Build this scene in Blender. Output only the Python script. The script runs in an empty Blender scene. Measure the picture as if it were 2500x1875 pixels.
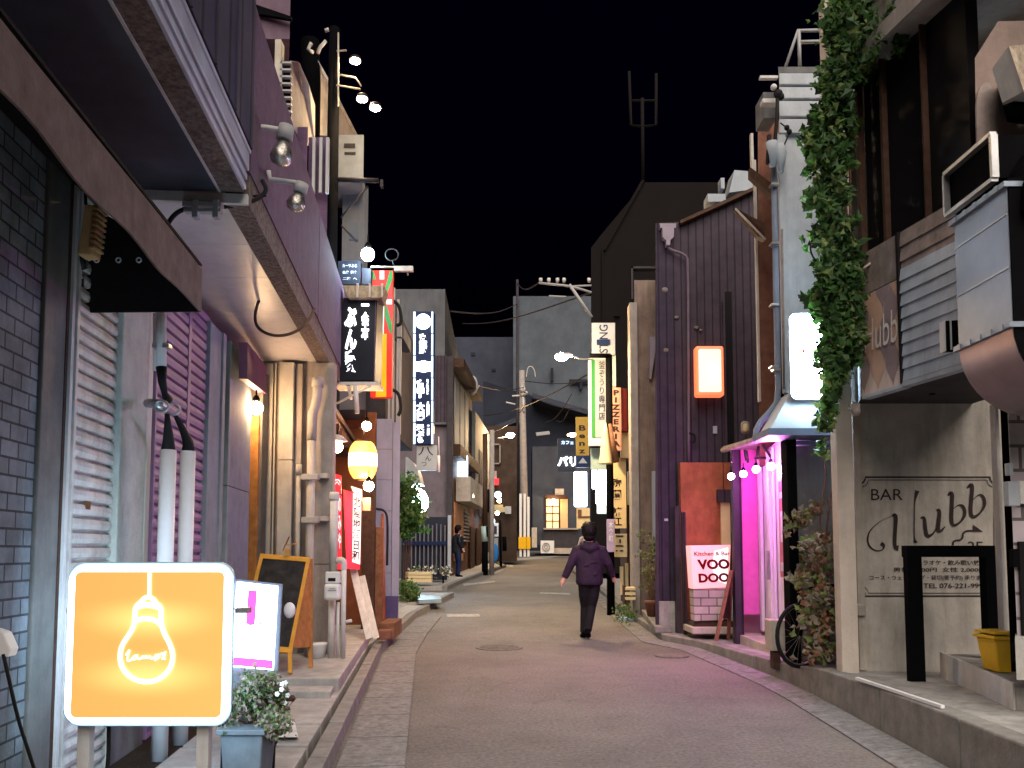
import bpy, bmesh, math, random
from mathutils import Vector, Matrix
random.seed(7)
R = math.radians
sc = bpy.context.scene
COL = sc.collection
# ------------------------------------------------------------------ camera
F, PX, PY, PIT, CH = 2000.0, 1250.0, 1205.0, R(4.0), 1.35      # focal length in photo pixels, principal point, pitch, height
cam = bpy.data.cameras.new('camera'); co = bpy.data.objects.new('camera', cam); COL.objects.link(co)
co.location = (0, 0, CH); co.rotation_euler = (R(90) + PIT, 0, 0)
cam.sensor_width = 36; cam.lens = 36 * F / 2500.0; cam.shift_y = (PY - 937.5) / 2500.0
cam.clip_end = 600; cam.clip_start = 0.05
sc.camera = co
# ------------------------------------------------------------------ night sky, faint key light, exposure
w = bpy.data.worlds.new('World'); sc.world = w; w.use_nodes = True
wn = w.node_tree.nodes; bg = wn['Background']
sky = wn.new('ShaderNodeTexSky'); sky.sky_type = 'NISHITA'; sky.sun_disc = False
sky.sun_elevation = R(-4); sky.sun_rotation = R(180); sky.ozone_density = 10; sky.dust_density = 0
w.node_tree.links.new(sky.outputs[0], bg.inputs[0]); bg.inputs[1].default_value = 0.02
sl = bpy.data.lights.new('key', 'SUN'); so = bpy.data.objects.new('key', sl); COL.objects.link(so)
sl.energy = 0.64; sl.angle = R(60); sl.color = (1.0, 0.89, 0.80)
so.rotation_euler = (R(46), 0, R(5))
sc.view_settings.view_transform = 'Standard'; sc.view_settings.look = 'None'
sc.view_settings.gamma = 1.0; sc.view_settings.exposure = 3.2
sc.cycles.use_denoising = True
sc.cycles.sample_clamp_indirect = 2.0; sc.cycles.sample_clamp_direct = 0.0
sc.cycles.max_bounces = 6; sc.cycles.diffuse_bounces = 3; sc.cycles.glossy_bounces = 3
sc.cycles.caustics_reflective = False; sc.cycles.caustics_refractive = False

# ------------------------------------------------------------------ geometry helpers
def gz(y): return 0.0 if y < 12 else 0.027 * (min(y, 75) - 12)
def ray(px, py):
    X = (px - PX) / F; Z = -(py - PY) / F
    return Vector((X, math.cos(PIT) - Z * math.sin(PIT), math.sin(PIT) + Z * math.cos(PIT)))
def at(px, py, y):
    d = ray(px, py); return Vector((0, 0, CH)) + d * (y / d.y)
def xp(px, py, X):
    d = ray(px, py); return Vector((0, 0, CH)) + d * (X / d.x)
def gr(px, py, dz=0.0):                               # where the pixel's ray meets the road profile (+dz)
    d = ray(px, py); lo = 0.5; y = 0.5
    while y < 110:
        if CH + d.z / d.y * y <= gz(y) + dz: break
        lo = y; y += 0.5
    hi = y
    for _ in range(30):
        m = (lo + hi) / 2
        if CH + d.z / d.y * m <= gz(m) + dz: hi = m
        else: lo = m
    return Vector((0, 0, CH)) + d * (hi / d.y)
def zp(px, py, z):
    d = ray(px, py); return Vector((0, 0, CH)) + d * ((z - CH) / d.z)
K = 0.105                                            # the left house fronts run along x = -W - K*y
def yW(px, W, py=1345):
    d = ray(px, py); return -W / (d.x / d.y + K)
def wl(px, py, W):
    d = ray(px, py); return Vector((0, 0, CH)) + d * (-W / (d.x + K * d.y))
NRM = Vector((1, K, 0)).normalized()
def WP(W, y, z): return Vector((-W - K * y, y, z))
def fz(py, y): return at(PX, py, y).z
def fx(px, y, py=1200): return at(px, py, y).x

SPLIT = {'leg', 'bracket', 'door', 'window', 'light_tube', 'picket', 'eyelet', 'post', 'hinge', 'lamp_arm', 'slat', 'vent', 'clip', 'clamp', 'end_ring', 'insulator', 'cooling_fin', 'guide_rail', 'tile', 'flange', 'stay', 'lamp_hanger', 'white_patch', 'green_band', 'rib', 'brace', 'stain', 'downpipe', 'mullion', 'shoji_window', 'red_speck', 'sticker', 'magenta_print', 'window_mullion', 'pilaster', 'corner_strip', 'eave', 'roof', 'seam', 'sign_panel', 'rim', 'stem', 'door_trim', 'poster_print', 'arm', 'stain_pipe'}
class MB:
    def __init__(s): s.v = []; s.f = []; s.mi = []; s.m = 0; s.sm = []; s.smooth = False
    def add(s, vs, fs, smooth=None):
        b = len(s.v); s.v += [Vector(p) for p in vs]
        for f in fs:
            s.f.append([i + b for i in f]); s.mi.append(s.m); s.sm.append(s.smooth if smooth is None else smooth)
        return s
    def hexa(s, a, b):            # two matching quads
        return s.add(list(a) + list(b), [(0, 3, 2, 1), (4, 5, 6, 7), (0, 1, 5, 4), (1, 2, 6, 5), (2, 3, 7, 6), (3, 0, 4, 7)])
    def box(s, x0, x1, y0, y1, z0, z1):
        return s.hexa([(x0, y0, z0), (x1, y0, z0), (x1, y1, z0), (x0, y1, z0)], [(x0, y0, z1), (x1, y0, z1), (x1, y1, z1), (x0, y1, z1)])
    def fb(s, p0, p1, q0, q1, y, d=0.05):  # box facing the camera, given in photo pixels at depth y
        m = (q0 + q1) / 2
        return s.box(fx(p0, y, m), fx(p1, y, m), y, y + d, fz(q1, y), fz(q0, y))
    def fs(s, p0, p1, q0, q1, y, d):       # the same, its flank running straight back along the street it faces
        m = (q0 + q1) / 2; xa, xb = fx(p0, y, m), fx(p1, y, m); e = xb if xb < 0 else xa
        return s.prism([(xa, y, fz(q1, y)), (xb, y, fz(q1, y)), (xb, y, fz(q0, y)), (xa, y, fz(q0, y))], (e / y * d * 1.02, d, 0))
    def wb(s, W, y0, y1, z0, z1, th=0.1):  # box on a left-front plane, its face at W
        a = [WP(W, y0, z0), WP(W, y1, z0), WP(W, y1, z1), WP(W, y0, z1)]
        return s.hexa(a, [p - NRM * th for p in a])
    def prism(s, pts, vec):
        n = len(pts); pts = [Vector(p) for p in pts]; vec = Vector(vec)
        fs = [tuple(range(n)), tuple(range(2 * n - 1, n - 1, -1))] + [(i, (i + 1) % n, (i + 1) % n + n, i + n) for i in range(n)]
        return s.add(pts + [p + vec for p in pts], fs)
    def poly(s, pts): return s.add(pts, [tuple(range(len(pts)))])
    def tube(s, path, r, n=8, cap=True):
        path = [Vector(p) for p in path]; rs = r if isinstance(r, (list, tuple)) else [r] * len(path)
        vs = []; fs = []; up = None
        for i, p in enumerate(path):
            t = (path[min(i + 1, len(path) - 1)] - path[max(i - 1, 0)]).normalized()
            if up is None: up = Vector((0, 0, 1)) if abs(t.z) < 0.9 else Vector((1, 0, 0))
            a = t.cross(up).normalized(); b = a.cross(t).normalized(); up = b
            for k in range(n):
                q = 2 * math.pi * k / n; vs.append(p + (a * math.cos(q) + b * math.sin(q)) * rs[i])
        for i in range(len(path) - 1):
            for k in range(n):
                fs.append((i * n + k, i * n + (k + 1) % n, (i + 1) * n + (k + 1) % n, (i + 1) * n + k))
        s.add(vs, fs, True)
        if cap:
            b = len(s.v) - len(vs)
            s.f.append([b + k for k in range(n)]); s.f.append([b + (len(path) - 1) * n + k for k in range(n - 1, -1, -1)])
            s.mi += [s.m] * 2; s.sm += [False] * 2
        return s
    def ball(s, c, r, n=12, m=8, sq=(1, 1, 1)):
        c = Vector(c); vs = [c + Vector((0, 0, r * sq[2]))]; fs = []
        for i in range(1, m):
            th = math.pi * i / m
            for k in range(n):
                q = 2 * math.pi * k / n
                vs.append(c + Vector((r * sq[0] * math.sin(th) * math.cos(q), r * sq[1] * math.sin(th) * math.sin(q), r * sq[2] * math.cos(th))))
        vs.append(c - Vector((0, 0, r * sq[2]))); L = len(vs) - 1
        for k in range(n):
            fs.append((0, 1 + k, 1 + (k + 1) % n)); fs.append((L, L - 1 - k, L - 1 - (k + 1) % n))
            for i in range(m - 2):
                a = 1 + i * n; fs.append((a + k, a + n + k, a + n + (k + 1) % n, a + (k + 1) % n))
        return s.add(vs, fs, True)
    def lathe(s, c, prof, n=16):           # prof: (r, z) list, axis vertical
        c = Vector(c); vs = []; fs = []
        for r, z in prof:
            for k in range(n):
                q = 2 * math.pi * k / n; vs.append(c + Vector((r * math.cos(q), r * math.sin(q), z)))
        for i in range(len(prof) - 1):
            for k in range(n): fs.append((i * n + k, i * n + (k + 1) % n, (i + 1) * n + (k + 1) % n, (i + 1) * n + k))
        fs.append(tuple(range(n))); fs.append(tuple((len(prof) - 1) * n + k for k in range(n - 1, -1, -1)))
        return s.add(vs, fs, True)
    def islands(s):
        p = list(range(len(s.v)))
        def find(i):
            while p[i] != i: p[i] = p[p[i]]; i = p[i]
            return i
        for f in s.f:
            r0 = find(f[0])
            for i in f[1:]: p[find(i)] = r0
        G = {}
        for k, f in enumerate(s.f): G.setdefault(find(f[0]), []).append(k)
        out = []
        for ks in G.values():
            m = MB(); idx = {}
            for k in ks:
                for i in s.f[k]:
                    if i not in idx: idx[i] = len(m.v); m.v.append(s.v[i])
                m.f.append([idx[i] for i in s.f[k]]); m.mi.append(s.mi[k]); m.sm.append(s.sm[k])
            out.append(m)
        return out
    def build(s, name, mats, parent=None, bevel=0.0, recalc=True):
        if parent is not None and name in SPLIT:
            I = s.islands()
            if 1 < len(I) <= 40: return [m.build1(name, mats, parent, bevel, recalc) for m in I][0]
        return s.build1(name, mats, parent, bevel, recalc)
    def build1(s, name, mats, parent=None, bevel=0.0, recalc=True):
        me = bpy.data.meshes.new(name)
        if parent is not None: off = Vector(parent['_w'])
        else:
            xs = [p.x for p in s.v]; ys = [p.y for p in s.v]; zs = [p.z for p in s.v]
            off = Vector(((min(xs) + max(xs)) / 2, (min(ys) + max(ys)) / 2, min(zs)))
        me.from_pydata([p - off for p in s.v], [], s.f)
        mats = mats if isinstance(mats, (list, tuple)) else [mats]
        for m in mats: me.materials.append(m)
        for p, i, q in zip(me.polygons, s.mi, s.sm): p.material_index = i; p.use_smooth = q
        if recalc:
            bm = bmesh.new(); bm.from_mesh(me); bmesh.ops.recalc_face_normals(bm, faces=bm.faces); bm.to_mesh(me); bm.free()
        o = bpy.data.objects.new(name, me); COL.objects.link(o)
        o['_w'] = tuple(off)
        if parent is not None:
            o.parent = parent; o['_w'] = parent['_w']
        else: o.location = off
        if bevel > 0:
            b = o.modifiers.new('bevel', 'BEVEL'); b.width = bevel; b.segments = 2; b.limit_method = 'ANGLE'
        return o

def T(name, label, cat, loc, group=None):
    o = bpy.data.objects.new(name, None); COL.objects.link(o); o.location = loc; o['_w'] = tuple(loc)
    o['label'] = label; o['category'] = cat; o.empty_display_size = 0.1
    if group: o['group'] = group
    return o
def tag(o, label, cat, group=None):
    o['label'] = label; o['category'] = cat
    if group: o['group'] = group
    return o
def struct(o, kind='structure'): o['kind'] = kind; return o

# ------------------------------------------------------------------ materials
MATS = {}
def mat(name, c, rough=0.8, var=0.25, sc_=6.0, bump=0.15, metal=0.0, pat=None, ps=1.0, dirt=0.0, c2=None, spec=0.12):
    if name in MATS: return MATS[name]
    m = bpy.data.materials.new(name); m.use_nodes = True; nt = m.node_tree; N = nt.nodes; L = nt.links
    b = N['Principled BSDF']; b.inputs['Roughness'].default_value = rough; b.inputs['Metallic'].default_value = metal
    b.inputs['Specular IOR Level'].default_value = spec
    tc = N.new('ShaderNodeTexCoord'); src = tc.outputs['Object']
    n1 = N.new('ShaderNodeTexNoise'); n1.inputs['Scale'].default_value = sc_; n1.inputs['Detail'].default_value = 8; n1.inputs['Roughness'].default_value = 0.65
    L.new(src, n1.inputs['Vector'])
    r = N.new('ShaderNodeValToRGB'); L.new(n1.outputs[0], r.inputs[0])
    cc = Vector(c[:3]); c2 = Vector(c2[:3]) if c2 else cc * (1 - var)
    r.color_ramp.elements[0].position = 0.32; r.color_ramp.elements[1].position = 0.68
    r.color_ramp.elements[0].color = (*c2, 1); r.color_ramp.elements[1].color = (*(cc * (1 + var * 0.5)), 1)
    colr = r.outputs[0]; h = n1.outputs[0]
    def mix(a, bb, fac, mode='MIX'):
        x = N.new('ShaderNodeMix'); x.data_type = 'RGBA'; x.blend_type = mode
        for s_, v in ((x.inputs[0], fac), (x.inputs[6], a), (x.inputs[7], bb)):
            if hasattr(v, 'links') or hasattr(v, 'is_linked'): L.new(v, s_)
            else: s_.default_value = v
        return x.outputs[2]
    if dirt > 0:
        mp = N.new('ShaderNodeMapping'); L.new(src, mp.inputs[0]); mp.inputs['Scale'].default_value = (5, 5, 0.9)
        n2 = N.new('ShaderNodeTexNoise'); n2.inputs['Scale'].default_value = 1.6; n2.inputs['Detail'].default_value = 9; n2.inputs['Roughness'].default_value = 0.7
        L.new(mp.outputs[0], n2.inputs['Vector'])
        r2 = N.new('ShaderNodeValToRGB'); r2.color_ramp.elements[0].position = 0.45; r2.color_ramp.elements[1].position = 0.72; L.new(n2.outputs[0], r2.inputs[0])
        mm = N.new('ShaderNodeMath'); mm.operation = 'MULTIPLY'; mm.inputs[1].default_value = dirt; L.new(r2.outputs[0], mm.inputs[0])
        colr = mix(colr, (cc.x * 0.25, cc.y * 0.23, cc.z * 0.2, 1), mm.outputs[0])
    if pat:
        sep = N.new('ShaderNodeSeparateXYZ'); L.new(src, sep.inputs[0]); cb = N.new('ShaderNodeCombineXYZ')
        ax = {'yz': (1, 2), 'xz': (0, 2), 'xy': (0, 1)}[pat.split('_')[1]]
        L.new(sep.outputs[ax[0]], cb.inputs[0]); L.new(sep.outputs[ax[1]], cb.inputs[1])
        if pat.startswith('brick'):
            t = N.new('ShaderNodeTexBrick'); L.new(cb.outputs[0], t.inputs[0]); t.inputs['Scale'].default_value = ps
            t.inputs['Color1'].default_value = (1, 1, 1, 1); t.inputs['Color2'].default_value = (0.72, 0.72, 0.72, 1); t.inputs['Mortar'].default_value = (0.12, 0.12, 0.12, 1)
            t.inputs['Mortar Size'].default_value = 0.02; t.inputs['Mortar Smooth'].default_value = 0.3
            colr = mix(colr, t.outputs[0], 0.85, 'MULTIPLY'); ph = t.outputs[0]
        else:
            t = N.new('ShaderNodeTexWave'); L.new(cb.outputs[0], t.inputs[0]); t.inputs['Scale'].default_value = ps
            t.bands_direction = 'X' if pat.startswith('vert') else 'Y'; t.inputs['Distortion'].default_value = 0.0
            r3 = N.new('ShaderNodeValToRGB'); r3.color_ramp.elements[0].position = 0.0; r3.color_ramp.elements[0].color = (0.25, 0.25, 0.25, 1)
            r3.color_ramp.elements[1].position = 0.16; L.new(t.outputs[0], r3.inputs[0])
            colr = mix(colr, r3.outputs[0], 0.8, 'MULTIPLY'); ph = r3.outputs[0]
        ad = N.new('ShaderNodeMath'); ad.operation = 'MULTIPLY_ADD'; ad.inputs[1].default_value = 0.25; L.new(n1.outputs[0], ad.inputs[0]); L.new(ph, ad.inputs[2]); h = ad.outputs[0]
    if bump > 0:
        n3 = N.new('ShaderNodeTexNoise'); n3.inputs['Scale'].default_value = sc_ * 9; n3.inputs['Detail'].default_value = 6; L.new(src, n3.inputs['Vector'])
        a2 = N.new('ShaderNodeMath'); a2.operation = 'MULTIPLY_ADD'; a2.inputs[1].default_value = 0.5; L.new(n3.outputs[0], a2.inputs[0]); L.new(h, a2.inputs[2])
        bp = N.new('ShaderNodeBump'); bp.inputs['Strength'].default_value = bump; bp.inputs['Distance'].default_value = 0.02
        L.new(a2.outputs[0], bp.inputs['Height']); L.new(bp.outputs[0], b.inputs['Normal'])
    L.new(colr, b.inputs['Base Color'])
    MATS[name] = m; return m
def emi(name, c, s, base=None, bands=None):
    if name in MATS: return MATS[name]
    m = bpy.data.materials.new(name); m.use_nodes = True; N = m.node_tree.nodes; L = m.node_tree.links; b = N['Principled BSDF']
    b.inputs['Base Color'].default_value = (*(base or c), 1); b.inputs['Roughness'].default_value = 0.4
    b.inputs['Emission Color'].default_value = (*c, 1); b.inputs['Emission Strength'].default_value = s
    MATS[name] = m; return m
def glass(name, c=(0.02, 0.02, 0.03), rough=0.08):
    return mat(name, c, rough, 0.1, 3, 0.02, spec=0.8)

M = lambda k: MATS[k]
m = mat('asphalt', (0.20, 0.185, 0.17), 0.72, 0.42, 34, 0.8)
N_ = m.node_tree.nodes; L_2 = m.node_tree.links; b_ = N_['Principled BSDF']; src_ = b_.inputs['Base Color'].links[0].from_socket
tc_ = N_.new('ShaderNodeTexCoord'); n_a = N_.new('ShaderNodeTexNoise'); n_a.inputs['Scale'].default_value = 0.55; n_a.inputs['Detail'].default_value = 10; n_a.inputs['Roughness'].default_value = 0.7; L_2.new(tc_.outputs['Object'], n_a.inputs['Vector'])
r_a = N_.new('ShaderNodeValToRGB'); r_a.color_ramp.elements[0].position = .35; r_a.color_ramp.elements[1].position = .65; r_a.color_ramp.elements[0].color = (.66, .66, .66, 1); r_a.color_ramp.elements[1].color = (1.05, 1.04, 1.02, 1); L_2.new(n_a.outputs[0], r_a.inputs[0])
vo_ = N_.new('ShaderNodeTexVoronoi'); vo_.inputs['Scale'].default_value = 1.3; vo_.feature = 'DISTANCE_TO_EDGE'; n_b = N_.new('ShaderNodeTexNoise'); n_b.inputs['Scale'].default_value = 3; L_2.new(tc_.outputs['Object'], n_b.inputs['Vector'])
ma_ = N_.new('ShaderNodeMix'); ma_.data_type = 'RGBA'; ma_.inputs[0].default_value = .25; L_2.new(tc_.outputs['Object'], ma_.inputs[6]); L_2.new(n_b.outputs[1], ma_.inputs[7]); L_2.new(ma_.outputs[2], vo_.inputs['Vector'])
r_b = N_.new('ShaderNodeValToRGB'); r_b.color_ramp.elements[0].position = 0.0; r_b.color_ramp.elements[1].position = .012; r_b.color_ramp.elements[0].color = (.55, .55, .55, 1); L_2.new(vo_.outputs['Distance'], r_b.inputs[0])
x1_ = N_.new('ShaderNodeMix'); x1_.data_type = 'RGBA'; x1_.blend_type = 'MULTIPLY'; x1_.inputs[0].default_value = 1; L_2.new(src_, x1_.inputs[6]); L_2.new(r_a.outputs[0], x1_.inputs[7])
x2_ = N_.new('ShaderNodeMix'); x2_.data_type = 'RGBA'; x2_.blend_type = 'MULTIPLY'; x2_.inputs[0].default_value = .35; L_2.new(x1_.outputs[2], x2_.inputs[6]); L_2.new(r_b.outputs[0], x2_.inputs[7]); L_2.new(x2_.outputs[2], b_.inputs['Base Color'])
mat('road_side', (0.20, 0.195, 0.19), 0.8, 0.4, 20, 0.6, dirt=0.5)
mat('concrete', (0.30, 0.29, 0.27), 0.85, 0.3, 5, 0.3, dirt=0.5)
mat('concrete_dark', (0.14, 0.14, 0.14), 0.85, 0.3, 5, 0.3, dirt=0.5)
mat('kerb', (0.21, 0.20, 0.185), 0.85, 0.3, 7, 0.35, dirt=0.25)
mat('slab', (0.34, 0.33, 0.31), 0.8, 0.25, 4, 0.25, dirt=0.35)
mat('soil', (0.03, 0.022, 0.015), 0.95, 0.5, 10, 0.8)
mat('block_blue', (0.19, 0.22, 0.235), 0.8, 0.35, 6, 0.5, pat='brick_yz', ps=3.1, dirt=0.3)
mat('brown_pilaster', (0.13, 0.13, 0.12), 0.7, 0.25, 6, 0.2, dirt=0.3)
mat('dark_metal', (0.018, 0.015, 0.016), 0.45, 0.3, 8, 0.1)
mat('black_paint', (0.0035, 0.0035, 0.004), 0.85, 0.2, 8, 0.05, spec=0.02)
mat('shutter_grey', (0.52, 0.49, 0.44), 0.55, 0.3, 4, 0.1, dirt=0.6)
mat('shutter_mauve', (0.30, 0.20, 0.33), 0.55, 0.15, 4, 0.1, dirt=0.25)
mat('stone_pillar', (0.42, 0.44, 0.39), 0.85, 0.2, 5, 0.7, dirt=0.15)
mat('grey_pillar', (0.25, 0.31, 0.33), 0.8, 0.15, 8, 0.3, dirt=0.2)
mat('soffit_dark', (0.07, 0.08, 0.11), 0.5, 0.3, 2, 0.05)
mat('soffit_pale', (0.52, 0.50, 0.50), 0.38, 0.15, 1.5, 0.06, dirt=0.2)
mat('pebble', (0.20, 0.16, 0.14), 0.9, 0.6, 30, 1.0, dirt=0.4)
mat('channel', (0.42, 0.44, 0.50), 0.35, 0.3, 3, 0.05, metal=0.25)
mat('purple_wall', (0.095, 0.056, 0.100), 0.85, 0.25, 7, 0.5, dirt=0.15)
mat('navy_sheet', (0.04, 0.038, 0.062), 0.85, 0.25, 3, 0.2, pat='vert_yz', ps=1.2)
mat('canvas', (0.135, 0.10, 0.09), 0.9, 0.3, 10, 0.3, dirt=0.3)
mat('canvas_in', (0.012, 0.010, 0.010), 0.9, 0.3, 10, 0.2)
mat('white_paint', (0.50, 0.49, 0.47), 0.6, 0.15, 6, 0.1, dirt=0.35)
mat('white_plastic', (0.62, 0.62, 0.62), 0.4, 0.08, 6, 0.03)
mat('grey_plastic', (0.30, 0.30, 0.30), 0.45, 0.1, 6, 0.03)
mat('beige_wall', (0.42, 0.37, 0.31), 0.85, 0.2, 5, 0.3, dirt=0.3)
mat('taupe_wall', (0.30, 0.265, 0.24), 0.85, 0.2, 5, 0.3, dirt=0.3)
mat('wood_orange', (0.38, 0.17, 0.05), 0.6, 0.35, 12, 0.2, dirt=0.3)
mat('wood_dark', (0.06, 0.032, 0.022), 0.65, 0.4, 14, 0.3)
mat('wood_mid', (0.16, 0.075, 0.04), 0.65, 0.4, 14, 0.3)
mat('terracotta', (0.17, 0.075, 0.05), 0.85, 0.3, 7, 0.4, dirt=0.3)
mat('clad_purple', (0.046, 0.034, 0.048), 0.6, 0.3, 5, 0.3, pat='vert_xz', ps=2.6, dirt=0.3)
mat('red_wood', (0.33, 0.10, 0.05), 0.6, 0.35, 4, 0.2, dirt=0.35)
mat('blue_wall', (0.36, 0.385, 0.41), 0.8, 0.15, 4, 0.25, dirt=0.25)
mat('pale_wall', (0.42, 0.39, 0.35), 0.85, 0.15, 5, 0.3, dirt=0.35)
mat('mortar_wall', (0.36, 0.33, 0.29), 0.9, 0.22, 3, 0.35, dirt=0.45)
mat('siding', (0.36, 0.41, 0.47), 0.6, 0.2, 3, 0.1, dirt=0.35)
mat('black_glass', (0.006, 0.005, 0.006), 0.5, 0.1, 3, 0.0)
mat('duct_metal', (0.22, 0.26, 0.32), 0.42, 0.2, 3, 0.06, metal=0.6)
mat('dark_wall', (0.045, 0.04, 0.045), 0.85, 0.3, 4, 0.3, dirt=0.2)
mat('far_grey', (0.085, 0.098, 0.115), 0.9, 0.25, 0.5, 0.1, dirt=0.2)
mat('far_dark', (0.022, 0.026, 0.038), 0.9, 0.25, 0.6, 0.1)
mat('brown_tower', (0.007, 0.0055, 0.005), 0.9, 0.25, 0.8, 0.1)
mat('grey_build', (0.10, 0.105, 0.115), 0.85, 0.25, 1.2, 0.2, dirt=0.3)
mat('blue_grey_wall', (0.27, 0.27, 0.35), 0.8, 0.12, 4, 0.15, dirt=0.2)
mat('lettering', (0.03, 0.02, 0.02), 0.7, 0.3, 20, 0.05)
mat('leaf', (0.036, 0.090, 0.022), 0.5, 0.5, 8, 0.1, c2=(0.012, 0.028, 0.009))
mat('leaf_pale', (0.11, 0.15, 0.05), 0.5, 0.5, 8, 0.1, c2=(0.05, 0.07, 0.025))
mat('leaf_dry', (0.17, 0.14, 0.10), 0.6, 0.5, 8, 0.1, c2=(0.07, 0.055, 0.045))
for k_ in ('leaf', 'leaf_pale'):
    nt_ = MATS[k_].node_tree; p_ = nt_.nodes['Principled BSDF']; tr_ = nt_.nodes.new('ShaderNodeBsdfTranslucent'); tr_.inputs[0].default_value = (.10, .28, .05, 1) if k_ == 'leaf' else (.25, .38, .10, 1)
    ms_ = nt_.nodes.new('ShaderNodeMixShader'); ms_.inputs[0].default_value = .3; o_ = nt_.nodes['Material Output']; nt_.links.new(p_.outputs[0], ms_.inputs[1]); nt_.links.new(tr_.outputs[0], ms_.inputs[2]); nt_.links.new(ms_.outputs[0], o_.inputs[0])
mat('flower', (0.55, 0.55, 0.5), 0.6, 0.1, 8, 0.0)
mat('skin', (0.48, 0.26, 0.20), 0.6, 0.1, 8, 0.02)
mat('jacket', (0.024, 0.014, 0.030), 0.75, 0.35, 9, 0.4)
mat('trousers', (0.009, 0.008, 0.011), 0.8, 0.3, 9, 0.3)
mat('hair', (0.006, 0.004, 0.005), 0.5, 0.3, 40, 0.4)
mat('shirt_white', (0.6, 0.5, 0.48), 0.8, 0.15, 9, 0.2)
mat('red_paint', (0.55, 0.03, 0.02), 0.5, 0.1, 5, 0.05)
mat('green_paint', (0.03, 0.20, 0.05), 0.5, 0.1, 5, 0.05)
mat('yellow_paint', (0.65, 0.36, 0.01), 0.5, 0.1, 5, 0.05)
mat('mustard', (0.33, 0.21, 0.04), 0.6, 0.15, 5, 0.05)
mat('cream_sign', (0.62, 0.50, 0.28), 0.6, 0.12, 5, 0.05)
mat('black_sign', (0.012, 0.014, 0.02), 0.45, 0.2, 5, 0.03)
mat('navy_sign', (0.01, 0.02, 0.06), 0.4, 0.2, 5, 0.03)
mat('chalk', (0.03, 0.028, 0.028), 0.85, 0.5, 10, 0.1)
mat('plate_grey', (0.30, 0.33, 0.36), 0.6, 0.12, 5, 0.05)
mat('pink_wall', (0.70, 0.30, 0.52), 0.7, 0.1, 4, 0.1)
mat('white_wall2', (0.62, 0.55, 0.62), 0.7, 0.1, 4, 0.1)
mat('steel', (0.4, 0.4, 0.4), 0.35, 0.2, 8, 0.05, metal=0.8)
mat('rubber', (0.012, 0.012, 0.012), 0.7, 0.2, 20, 0.2)
mat('yellow_plastic', (0.7, 0.42, 0.03), 0.4, 0.1, 5, 0.02)
mat('blue_plastic', (0.03, 0.18, 0.5), 0.4, 0.1, 5, 0.02)
mat('pebble_white', (0.5, 0.5, 0.48), 0.8, 0.3, 9, 0.2)
# things that give off light, plus cloth given a painted glow (strengths are for exposure +3)
emi('em_white', (0.55, 0.78, 1.0), 14.0)
emi('em_white_soft', (0.60, 0.78, 1.0), 1.6)
emi('em_warm_bulb', (1.0, 0.62, 0.32), 30.0)
emi('em_lantern', (1.0, 0.42, 0.09), 0.17)
emi('em_lantern_mid', (1.0, 0.80, 0.48), 0.32)
emi('em_magenta', (1.0, 0.24, 0.95), 19.0)
emi('em_flood', (0.62, 0.82, 1.0), 45.0)
emi('em_street', (1.0, 0.66, 0.34), 300.0)
emi('em_far_street', (1.0, 0.64, 0.32), 220.0)
emi('em_roof', (1.0, 0.72, 0.40), 60.0)
emi('em_orange_face', (1.0, 0.50, 0.12), 0.115, (0.6, 0.3, 0.1))
emi('em_letter', (0.95, 0.97, 1.0), 0.6)
emi('em_blue_tube', (0.45, 0.68, 1.0), 0.22)
emi('em_orange_frame', (1.0, 0.20, 0.08), 0.13)
emi('em_cream', (0.92, 0.78, 0.66), 0.085)
emi('em_pinklit', (1.0, 0.36, 0.36), 0.11)
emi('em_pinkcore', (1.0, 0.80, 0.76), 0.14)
emi('em_magenta_print', (0.9, 0.02, 0.22), 0.10)
emi('em_window', (1.0, 0.62, 0.30), 0.10)
emi('em_window_cool', (0.8, 0.85, 1.0), 0.10)
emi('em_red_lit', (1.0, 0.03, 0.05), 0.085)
emi('em_aqua', (0.72, 0.95, 0.92), 0.10)
emi('em_dim_warm', (1.0, 0.66, 0.36), 9.0)

# ------------------------------------------------------------------ text
def textmesh(s, bold=0.0):
    cu = bpy.data.curves.new('lettering', 'FONT'); cu.body = s; cu.align_x = 'CENTER'; cu.offset = bold; cu.resolution_u = 3
    cu.space_line = 1.02
    o = bpy.data.objects.new('lettering', cu); COL.objects.link(o)
    bpy.context.view_layer.update()
    me = o.evaluated_get(bpy.context.evaluated_depsgraph_get()).to_mesh()
    vs = [v.co.copy() for v in me.vertices]; fs = [tuple(p.vertices) for p in me.polygons]
    bpy.data.objects.remove(o); bpy.data.curves.remove(cu)
    return vs, fs
def text(s, TL, TR, BL, m, parent, name='lettering', bold=0.0, off=0.006, skew=0.0):
    """letters filling the parallelogram TL-TR-BL, a few mm in front of the surface they are painted on"""
    vs, fs = textmesh(s, bold)
    if not vs: return None
    x0 = min(v.x for v in vs); x1 = max(v.x for v in vs); y0 = min(v.y for v in vs); y1 = max(v.y for v in vs)
    TL, TR, BL = Vector(TL), Vector(TR), Vector(BL); U = TR - TL; V = BL - TL
    n = U.cross(V).normalized()
    if n.dot(Vector((0, 0, CH)) - TL) < 0: n = -n
    b = MB(); P = []
    for v in vs:
        u = (v.x - x0) / (x1 - x0); t = (y1 - v.y) / (y1 - y0)
        P.append(TL + U * (u + skew * (0.5 - t)) + V * t + n * off)
    b.add(P, fs)
    return b.build(name, m, parent, recalc=False)
def ftext(s, p0, p1, q0, q1, y, m, parent, **k):
    return text(s, at(p0, q0, y), at(p1, q0, y), at(p0, q1, y), m, parent, **k)
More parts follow.
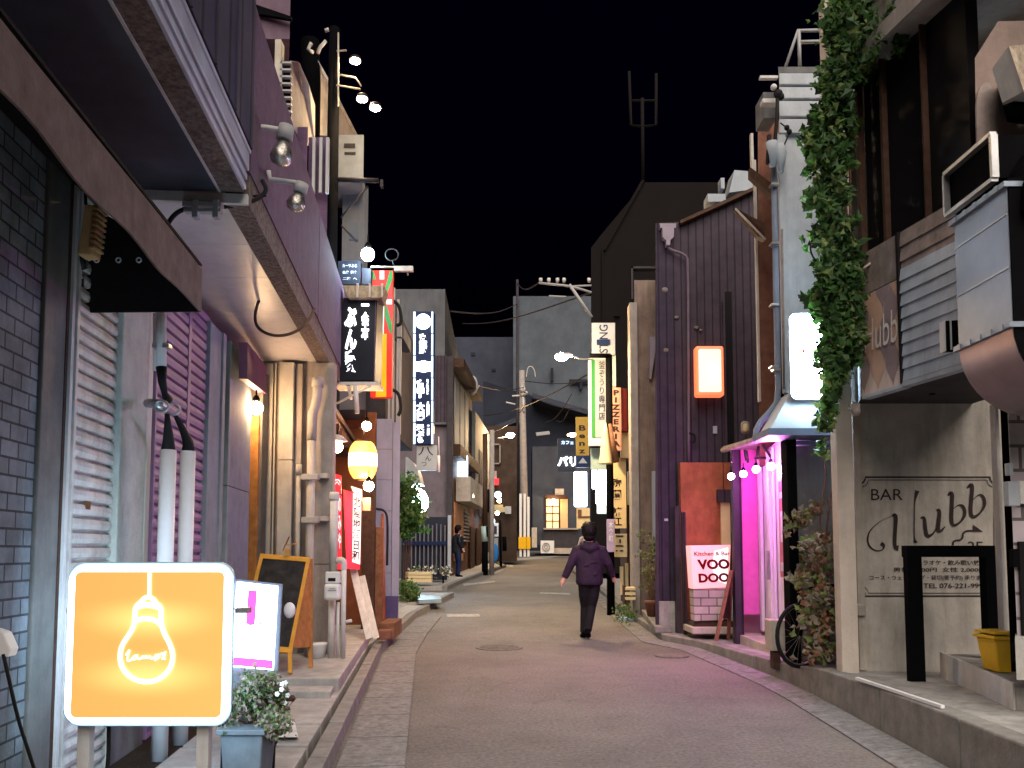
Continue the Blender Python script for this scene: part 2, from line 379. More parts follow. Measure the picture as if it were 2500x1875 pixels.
def stroke(b, pts, wd, n, off):          # a brush line of the given width laid on a surface with normal n
    pts = [Vector(p) for p in pts]; ws = wd if isinstance(wd, (list, tuple)) else [wd] * len(pts); L = []; Rr = []
    for i, p in enumerate(pts):
        t = (pts[min(i + 1, len(pts) - 1)] - pts[max(i - 1, 0)]).normalized(); s = t.cross(n).normalized() * ws[i] / 2
        L.append(p + s + n * off); Rr.append(p - s + n * off)
    k = len(pts); b.add(L + Rr, [(i, i + 1, k + i + 1, k + i) for i in range(k - 1)])
def smoothpts(P, it=2):
    P = [Vector(p) for p in P]
    for _ in range(it):
        Q = [P[0]]
        for a, b in zip(P, P[1:]): Q += [a * 0.75 + b * 0.25, a * 0.25 + b * 0.75]
        Q.append(P[-1]); P = Q
    return P
def bulb(name, label, c, r, m, group=None, cap=True, power=None):
    t = T(name, label, 'light bulb', (c[0], c[1], c[2] - r), group)
    b = MB(); b.ball(c, r, 14, 10); b.build('globe', m, t)
    if cap:
        b = MB(); b.lathe((c[0], c[1], c[2] + r * 0.8), [(r * 0.5, 0), (r * 0.55, r * 0.5), (r * 0.3, r * 1.0), (r * 0.12, r * 1.1), (r * 0.12, r * 2.2)], 10); b.build('socket', M('black_paint'), t)
    return t
def blockbuild(b, plan, z0, z1):       # plan: list of (x, y)
    b.prism([(x, y, z0) for x, y in plan], (0, 0, z1 - z0)); return b
def leafcloud(b, pts, size, n, spread=0.6, droop=0.0, mats=(0, 1)):
    """n pointed leaves near the given centres"""
    for i in range(n):
        c = Vector(random.choice(pts)) + Vector((random.gauss(0, spread), random.gauss(0, spread), random.gauss(0, spread)))
        leaf(b, c, size * random.uniform(0.6, 1.3), random.choice(mats))
def leaf(b, c, s, mi, up=None):
    n = Vector((random.gauss(0, .7), -1 + random.gauss(0, .4), random.gauss(0.2, .6))).normalized()
    t = n.cross(Vector((random.gauss(0, 1), random.gauss(0, 1), random.gauss(0, 1)))).normalized(); s2 = n.cross(t)
    k = n * s * 0.15
    v = [c - t * s * .5, c + s2 * s * .42 - t * s * .1 - k, c + s2 * s * .18 + t * s * .12, c + t * s * .62 + k, c - s2 * s * .18 + t * s * .12, c - s2 * s * .42 - t * s * .1 - k]
    b.m = mi; b.add(v, [(0, 1, 2, 3), (0, 3, 4, 5)], False)

# ================================================================== GROUND
ys = [-8, 0, 4, 8, 12, 14, 18, 24, 30, 36, 44, 52, 62, 75, 110, 200]
b = MB()
for i, y in enumerate(ys):
    for x in (-60, -2.5, 3.5, 60): b.v.append(Vector((x, y, gz(y))))
for i in range(len(ys) - 1):
    for k in range(3): b.f.append([i * 4 + k, i * 4 + k + 1, i * 4 + k + 5, i * 4 + k + 4]); b.mi.append(0); b.sm.append(False)
struct(b.build('road', M('asphalt'), recalc=False))
def strip(b, L, Rr, h, h0=-0.05):            # raised strip between two plan polylines, following the road's rise
    n = len(L)
    for i in range(n - 1):
        q = [L[i], L[i + 1], Rr[i + 1], Rr[i]]
        b.hexa([(x, y, gz(y) + h0) for x, y in q], [(x, y, gz(y) + h) for x, y in q])
def wx(W, y): return (-W - K * y, y)
KL = [wx(.58, 2), wx(.58, 6), wx(.58, 9), wx(.58, 11), (-1.80, 13), (-1.80, 15.5), (-1.62, 18), (-1.42, 20.2)]
KL2 = [(x - .11, y) for x, y in KL]
b = MB()
for (x0, y0), (x1, y1), (u0, v0), (u1, v1) in zip(KL, KL[1:], KL2, KL2[1:]):
    n = max(1, int((y1 - y0) / 0.9))
    for j in range(n):
        a = j / n + .004; c = (j + 1) / n - .004; h = .12 + random.uniform(-.004, .004)
        q = [(x0 + (x1 - x0) * a, y0 + (y1 - y0) * a), (x0 + (x1 - x0) * c, y0 + (y1 - y0) * c), (u0 + (u1 - u0) * c, v0 + (v1 - v0) * c), (u0 + (u1 - u0) * a, v0 + (v1 - v0) * a)]
        b.hexa([(x, y, gz(y) - .05) for x, y in q], [(x, y, gz(y) + h) for x, y in q])
KF = [(-1.75, 22.3), (-1.55, 25), (-1.2, 28), (-.98, 30), (-.6, 33), (-.25, 35.5), (-.6, 37.5), (-2.5, 39.5), (-6, 41)]
strip(b, KF, [(x - .15, y + .05) for x, y in KF], .12)
struct(b.build('kerb', M('kerb'), bevel=.012))
b = MB()   # gutter of long concrete channel stones beside the left kerb
y = 2.0
while y < 15.5:
    y1 = y + .78
    def gx(yy):
        for (x0, y0), (x1, y2) in zip(KL, KL[1:]):
            if y0 <= yy <= y2: return x0 + (x1 - x0) * (yy - y0) / (y2 - y0)
        return KL[-1][0]
    q = [(gx(y) + .035, y), (gx(y1) + .035, y1), (gx(y1) + .46, y1), (gx(y) + .46, y)]
    b.hexa([(a, c, gz(c) - .05) for a, c in q], [(q[0][0], q[0][1], gz(y) + .012), (q[1][0], q[1][1], gz(y1) + .012), (q[2][0], q[2][1], gz(y1) + .022), (q[3][0], q[3][1], gz(y) + .022)])
    y = y1 + .02
struct(b.build('gutter', M('road_side')))
b = MB()   # pavement between kerb and houses, left
PL = [wx(.745, 2), wx(.745, 6), wx(.745, 9), wx(.745, 11), (-1.93, 13), (-1.93, 15.5), (-1.75, 18), (-1.55, 20.2)]
for i in range(len(PL) - 1):
    (x0, y0), (x1, y1) = PL[i], PL[i + 1]; n = max(1, int((y1 - y0) / .6))
    for j in range(n):
        a = j / n; c = (j + 1) / n - .012
        xa, ya = x0 + (x1 - x0) * a, y0 + (y1 - y0) * a; xc, yc = x0 + (x1 - x0) * c, y0 + (y1 - y0) * c
        for u0, u1 in ((0, .34), (.35, .8), (.81, 9)):
            if u0 > .8 and ya < 7: continue
            q = [(xa - u0, ya), (xc - u0, yc), (xc - u1, yc), (xa - u1, ya)]
            h = .11 + random.uniform(-.003, .003)
            b.hexa([(p, r, gz(r) - .05) for p, r in q], [(p, r, gz(r) + h) for p, r in q])
strip(b, [(-1.9, 22.3), (-1.7, 25), (-1.35, 28), (-1.13, 30), (-.75, 33), (-.5, 35.4), (-.75, 37.2)], [(-6, 22.3), (-6, 25), (-6, 28), (-6, 30), (-6, 33), (-6, 35.4), (-6, 38)], .10)
struct(b.build('left_pavement', M('slab'), bevel=.006))
b = MB()   # planting bed of bare soil in front of the shutters
b.hexa([WP(.72 + .8, 2, -.05), WP(.72 + .8, 6.9, -.05), WP(3.2, 6.9, -.05), WP(3.2, 2, -.05)], [WP(.72 + .8, 2, .09), WP(.72 + .8, 6.9, .09), WP(3.2, 6.9, .09), WP(3.2, 2, .09)])
struct(b.build('soil_bed', M('soil')))
b = MB()   # raised terrace in front of the warm-lit wall
b.hexa([WP(.76, 7.35, .05), WP(.76, 12.6, .05), WP(4, 12.6, .05), WP(4, 7.35, .05)], [WP(.76, 7.35, .225), WP(.76, 12.6, .225), WP(4, 12.6, .225), WP(4, 7.35, .225)])
b.hexa([WP(.80, 7.02, .05), WP(.80, 7.33, .05), WP(4, 7.33, .05), WP(4, 7.02, .05)], [WP(.80, 7.02, .165), WP(.80, 7.33, .165), WP(4, 7.33, .165), WP(4, 7.02, .165)])
struct(b.build('terrace_step', M('slab'), bevel=.01))
# right-hand pavement, high near the camera and low beyond
b = MB()
RK = [(2.55, 2, .36), (2.68, 5, .35), (2.74, 6.2, .33), (2.80, 7.6, .28), (2.80, 8.4, .2), (2.66, 10.4, .14), (2.58, 11.3, .12), (2.22, 12.2, .12), (2.20, 15.4, .11), (2.3, 22, .1), (2.3, 30, .1), (2.35, 36, .1), (3.2, 41, .1), (8, 45, .1)]
for (x0, y0, h0), (x1, y1, h1) in zip(RK, RK[1:]):
    b.hexa([(x0 + .16, y0, gz(y0) - .05), (x1 + .16, y1, gz(y1) - .05), (x1 + 9, y1, gz(y1) - .05), (x0 + 9, y0, gz(y0) - .05)],
           [(x0 + .16, y0, gz(y0) + h0 - .01), (x1 + .16, y1, gz(y1) + h1 - .01), (x1 + 9, y1, gz(y1) + h1 - .01), (x0 + 9, y0, gz(y0) + h0 - .01)])
struct(b.build('right_pavement', M('concrete'), recalc=True))
b = MB()
for (x0, y0, h0), (x1, y1, h1) in zip(RK, RK[1:]):
    n = max(1, round((y1 - y0) / 1.2))
    for j in range(n):
        a = j / n + .003; c = (j + 1) / n - .003
        xa, ya, ha = x0 + (x1 - x0) * a, y0 + (y1 - y0) * a, h0 + (h1 - h0) * a; xc, yc, hc = x0 + (x1 - x0) * c, y0 + (y1 - y0) * c, h0 + (h1 - h0) * c
        r = random.uniform(-.006, .006)
        b.hexa([(xa + r, ya, gz(ya) - .05), (xc + r, yc, gz(yc) - .05), (xc + .15, yc, gz(yc) - .05), (xa + .15, ya, gz(ya) - .05)],
               [(xa + r, ya, gz(ya) + ha), (xc + r, yc, gz(yc) + hc), (xc + .15, yc, gz(yc) + hc), (xa + .15, ya, gz(ya) + ha)])
struct(b.build('right_kerb', M('kerb'), bevel=.014))
b = MB()
for (x0, y0, h0), (x1, y1, h1) in zip(RK[:9], RK[1:10]):
    n = max(1, round((y1 - y0) / .6))
    for j in range(n):
        a = j / n + .005; c = (j + 1) / n - .005
        q = [(x0 + (x1 - x0) * a - .30, y0 + (y1 - y0) * a), (x0 + (x1 - x0) * c - .30, y0 + (y1 - y0) * c), (x0 + (x1 - x0) * c - .02, y0 + (y1 - y0) * c), (x0 + (x1 - x0) * a - .02, y0 + (y1 - y0) * a)]
        b.hexa([(p, r, gz(r) - .05) for p, r in q], [(p, r, gz(r) + (.012 if k < 2 else .03)) for k, (p, r) in enumerate(q)])
struct(b.build('right_gutter', M('road_side')))
mat('paint_worn', (0.36, 0.35, 0.33), 0.8, 0.5, 12, 0.2, dirt=0.6)
b = MB()   # worn road paint, a few mm proud of the asphalt
def paint(pts): 
    P = [gr(px, py, .005) for px, py in pts]; b.poly(P)
paint([(1090, 1499), (1170, 1499), (1172, 1505), (1092, 1506)]); paint([(1318, 1446), (1392, 1448), (1392, 1452), (1318, 1449)])
paint([(1130, 1425), (1205, 1418), (1210, 1421), (1132, 1430)]); paint([(1200, 1399), (1226, 1388), (1230, 1392), (1204, 1403)])
paint([(1205, 1367), (1335, 1358), (1380, 1352), (1380, 1356), (1340, 1363), (1210, 1372)]); paint([(1210, 1372), (1250, 1379), (1254, 1384), (1225, 1382)])
struct(b.build('road_markings', M('paint_worn'), recalc=False))
mh = gr(1219, 1582)
t = T('manhole_cover', 'round iron manhole cover in the road left of the walking person', 'manhole cover', (mh.x, mh.y, mh.z))
b = MB(); b.lathe((mh.x, mh.y, mh.z + .001), [(.33, 0), (.33, .008), (.30, .012)], 28); b.build('rim', mat('iron_rust', (.13, .12, .105), .6, .4, 14, .5), t)
b = MB(); b.lathe((mh.x, mh.y, mh.z + .002), [(.285, 0), (.285, .014)], 28)
for i in range(-4, 5): b.box(mh.x - math.sqrt(max(0, .27**2 - (i * .06)**2)), mh.x + math.sqrt(max(0, .27**2 - (i * .06)**2)), mh.y + i * .06 - .01, mh.y + i * .06 + .01, mh.z + .013, mh.z + .020)
b.build('lid', M('iron_rust'), t)
mh = gr(1640, 1602)
b = MB(); b.lathe((mh.x, mh.y, .001), [(.22, 0), (.22, .010), (.19, .014)], 24)
tag(b.build('drain_lid', M('iron_rust')), 'small round iron lid in the road before the magenta-lit shop', 'drain lid')

# ================================================================== LEFT, NEAR: shuttered building
t = T('shuttered_building', 'near left building with grey brick, roller shutters and a purple upper wall over a canopy', 'building', WP(1.9, 5, 0))
b = MB(); b.wb(2.03, -1, 8.75, -.1, 5.0, 5); b.build('wall', M('dark_wall'), t)
b = MB(); b.wb(1.90, -1, yW(88, 1.90), -.1, 3.5, .1); b.build('brick_panel', M('block_blue'), t)
b = MB(); b.wb(1.88, yW(86, 1.88), yW(142, 1.88), -.1, 3.5, .18); b.build('pilaster', M('brown_pilaster'), t, bevel=.008)
b = MB(); b.wb(1.875, yW(142, 1.875), yW(155, 1.875), -.1, 3.5, .15); b.m = 1; b.wb(1.86, yW(155, 1.86), yW(162, 1.86), -.1, 3.5, .15); b.build('door_jamb', [M('wood_dark'), M('white_paint')], t)
def shutter(W, y0, y1, z0, z1, m, name='roller_shutter', pitch=.078, mull=None):
    b = MB(); z = z0; prof = [(-.006, 0), (.006, .006), (.010, .03), (.006, .058), (-.010, .062), (-.010, .078)]
    sc2 = pitch / .078
    P = []
    while z < z1:
        for d, h in prof[:-1] + [prof[-1]]: P.append((d * 1.6, z + h * sc2))
        z += pitch
    n = len(P); vs = [WP(W, y0, h) + NRM * d for d, h in P] + [WP(W, y1, h) + NRM * d for d, h in P]
    b.add(vs, [(i, i + 1, n + i + 1, n + i) for i in range(n - 1)])
    o = b.build(name, m, t)
    b = MB()
    for ya, yb in ([(y0 - .03, y0), (y1, y1 + .03)] + ([(mull - .035, mull + .035)] if mull else [])): b.wb(W - .020, ya, yb, z0 - .02, z1, .04)
    b.build('guide_rail', m, t, bevel=.003)
    return o
sh = shutter(1.875, yW(166, 1.875), yW(268, 1.875), .06, 3.3, M('shutter_grey'))
b = MB(); c = wl(215, 1234, 1.86); b.wb(1.860, c.y - .03, c.y + .035, c.z - .025, c.z + .02, .01); b.build('rusty_patch', mat('rust', (.16, .07, .03), .9, .5, 20, .4), t)
b = MB(); b.wb(1.83, yW(284, 1.83), yW(350, 1.83), .42, 3.3, .3); b.m = 1; b.wb(1.825, yW(350, 1.825), yW(362, 1.825), .42, 3.3, .3); b.build('stone_pillar', [M('stone_pillar'), M('white_paint')], t, bevel=.01)
b = MB(); b.wb(1.845, yW(282, 1.845), yW(362, 1.845), .0, .42, .3); b.build('pillar_foot', M('concrete_dark'), t)
shutter(1.885, yW(366, 1.885), yW(494, 1.885), .06, 3.3, M('shutter_mauve'), pitch=.085, mull=yW(445, 1.885))
b = MB(); b.wb(1.84, yW(501, 1.84), yW(541, 1.84), -.1, 3.3, .2); b.wb(1.82, yW(534, 1.82), yW(541, 1.82), -.1, 3.3, .05); b.m = 1; b.wb(1.90, yW(541, 1.90), yW(552, 1.90), -.1, 3.3, .1); b.m = 0; b.wb(1.84, yW(552, 1.84), yW(606, 1.84), -.1, 1.0, .4); b.wb(1.84, yW(552, 1.84), yW(606, 1.84), 1.006, 1.95, .4); b.wb(1.84, yW(552, 1.84), yW(606, 1.84), 1.956, 3.32, .4)  # black strip between the columns paints in the shade of the gap
b.build('grey_column', [M('grey_pillar'), M('black_paint')], t, bevel=.006)
# wall that closes the recess, facing the street's near end
YB = 9.05
b = MB()
def fpan(p0, p1, q0, q1, y, d=.1): b.fb(p0, p1, q0, q1, y, d)
zt = 3.45; zb = .2
def col(p0, p1, y, d, za=zb, zc=zt): b.box(fx(p0, y, 1250), fx(p1, y, 1250), y, y + d, za, zc)
b.fs(560, 800, 860, 1640, YB + .1, 1.5); b.build('end_wall', M('taupe_wall'), t)
b = MB(); col(636, 660, YB + .02, .09); col(664, 668, YB + .03, .08); col(676, 711, YB - .03, .14, zb, .95); col(676, 711, YB - .03, .14, .956, 2.35); col(676, 711, YB - .03, .14, 2.356, zt); b.build('pilaster', M('pale_wall'), t, bevel=.006)
b = MB(); col(716, 733, YB + .03, .08); b.build('pilaster', M('taupe_wall'), t, bevel=.006)
b = MB(); col(757, 811, YB - .02, .14, zb, 1.2); col(757, 811, YB - .02, .14, 1.206, zt); b.build('corner_pillar', M('taupe_wall'), t, bevel=.006)
b = MB(); col(606, 627, 8.75, .12, zb, 2.8); b.build('wooden_post', M('wood_orange'), t, bevel=.006)
b = MB(); col(628, 636, 8.8, .2, zb, 3.3); b.build('door_jamb', M('brown_pilaster'), t)
b = MB(); col(572, 606, 8.7, .1, zb, 1.05); b.build('low_panel', mat('panel_plum', (.11, .07, .10), .7, .2, 5, .1), t)
b = MB(); b.add([at(604, 836, 7.6), at(651, 895, 8.9), at(651, 962, 8.9), at(604, 925, 7.6)], [(0, 1, 2, 3)]); b.prism([at(604, 836, 7.6), at(651, 895, 8.9), at(651, 962, 8.9), at(604, 925, 7.6)], (-.08, 0, 0)); b.build('fascia_board', mat('pink_board', (.28, .14, .22), .6, .15, 4, .05), t)
b = MB(); b.box(-3.2, -2.86, 7.6, 8.95, 2.62, 2.70); b.build('ceiling_panel', M('soffit_pale'), t)
# canopies
t2 = T('street_canopy', 'long concrete canopy over the left shutters with pebble edge and ribbed metal channel', 'canopy', WP(1.1, 5, 3.3))
y1 = 4.83
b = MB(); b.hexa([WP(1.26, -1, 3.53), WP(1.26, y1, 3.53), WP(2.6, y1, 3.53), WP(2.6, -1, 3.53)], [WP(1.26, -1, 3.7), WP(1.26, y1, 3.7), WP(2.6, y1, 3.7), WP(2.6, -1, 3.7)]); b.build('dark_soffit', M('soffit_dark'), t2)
b = MB(); b.wb(1.12, -1, y1, 3.52, 3.70, .135); b.build('pebble_edge', M('pebble'), t2)
b = MB(); b.wb(1.255, -1, y1, 3.515, 3.535, .015); b.build('edge_strip', M('white_paint'), t2)
b = MB()
for i, (w0, w1, z0, z1) in enumerate([(1.10, 1.14, 3.555, 3.60), (1.115, 1.15, 3.60, 3.63), (1.095, 1.15, 3.63, 3.68), (1.11, 1.15, 3.68, 3.70), (1.085, 1.15, 3.70, 3.83), (1.075, 1.15, 3.83, 3.86)]): b.wb(w0, -1, y1 - .02, 3.52 + (z0 - 3.55) * .81, 3.52 + (z1 - 3.55) * .81, w1 - w0)
b.build('metal_channel', M('channel'), t2, bevel=.006)
y2 = 9.12
b = MB()
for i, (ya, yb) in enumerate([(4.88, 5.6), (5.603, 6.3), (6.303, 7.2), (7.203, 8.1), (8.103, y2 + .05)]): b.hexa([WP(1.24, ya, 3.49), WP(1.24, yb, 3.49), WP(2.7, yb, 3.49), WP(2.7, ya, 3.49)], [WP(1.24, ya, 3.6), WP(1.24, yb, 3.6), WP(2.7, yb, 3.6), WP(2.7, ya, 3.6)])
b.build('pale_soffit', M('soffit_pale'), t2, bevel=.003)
b = MB(); b.wb(1.10, 4.88, 10.5, 3.465, 3.68, .14); b.build('pebble_edge', M('pebble'), t2)
b = MB(); b.wb(1.10, 4.845, 4.875, 3.455, 3.515, 1.5); b.build('end_plate', M('white_paint'), t2)
b = MB(); b.wb(1.09, 4.86, 8.0, 3.66, 4.76, .15); b.wb(1.09, 8.03, 10.5, 3.66, 4.74, .15); b.wb(1.2, 4.86, 10.5, 3.66, 4.68, .6); b.build('purple_parapet', M('purple_wall'), t2)
b = MB(); b.wb(1.07, -1, 4.82, 3.78, 5.6, .2); b.build('sheet_parapet', M('navy_sheet'), t2)
b = MB()
for k in range(13): b.wb(1.06, -.8 + k * .43, -.785 + k * .43, 3.78, 5.6, .015)
b.build('seam', M('navy_sheet'), t2)
# awning
t3 = T('canvas_awning', 'brown canvas awning with sagging valance over the first shutter', 'awning', WP(1.9, 4, 2.7))
ya, yb = 1.2, 4.47; n = 26; P = []; Q = []
for i in range(n + 1):
    y = ya + (yb - ya) * i / n; z = 2.685 + .016 * math.sin(y * 3.1) + .010 * math.sin(y * 8)
    if y > 3.9: z -= .02 * (y - 3.9) / .6
    P.append(WP(1.26 + .012 * math.sin(y * 5), y, z)); Q.append(WP(1.26, y, 2.915 + .006 * math.sin(y * 2)))
b = MB(); b.add(P + Q, [(i, i + 1, n + 2 + i, n + 1 + i) for i in range(n)], True); b.add([p - NRM * .01 for p in P] + [q - NRM * .01 for q in Q], [(i, i + 1, n + 2 + i, n + 1 + i) for i in range(n)], True)
b.add([P[i] for i in range(n + 1)] + [P[i] - NRM * .01 for i in range(n + 1)], [(i, i + 1, n + 2 + i, n + 1 + i) for i in range(n)])
b.build('valance', M('canvas'), t3, recalc=False)
b = MB(); b.hexa([WP(1.26, ya, 2.93), WP(1.26, yb, 2.93), WP(1.9, yb, 3.30), WP(1.9, ya, 3.30)], [WP(1.26, ya, 2.945), WP(1.26, yb, 2.945), WP(1.9, yb, 3.315), WP(1.9, ya, 3.315)]); b.build('roof', M('canvas_in'), t3)
b = MB(); b.prism([WP(1.27, yb - .01, 2.675), WP(1.92, yb - .04, 2.66), WP(1.92, yb - .04, 3.29), WP(1.27, yb - .01, 2.91)], (0, .012, 0)); b.build('end_flap', M('canvas_in'), t3)
b = MB()
for px in (236, 289, 339):
    c = at(px, 635, yb - .065); m_ = 14
    b.tube([c + Vector((math.cos(2 * math.pi * i / m_) * .013, 0, math.sin(2 * math.pi * i / m_) * .013)) for i in range(m_ + 1)], .004, 6, False)
b.build('eyelet', M('white_plastic'), t3)
t3 = T('wall_floodlight', 'timber-coloured unlit floodlight on the shutter frame under the brown awning', 'floodlight', wl(205, 640, 1.75))
c = at(212, 560, 4.25)
b = MB(); b.add([], []); a = [at(206, 497, 4.05), at(238, 500, 4.1), at(225, 622, 4.1), at(188, 622, 4.05)]; b.prism(a, (0.0, .09, 0)); b.build('housing', mat('tan_metal', (.42, .26, .12), .5, .25, 9, .1), t3, bevel=.008)
b = MB()
for i in range(8):
    q = .1 + i * .11; p = a[1].lerp(a[2], q); b.box(p.x - .012, p.x + .016, p.y - .02, p.y + .08, p.z - .004, p.z + .008)
b.build('cooling_fin', M('tan_metal'), t3)
b = MB(); b.tube([at(200, 625, 4.25), at(203, 655, 4.3), wl(178, 660, 1.9)], .012, 6); b.tube([at(212, 625, 4.25), at(210, 655, 4.3)], .008, 6); b.fb(172, 191, 663, 692, 4.28, .06); b.tube([at(210, 500, 4.25), at(208, 465, 4.28)], .008, 6); b.build('bracket', M('dark_metal'), t3)
# power cables and white conduits
def conduit(name, label, px, py0, py1, r, W, m='white_plastic', grp=None):
    d = wl(px, 1500, W); t = T(name, label, 'pipe', (d.x, d.y, .09), grp)
    b = MB(); zt_ = wl(px, py0, W).z; b.tube([(d.x, d.y, .085), (d.x, d.y, zt_)], r, 14); b.build('tube', M(m), t); return t, d, zt_
for i, (px, py, lx) in enumerate(((399, 1094, 'left'), (448, 1097, 'right'))):
    tt, d, z_ = conduit('white_conduit', 'thick white conduit before the mauve shutter, the %s one of the pair' % lx, px, py, 0, .049, 1.60, grp='thick white conduits in front of the mauve shutter')
    top = (408, 1010) if i == 0 else (430, 1018); q = wl(*top, 1.60)
    b = MB(); b.tube([(d.x, d.y, z_ - .01), Vector((d.x, d.y, z_ + .06)), Vector((d.x, d.y, z_ + .08)).lerp(q, .5), q], [.043, .034, .022, .014], 12); b.build('boot', M('rubber'), tt)
tt = T('cable_junction', 'black spliced cables with a ring-shaped joint above the two white conduits', 'cable joint', wl(400, 1000, 1.60))
b = MB()
for cx_, cy_ in ((396, 993), (425, 1000)):
    c = wl(cx_, cy_, 1.58); b.tube([c + Vector((math.cos(a_ * math.pi / 7) * .042, -.01, math.sin(a_ * math.pi / 7) * .035)) for a_ in range(15)], .008, 6, False)
b.tube([wl(362, 985, 1.75), wl(380, 985, 1.62), wl(400, 1000, 1.58)], .03, 10); b.build('joint_ring', M('steel'), tt)
b = MB(); b.tube(smoothpts([wl(394, 897, 1.60), wl(396, 930, 1.59), wl(402, 960, 1.58), wl(408, 1010, 1.6)]), [.03] + [.026] * 40, 10) if False else b.tube([wl(394, 897, 1.60), wl(396, 930, 1.59), wl(402, 960, 1.58), wl(410, 975, 1.58)], [.032, .024, .018, .03], 10); b.build('cable', M('rubber'), tt)
b = MB(); b.tube([wl(393, 765, 1.60), wl(394, 898, 1.60)], .030, 12); b.tube([wl(380, 765, 1.66), wl(380, 905, 1.66)], .016, 10); b.build('riser_pipe', M('white_paint'), tt)
b = MB(); b.fb(371, 412, 838, 848, wl(393, 843, 1.6).y - .02, .05); b.build('clamp', M('steel'), tt)
tt = T('clamped_cable', 'black cable in grey clamps along the edge of the left canopy', 'cable', at(490, 510, 4.9))
b = MB(); b.tube(smoothpts([at(405, 565, 4.75), at(412, 540, 4.75), at(435, 515, 4.8), at(470, 506, 4.85), at(540, 506, 4.9), at(600, 498, 4.95), at(640, 480, 5.0), at(652, 462, 5.0), at(640, 440, 5.0)]), .014, 8)
b.tube(smoothpts([at(372, 500, 4.95), at(375, 480, 4.95), at(400, 477, 4.97), at(560, 480, 5.0), at(650, 478, 5.0)]), .007, 6); b.build('cable', M('rubber'), tt)
b = MB(); b.fb(444, 540, 492, 503, 4.78, .05); b.fb(447, 538, 508, 516, 4.78, .05)
for p in (468, 518): b.fb(p, p + 14, 486, 530, 4.77, .05)
b.build('clamp', M('grey_plastic'), tt, bevel=.003)
tt = T('cable_loop', 'loop of brown cable hanging below the pale canopy ceiling', 'cable', at(660, 750, 6.6))
b = MB(); b.tube(smoothpts([at(655, 700, 7.0), at(632, 730, 6.9), at(620, 775, 6.8), at(630, 805, 6.7), at(670, 822, 6.6), at(715, 815, 6.6), at(750, 790, 6.65), at(768, 755, 6.9)], 3), .013, 8); b.build('cable', mat('cable_brown', (.09, .055, .04), .6, .2, 9, .05), tt)
# two unlit glass spotlights on arms at the canopy corner
def spot(label, pts, arm, rad, y):
    a = at(*pts[0], y); c = at(*pts[1], y); t = T('spot_lamp', label, 'spotlight', (c.x, c.y, c.z - rad), 'unlit reflector lamps at the canopy corner')
    b = MB(); b.tube([at(*p, y + .05) for p in arm], [.018] * len(arm), 8); b.build('arm', M('white_paint'), t)
    ax = (c - a).normalized()
    b = MB(); b.tube([a, a + (c - a) * .45], [rad * .75, rad * .8], 14); b.build('socket', M('grey_plastic'), t)
    b = MB(); b.tube([a + (c - a) * .45, a + (c - a) * .8, c, c + ax * rad * .5, c + ax * rad * .8], [rad * .5, rad * .95, rad * 1.1, rad * .9, rad * .3], 16); b.build('reflector_bulb', mat('clear_glass', (.45, .42, .38), .12, .6, 18, .4, metal=.85), t)
spot('larger unlit reflector lamp pointing down at the canopy corner', [(700, 308), (686, 385)], [(582, 305), (655, 312), (690, 318)], .065, 5.1)
spot('lower unlit reflector lamp on a bent arm by the purple wall', [(738, 448), (722, 500)], [(655, 418), (660, 438), (715, 445), (738, 450)], .058, 5.3)

# gas pipes and meter on the recess wall
def vpipe(label, px, q0, q1, r, y, m, grp='pipes on the warm-lit end wall'):
    x = fx(px, y, 1300); t = T('wall_pipe', label, 'pipe', (x, y, fz(q1, y)), grp)
    b = MB(); b.tube([(x, y, fz(q1, y)), (x, y, fz(q0, y))], r, 12); b.build('tube', M(m), t); return t, x
tt, x = vpipe('thick pale drainpipe with a stepped bend near its top', 757, 1075, 1600, .046, 8.9, 'pale_wall')
b = MB(); b.tube([(x, 8.9, fz(1075, 8.9)), (x + .005, 8.9, fz(1010, 8.9)), (x + .04, 8.9, fz(985, 8.9)), (x + .055, 8.9, fz(960, 8.9)), (x + .055, 8.9, fz(925, 8.9))], .052, 12); b.tube([(x + .055, 8.9, fz(945, 8.9)), (x + .055, 8.9, fz(922, 8.9))], .066, 12); b.build('bend', M('pale_wall'), tt)
b = MB()
for q in (1157, 1262):
    b.fb(735, 775, q, q + 14, 8.83, .1); b.fb(768, 800, q - 2, q + 10, 8.93, .1)
b.build('bracket', M('pale_wall'), tt, bevel=.004)
tt, x = vpipe('slim pale pipe left of the thick drainpipe', 727, 1137, 1540, .026, 8.92, 'pale_wall')
b = MB(); b.tube([(x, 8.92, fz(1160, 8.92)), (x, 8.92, fz(1134, 8.92))], .034, 10); b.build('collar', M('pale_wall'), tt)
tt, x = vpipe('white gas pipe rising above the meter beside the red curtain', 815, 1210, 1400, .044, 8.75, 'white_paint', 'pipes round the gas meter')
b = MB(); b.lathe((x, 8.75, fz(1222, 8.75)), [(.05, 0), (.055, .02), (.055, .06), (.048, .09)], 14); b.build('collar', M('white_paint'), tt)
vpipe('short white pipe below the gas meter', 813, 1455, 1606, .040, 8.75, 'white_paint', 'pipes round the gas meter')
tt, x = vpipe('white pipe with elbow right of the gas meter', 841, 1378, 1606, .028, 8.7, 'white_paint', 'pipes round the gas meter')
b = MB(); b.tube(smoothpts([(x, 8.7, fz(1390, 8.7)), (x, 8.7, fz(1372, 8.7)), (x - .03, 8.7, fz(1366, 8.7)), (x - .07, 8.72, fz(1370, 8.7))]), .032, 10); b.tube([(x, 8.7, fz(1520, 8.7)), (x + .09, 8.7, fz(1515, 8.7))], .018, 8); b.build('elbow', M('white_paint'), tt)
vpipe('thin white pipe between the gas meter and the elbow pipe', 828, 1470, 1606, .018, 8.68, 'white_paint', 'pipes round the gas meter')
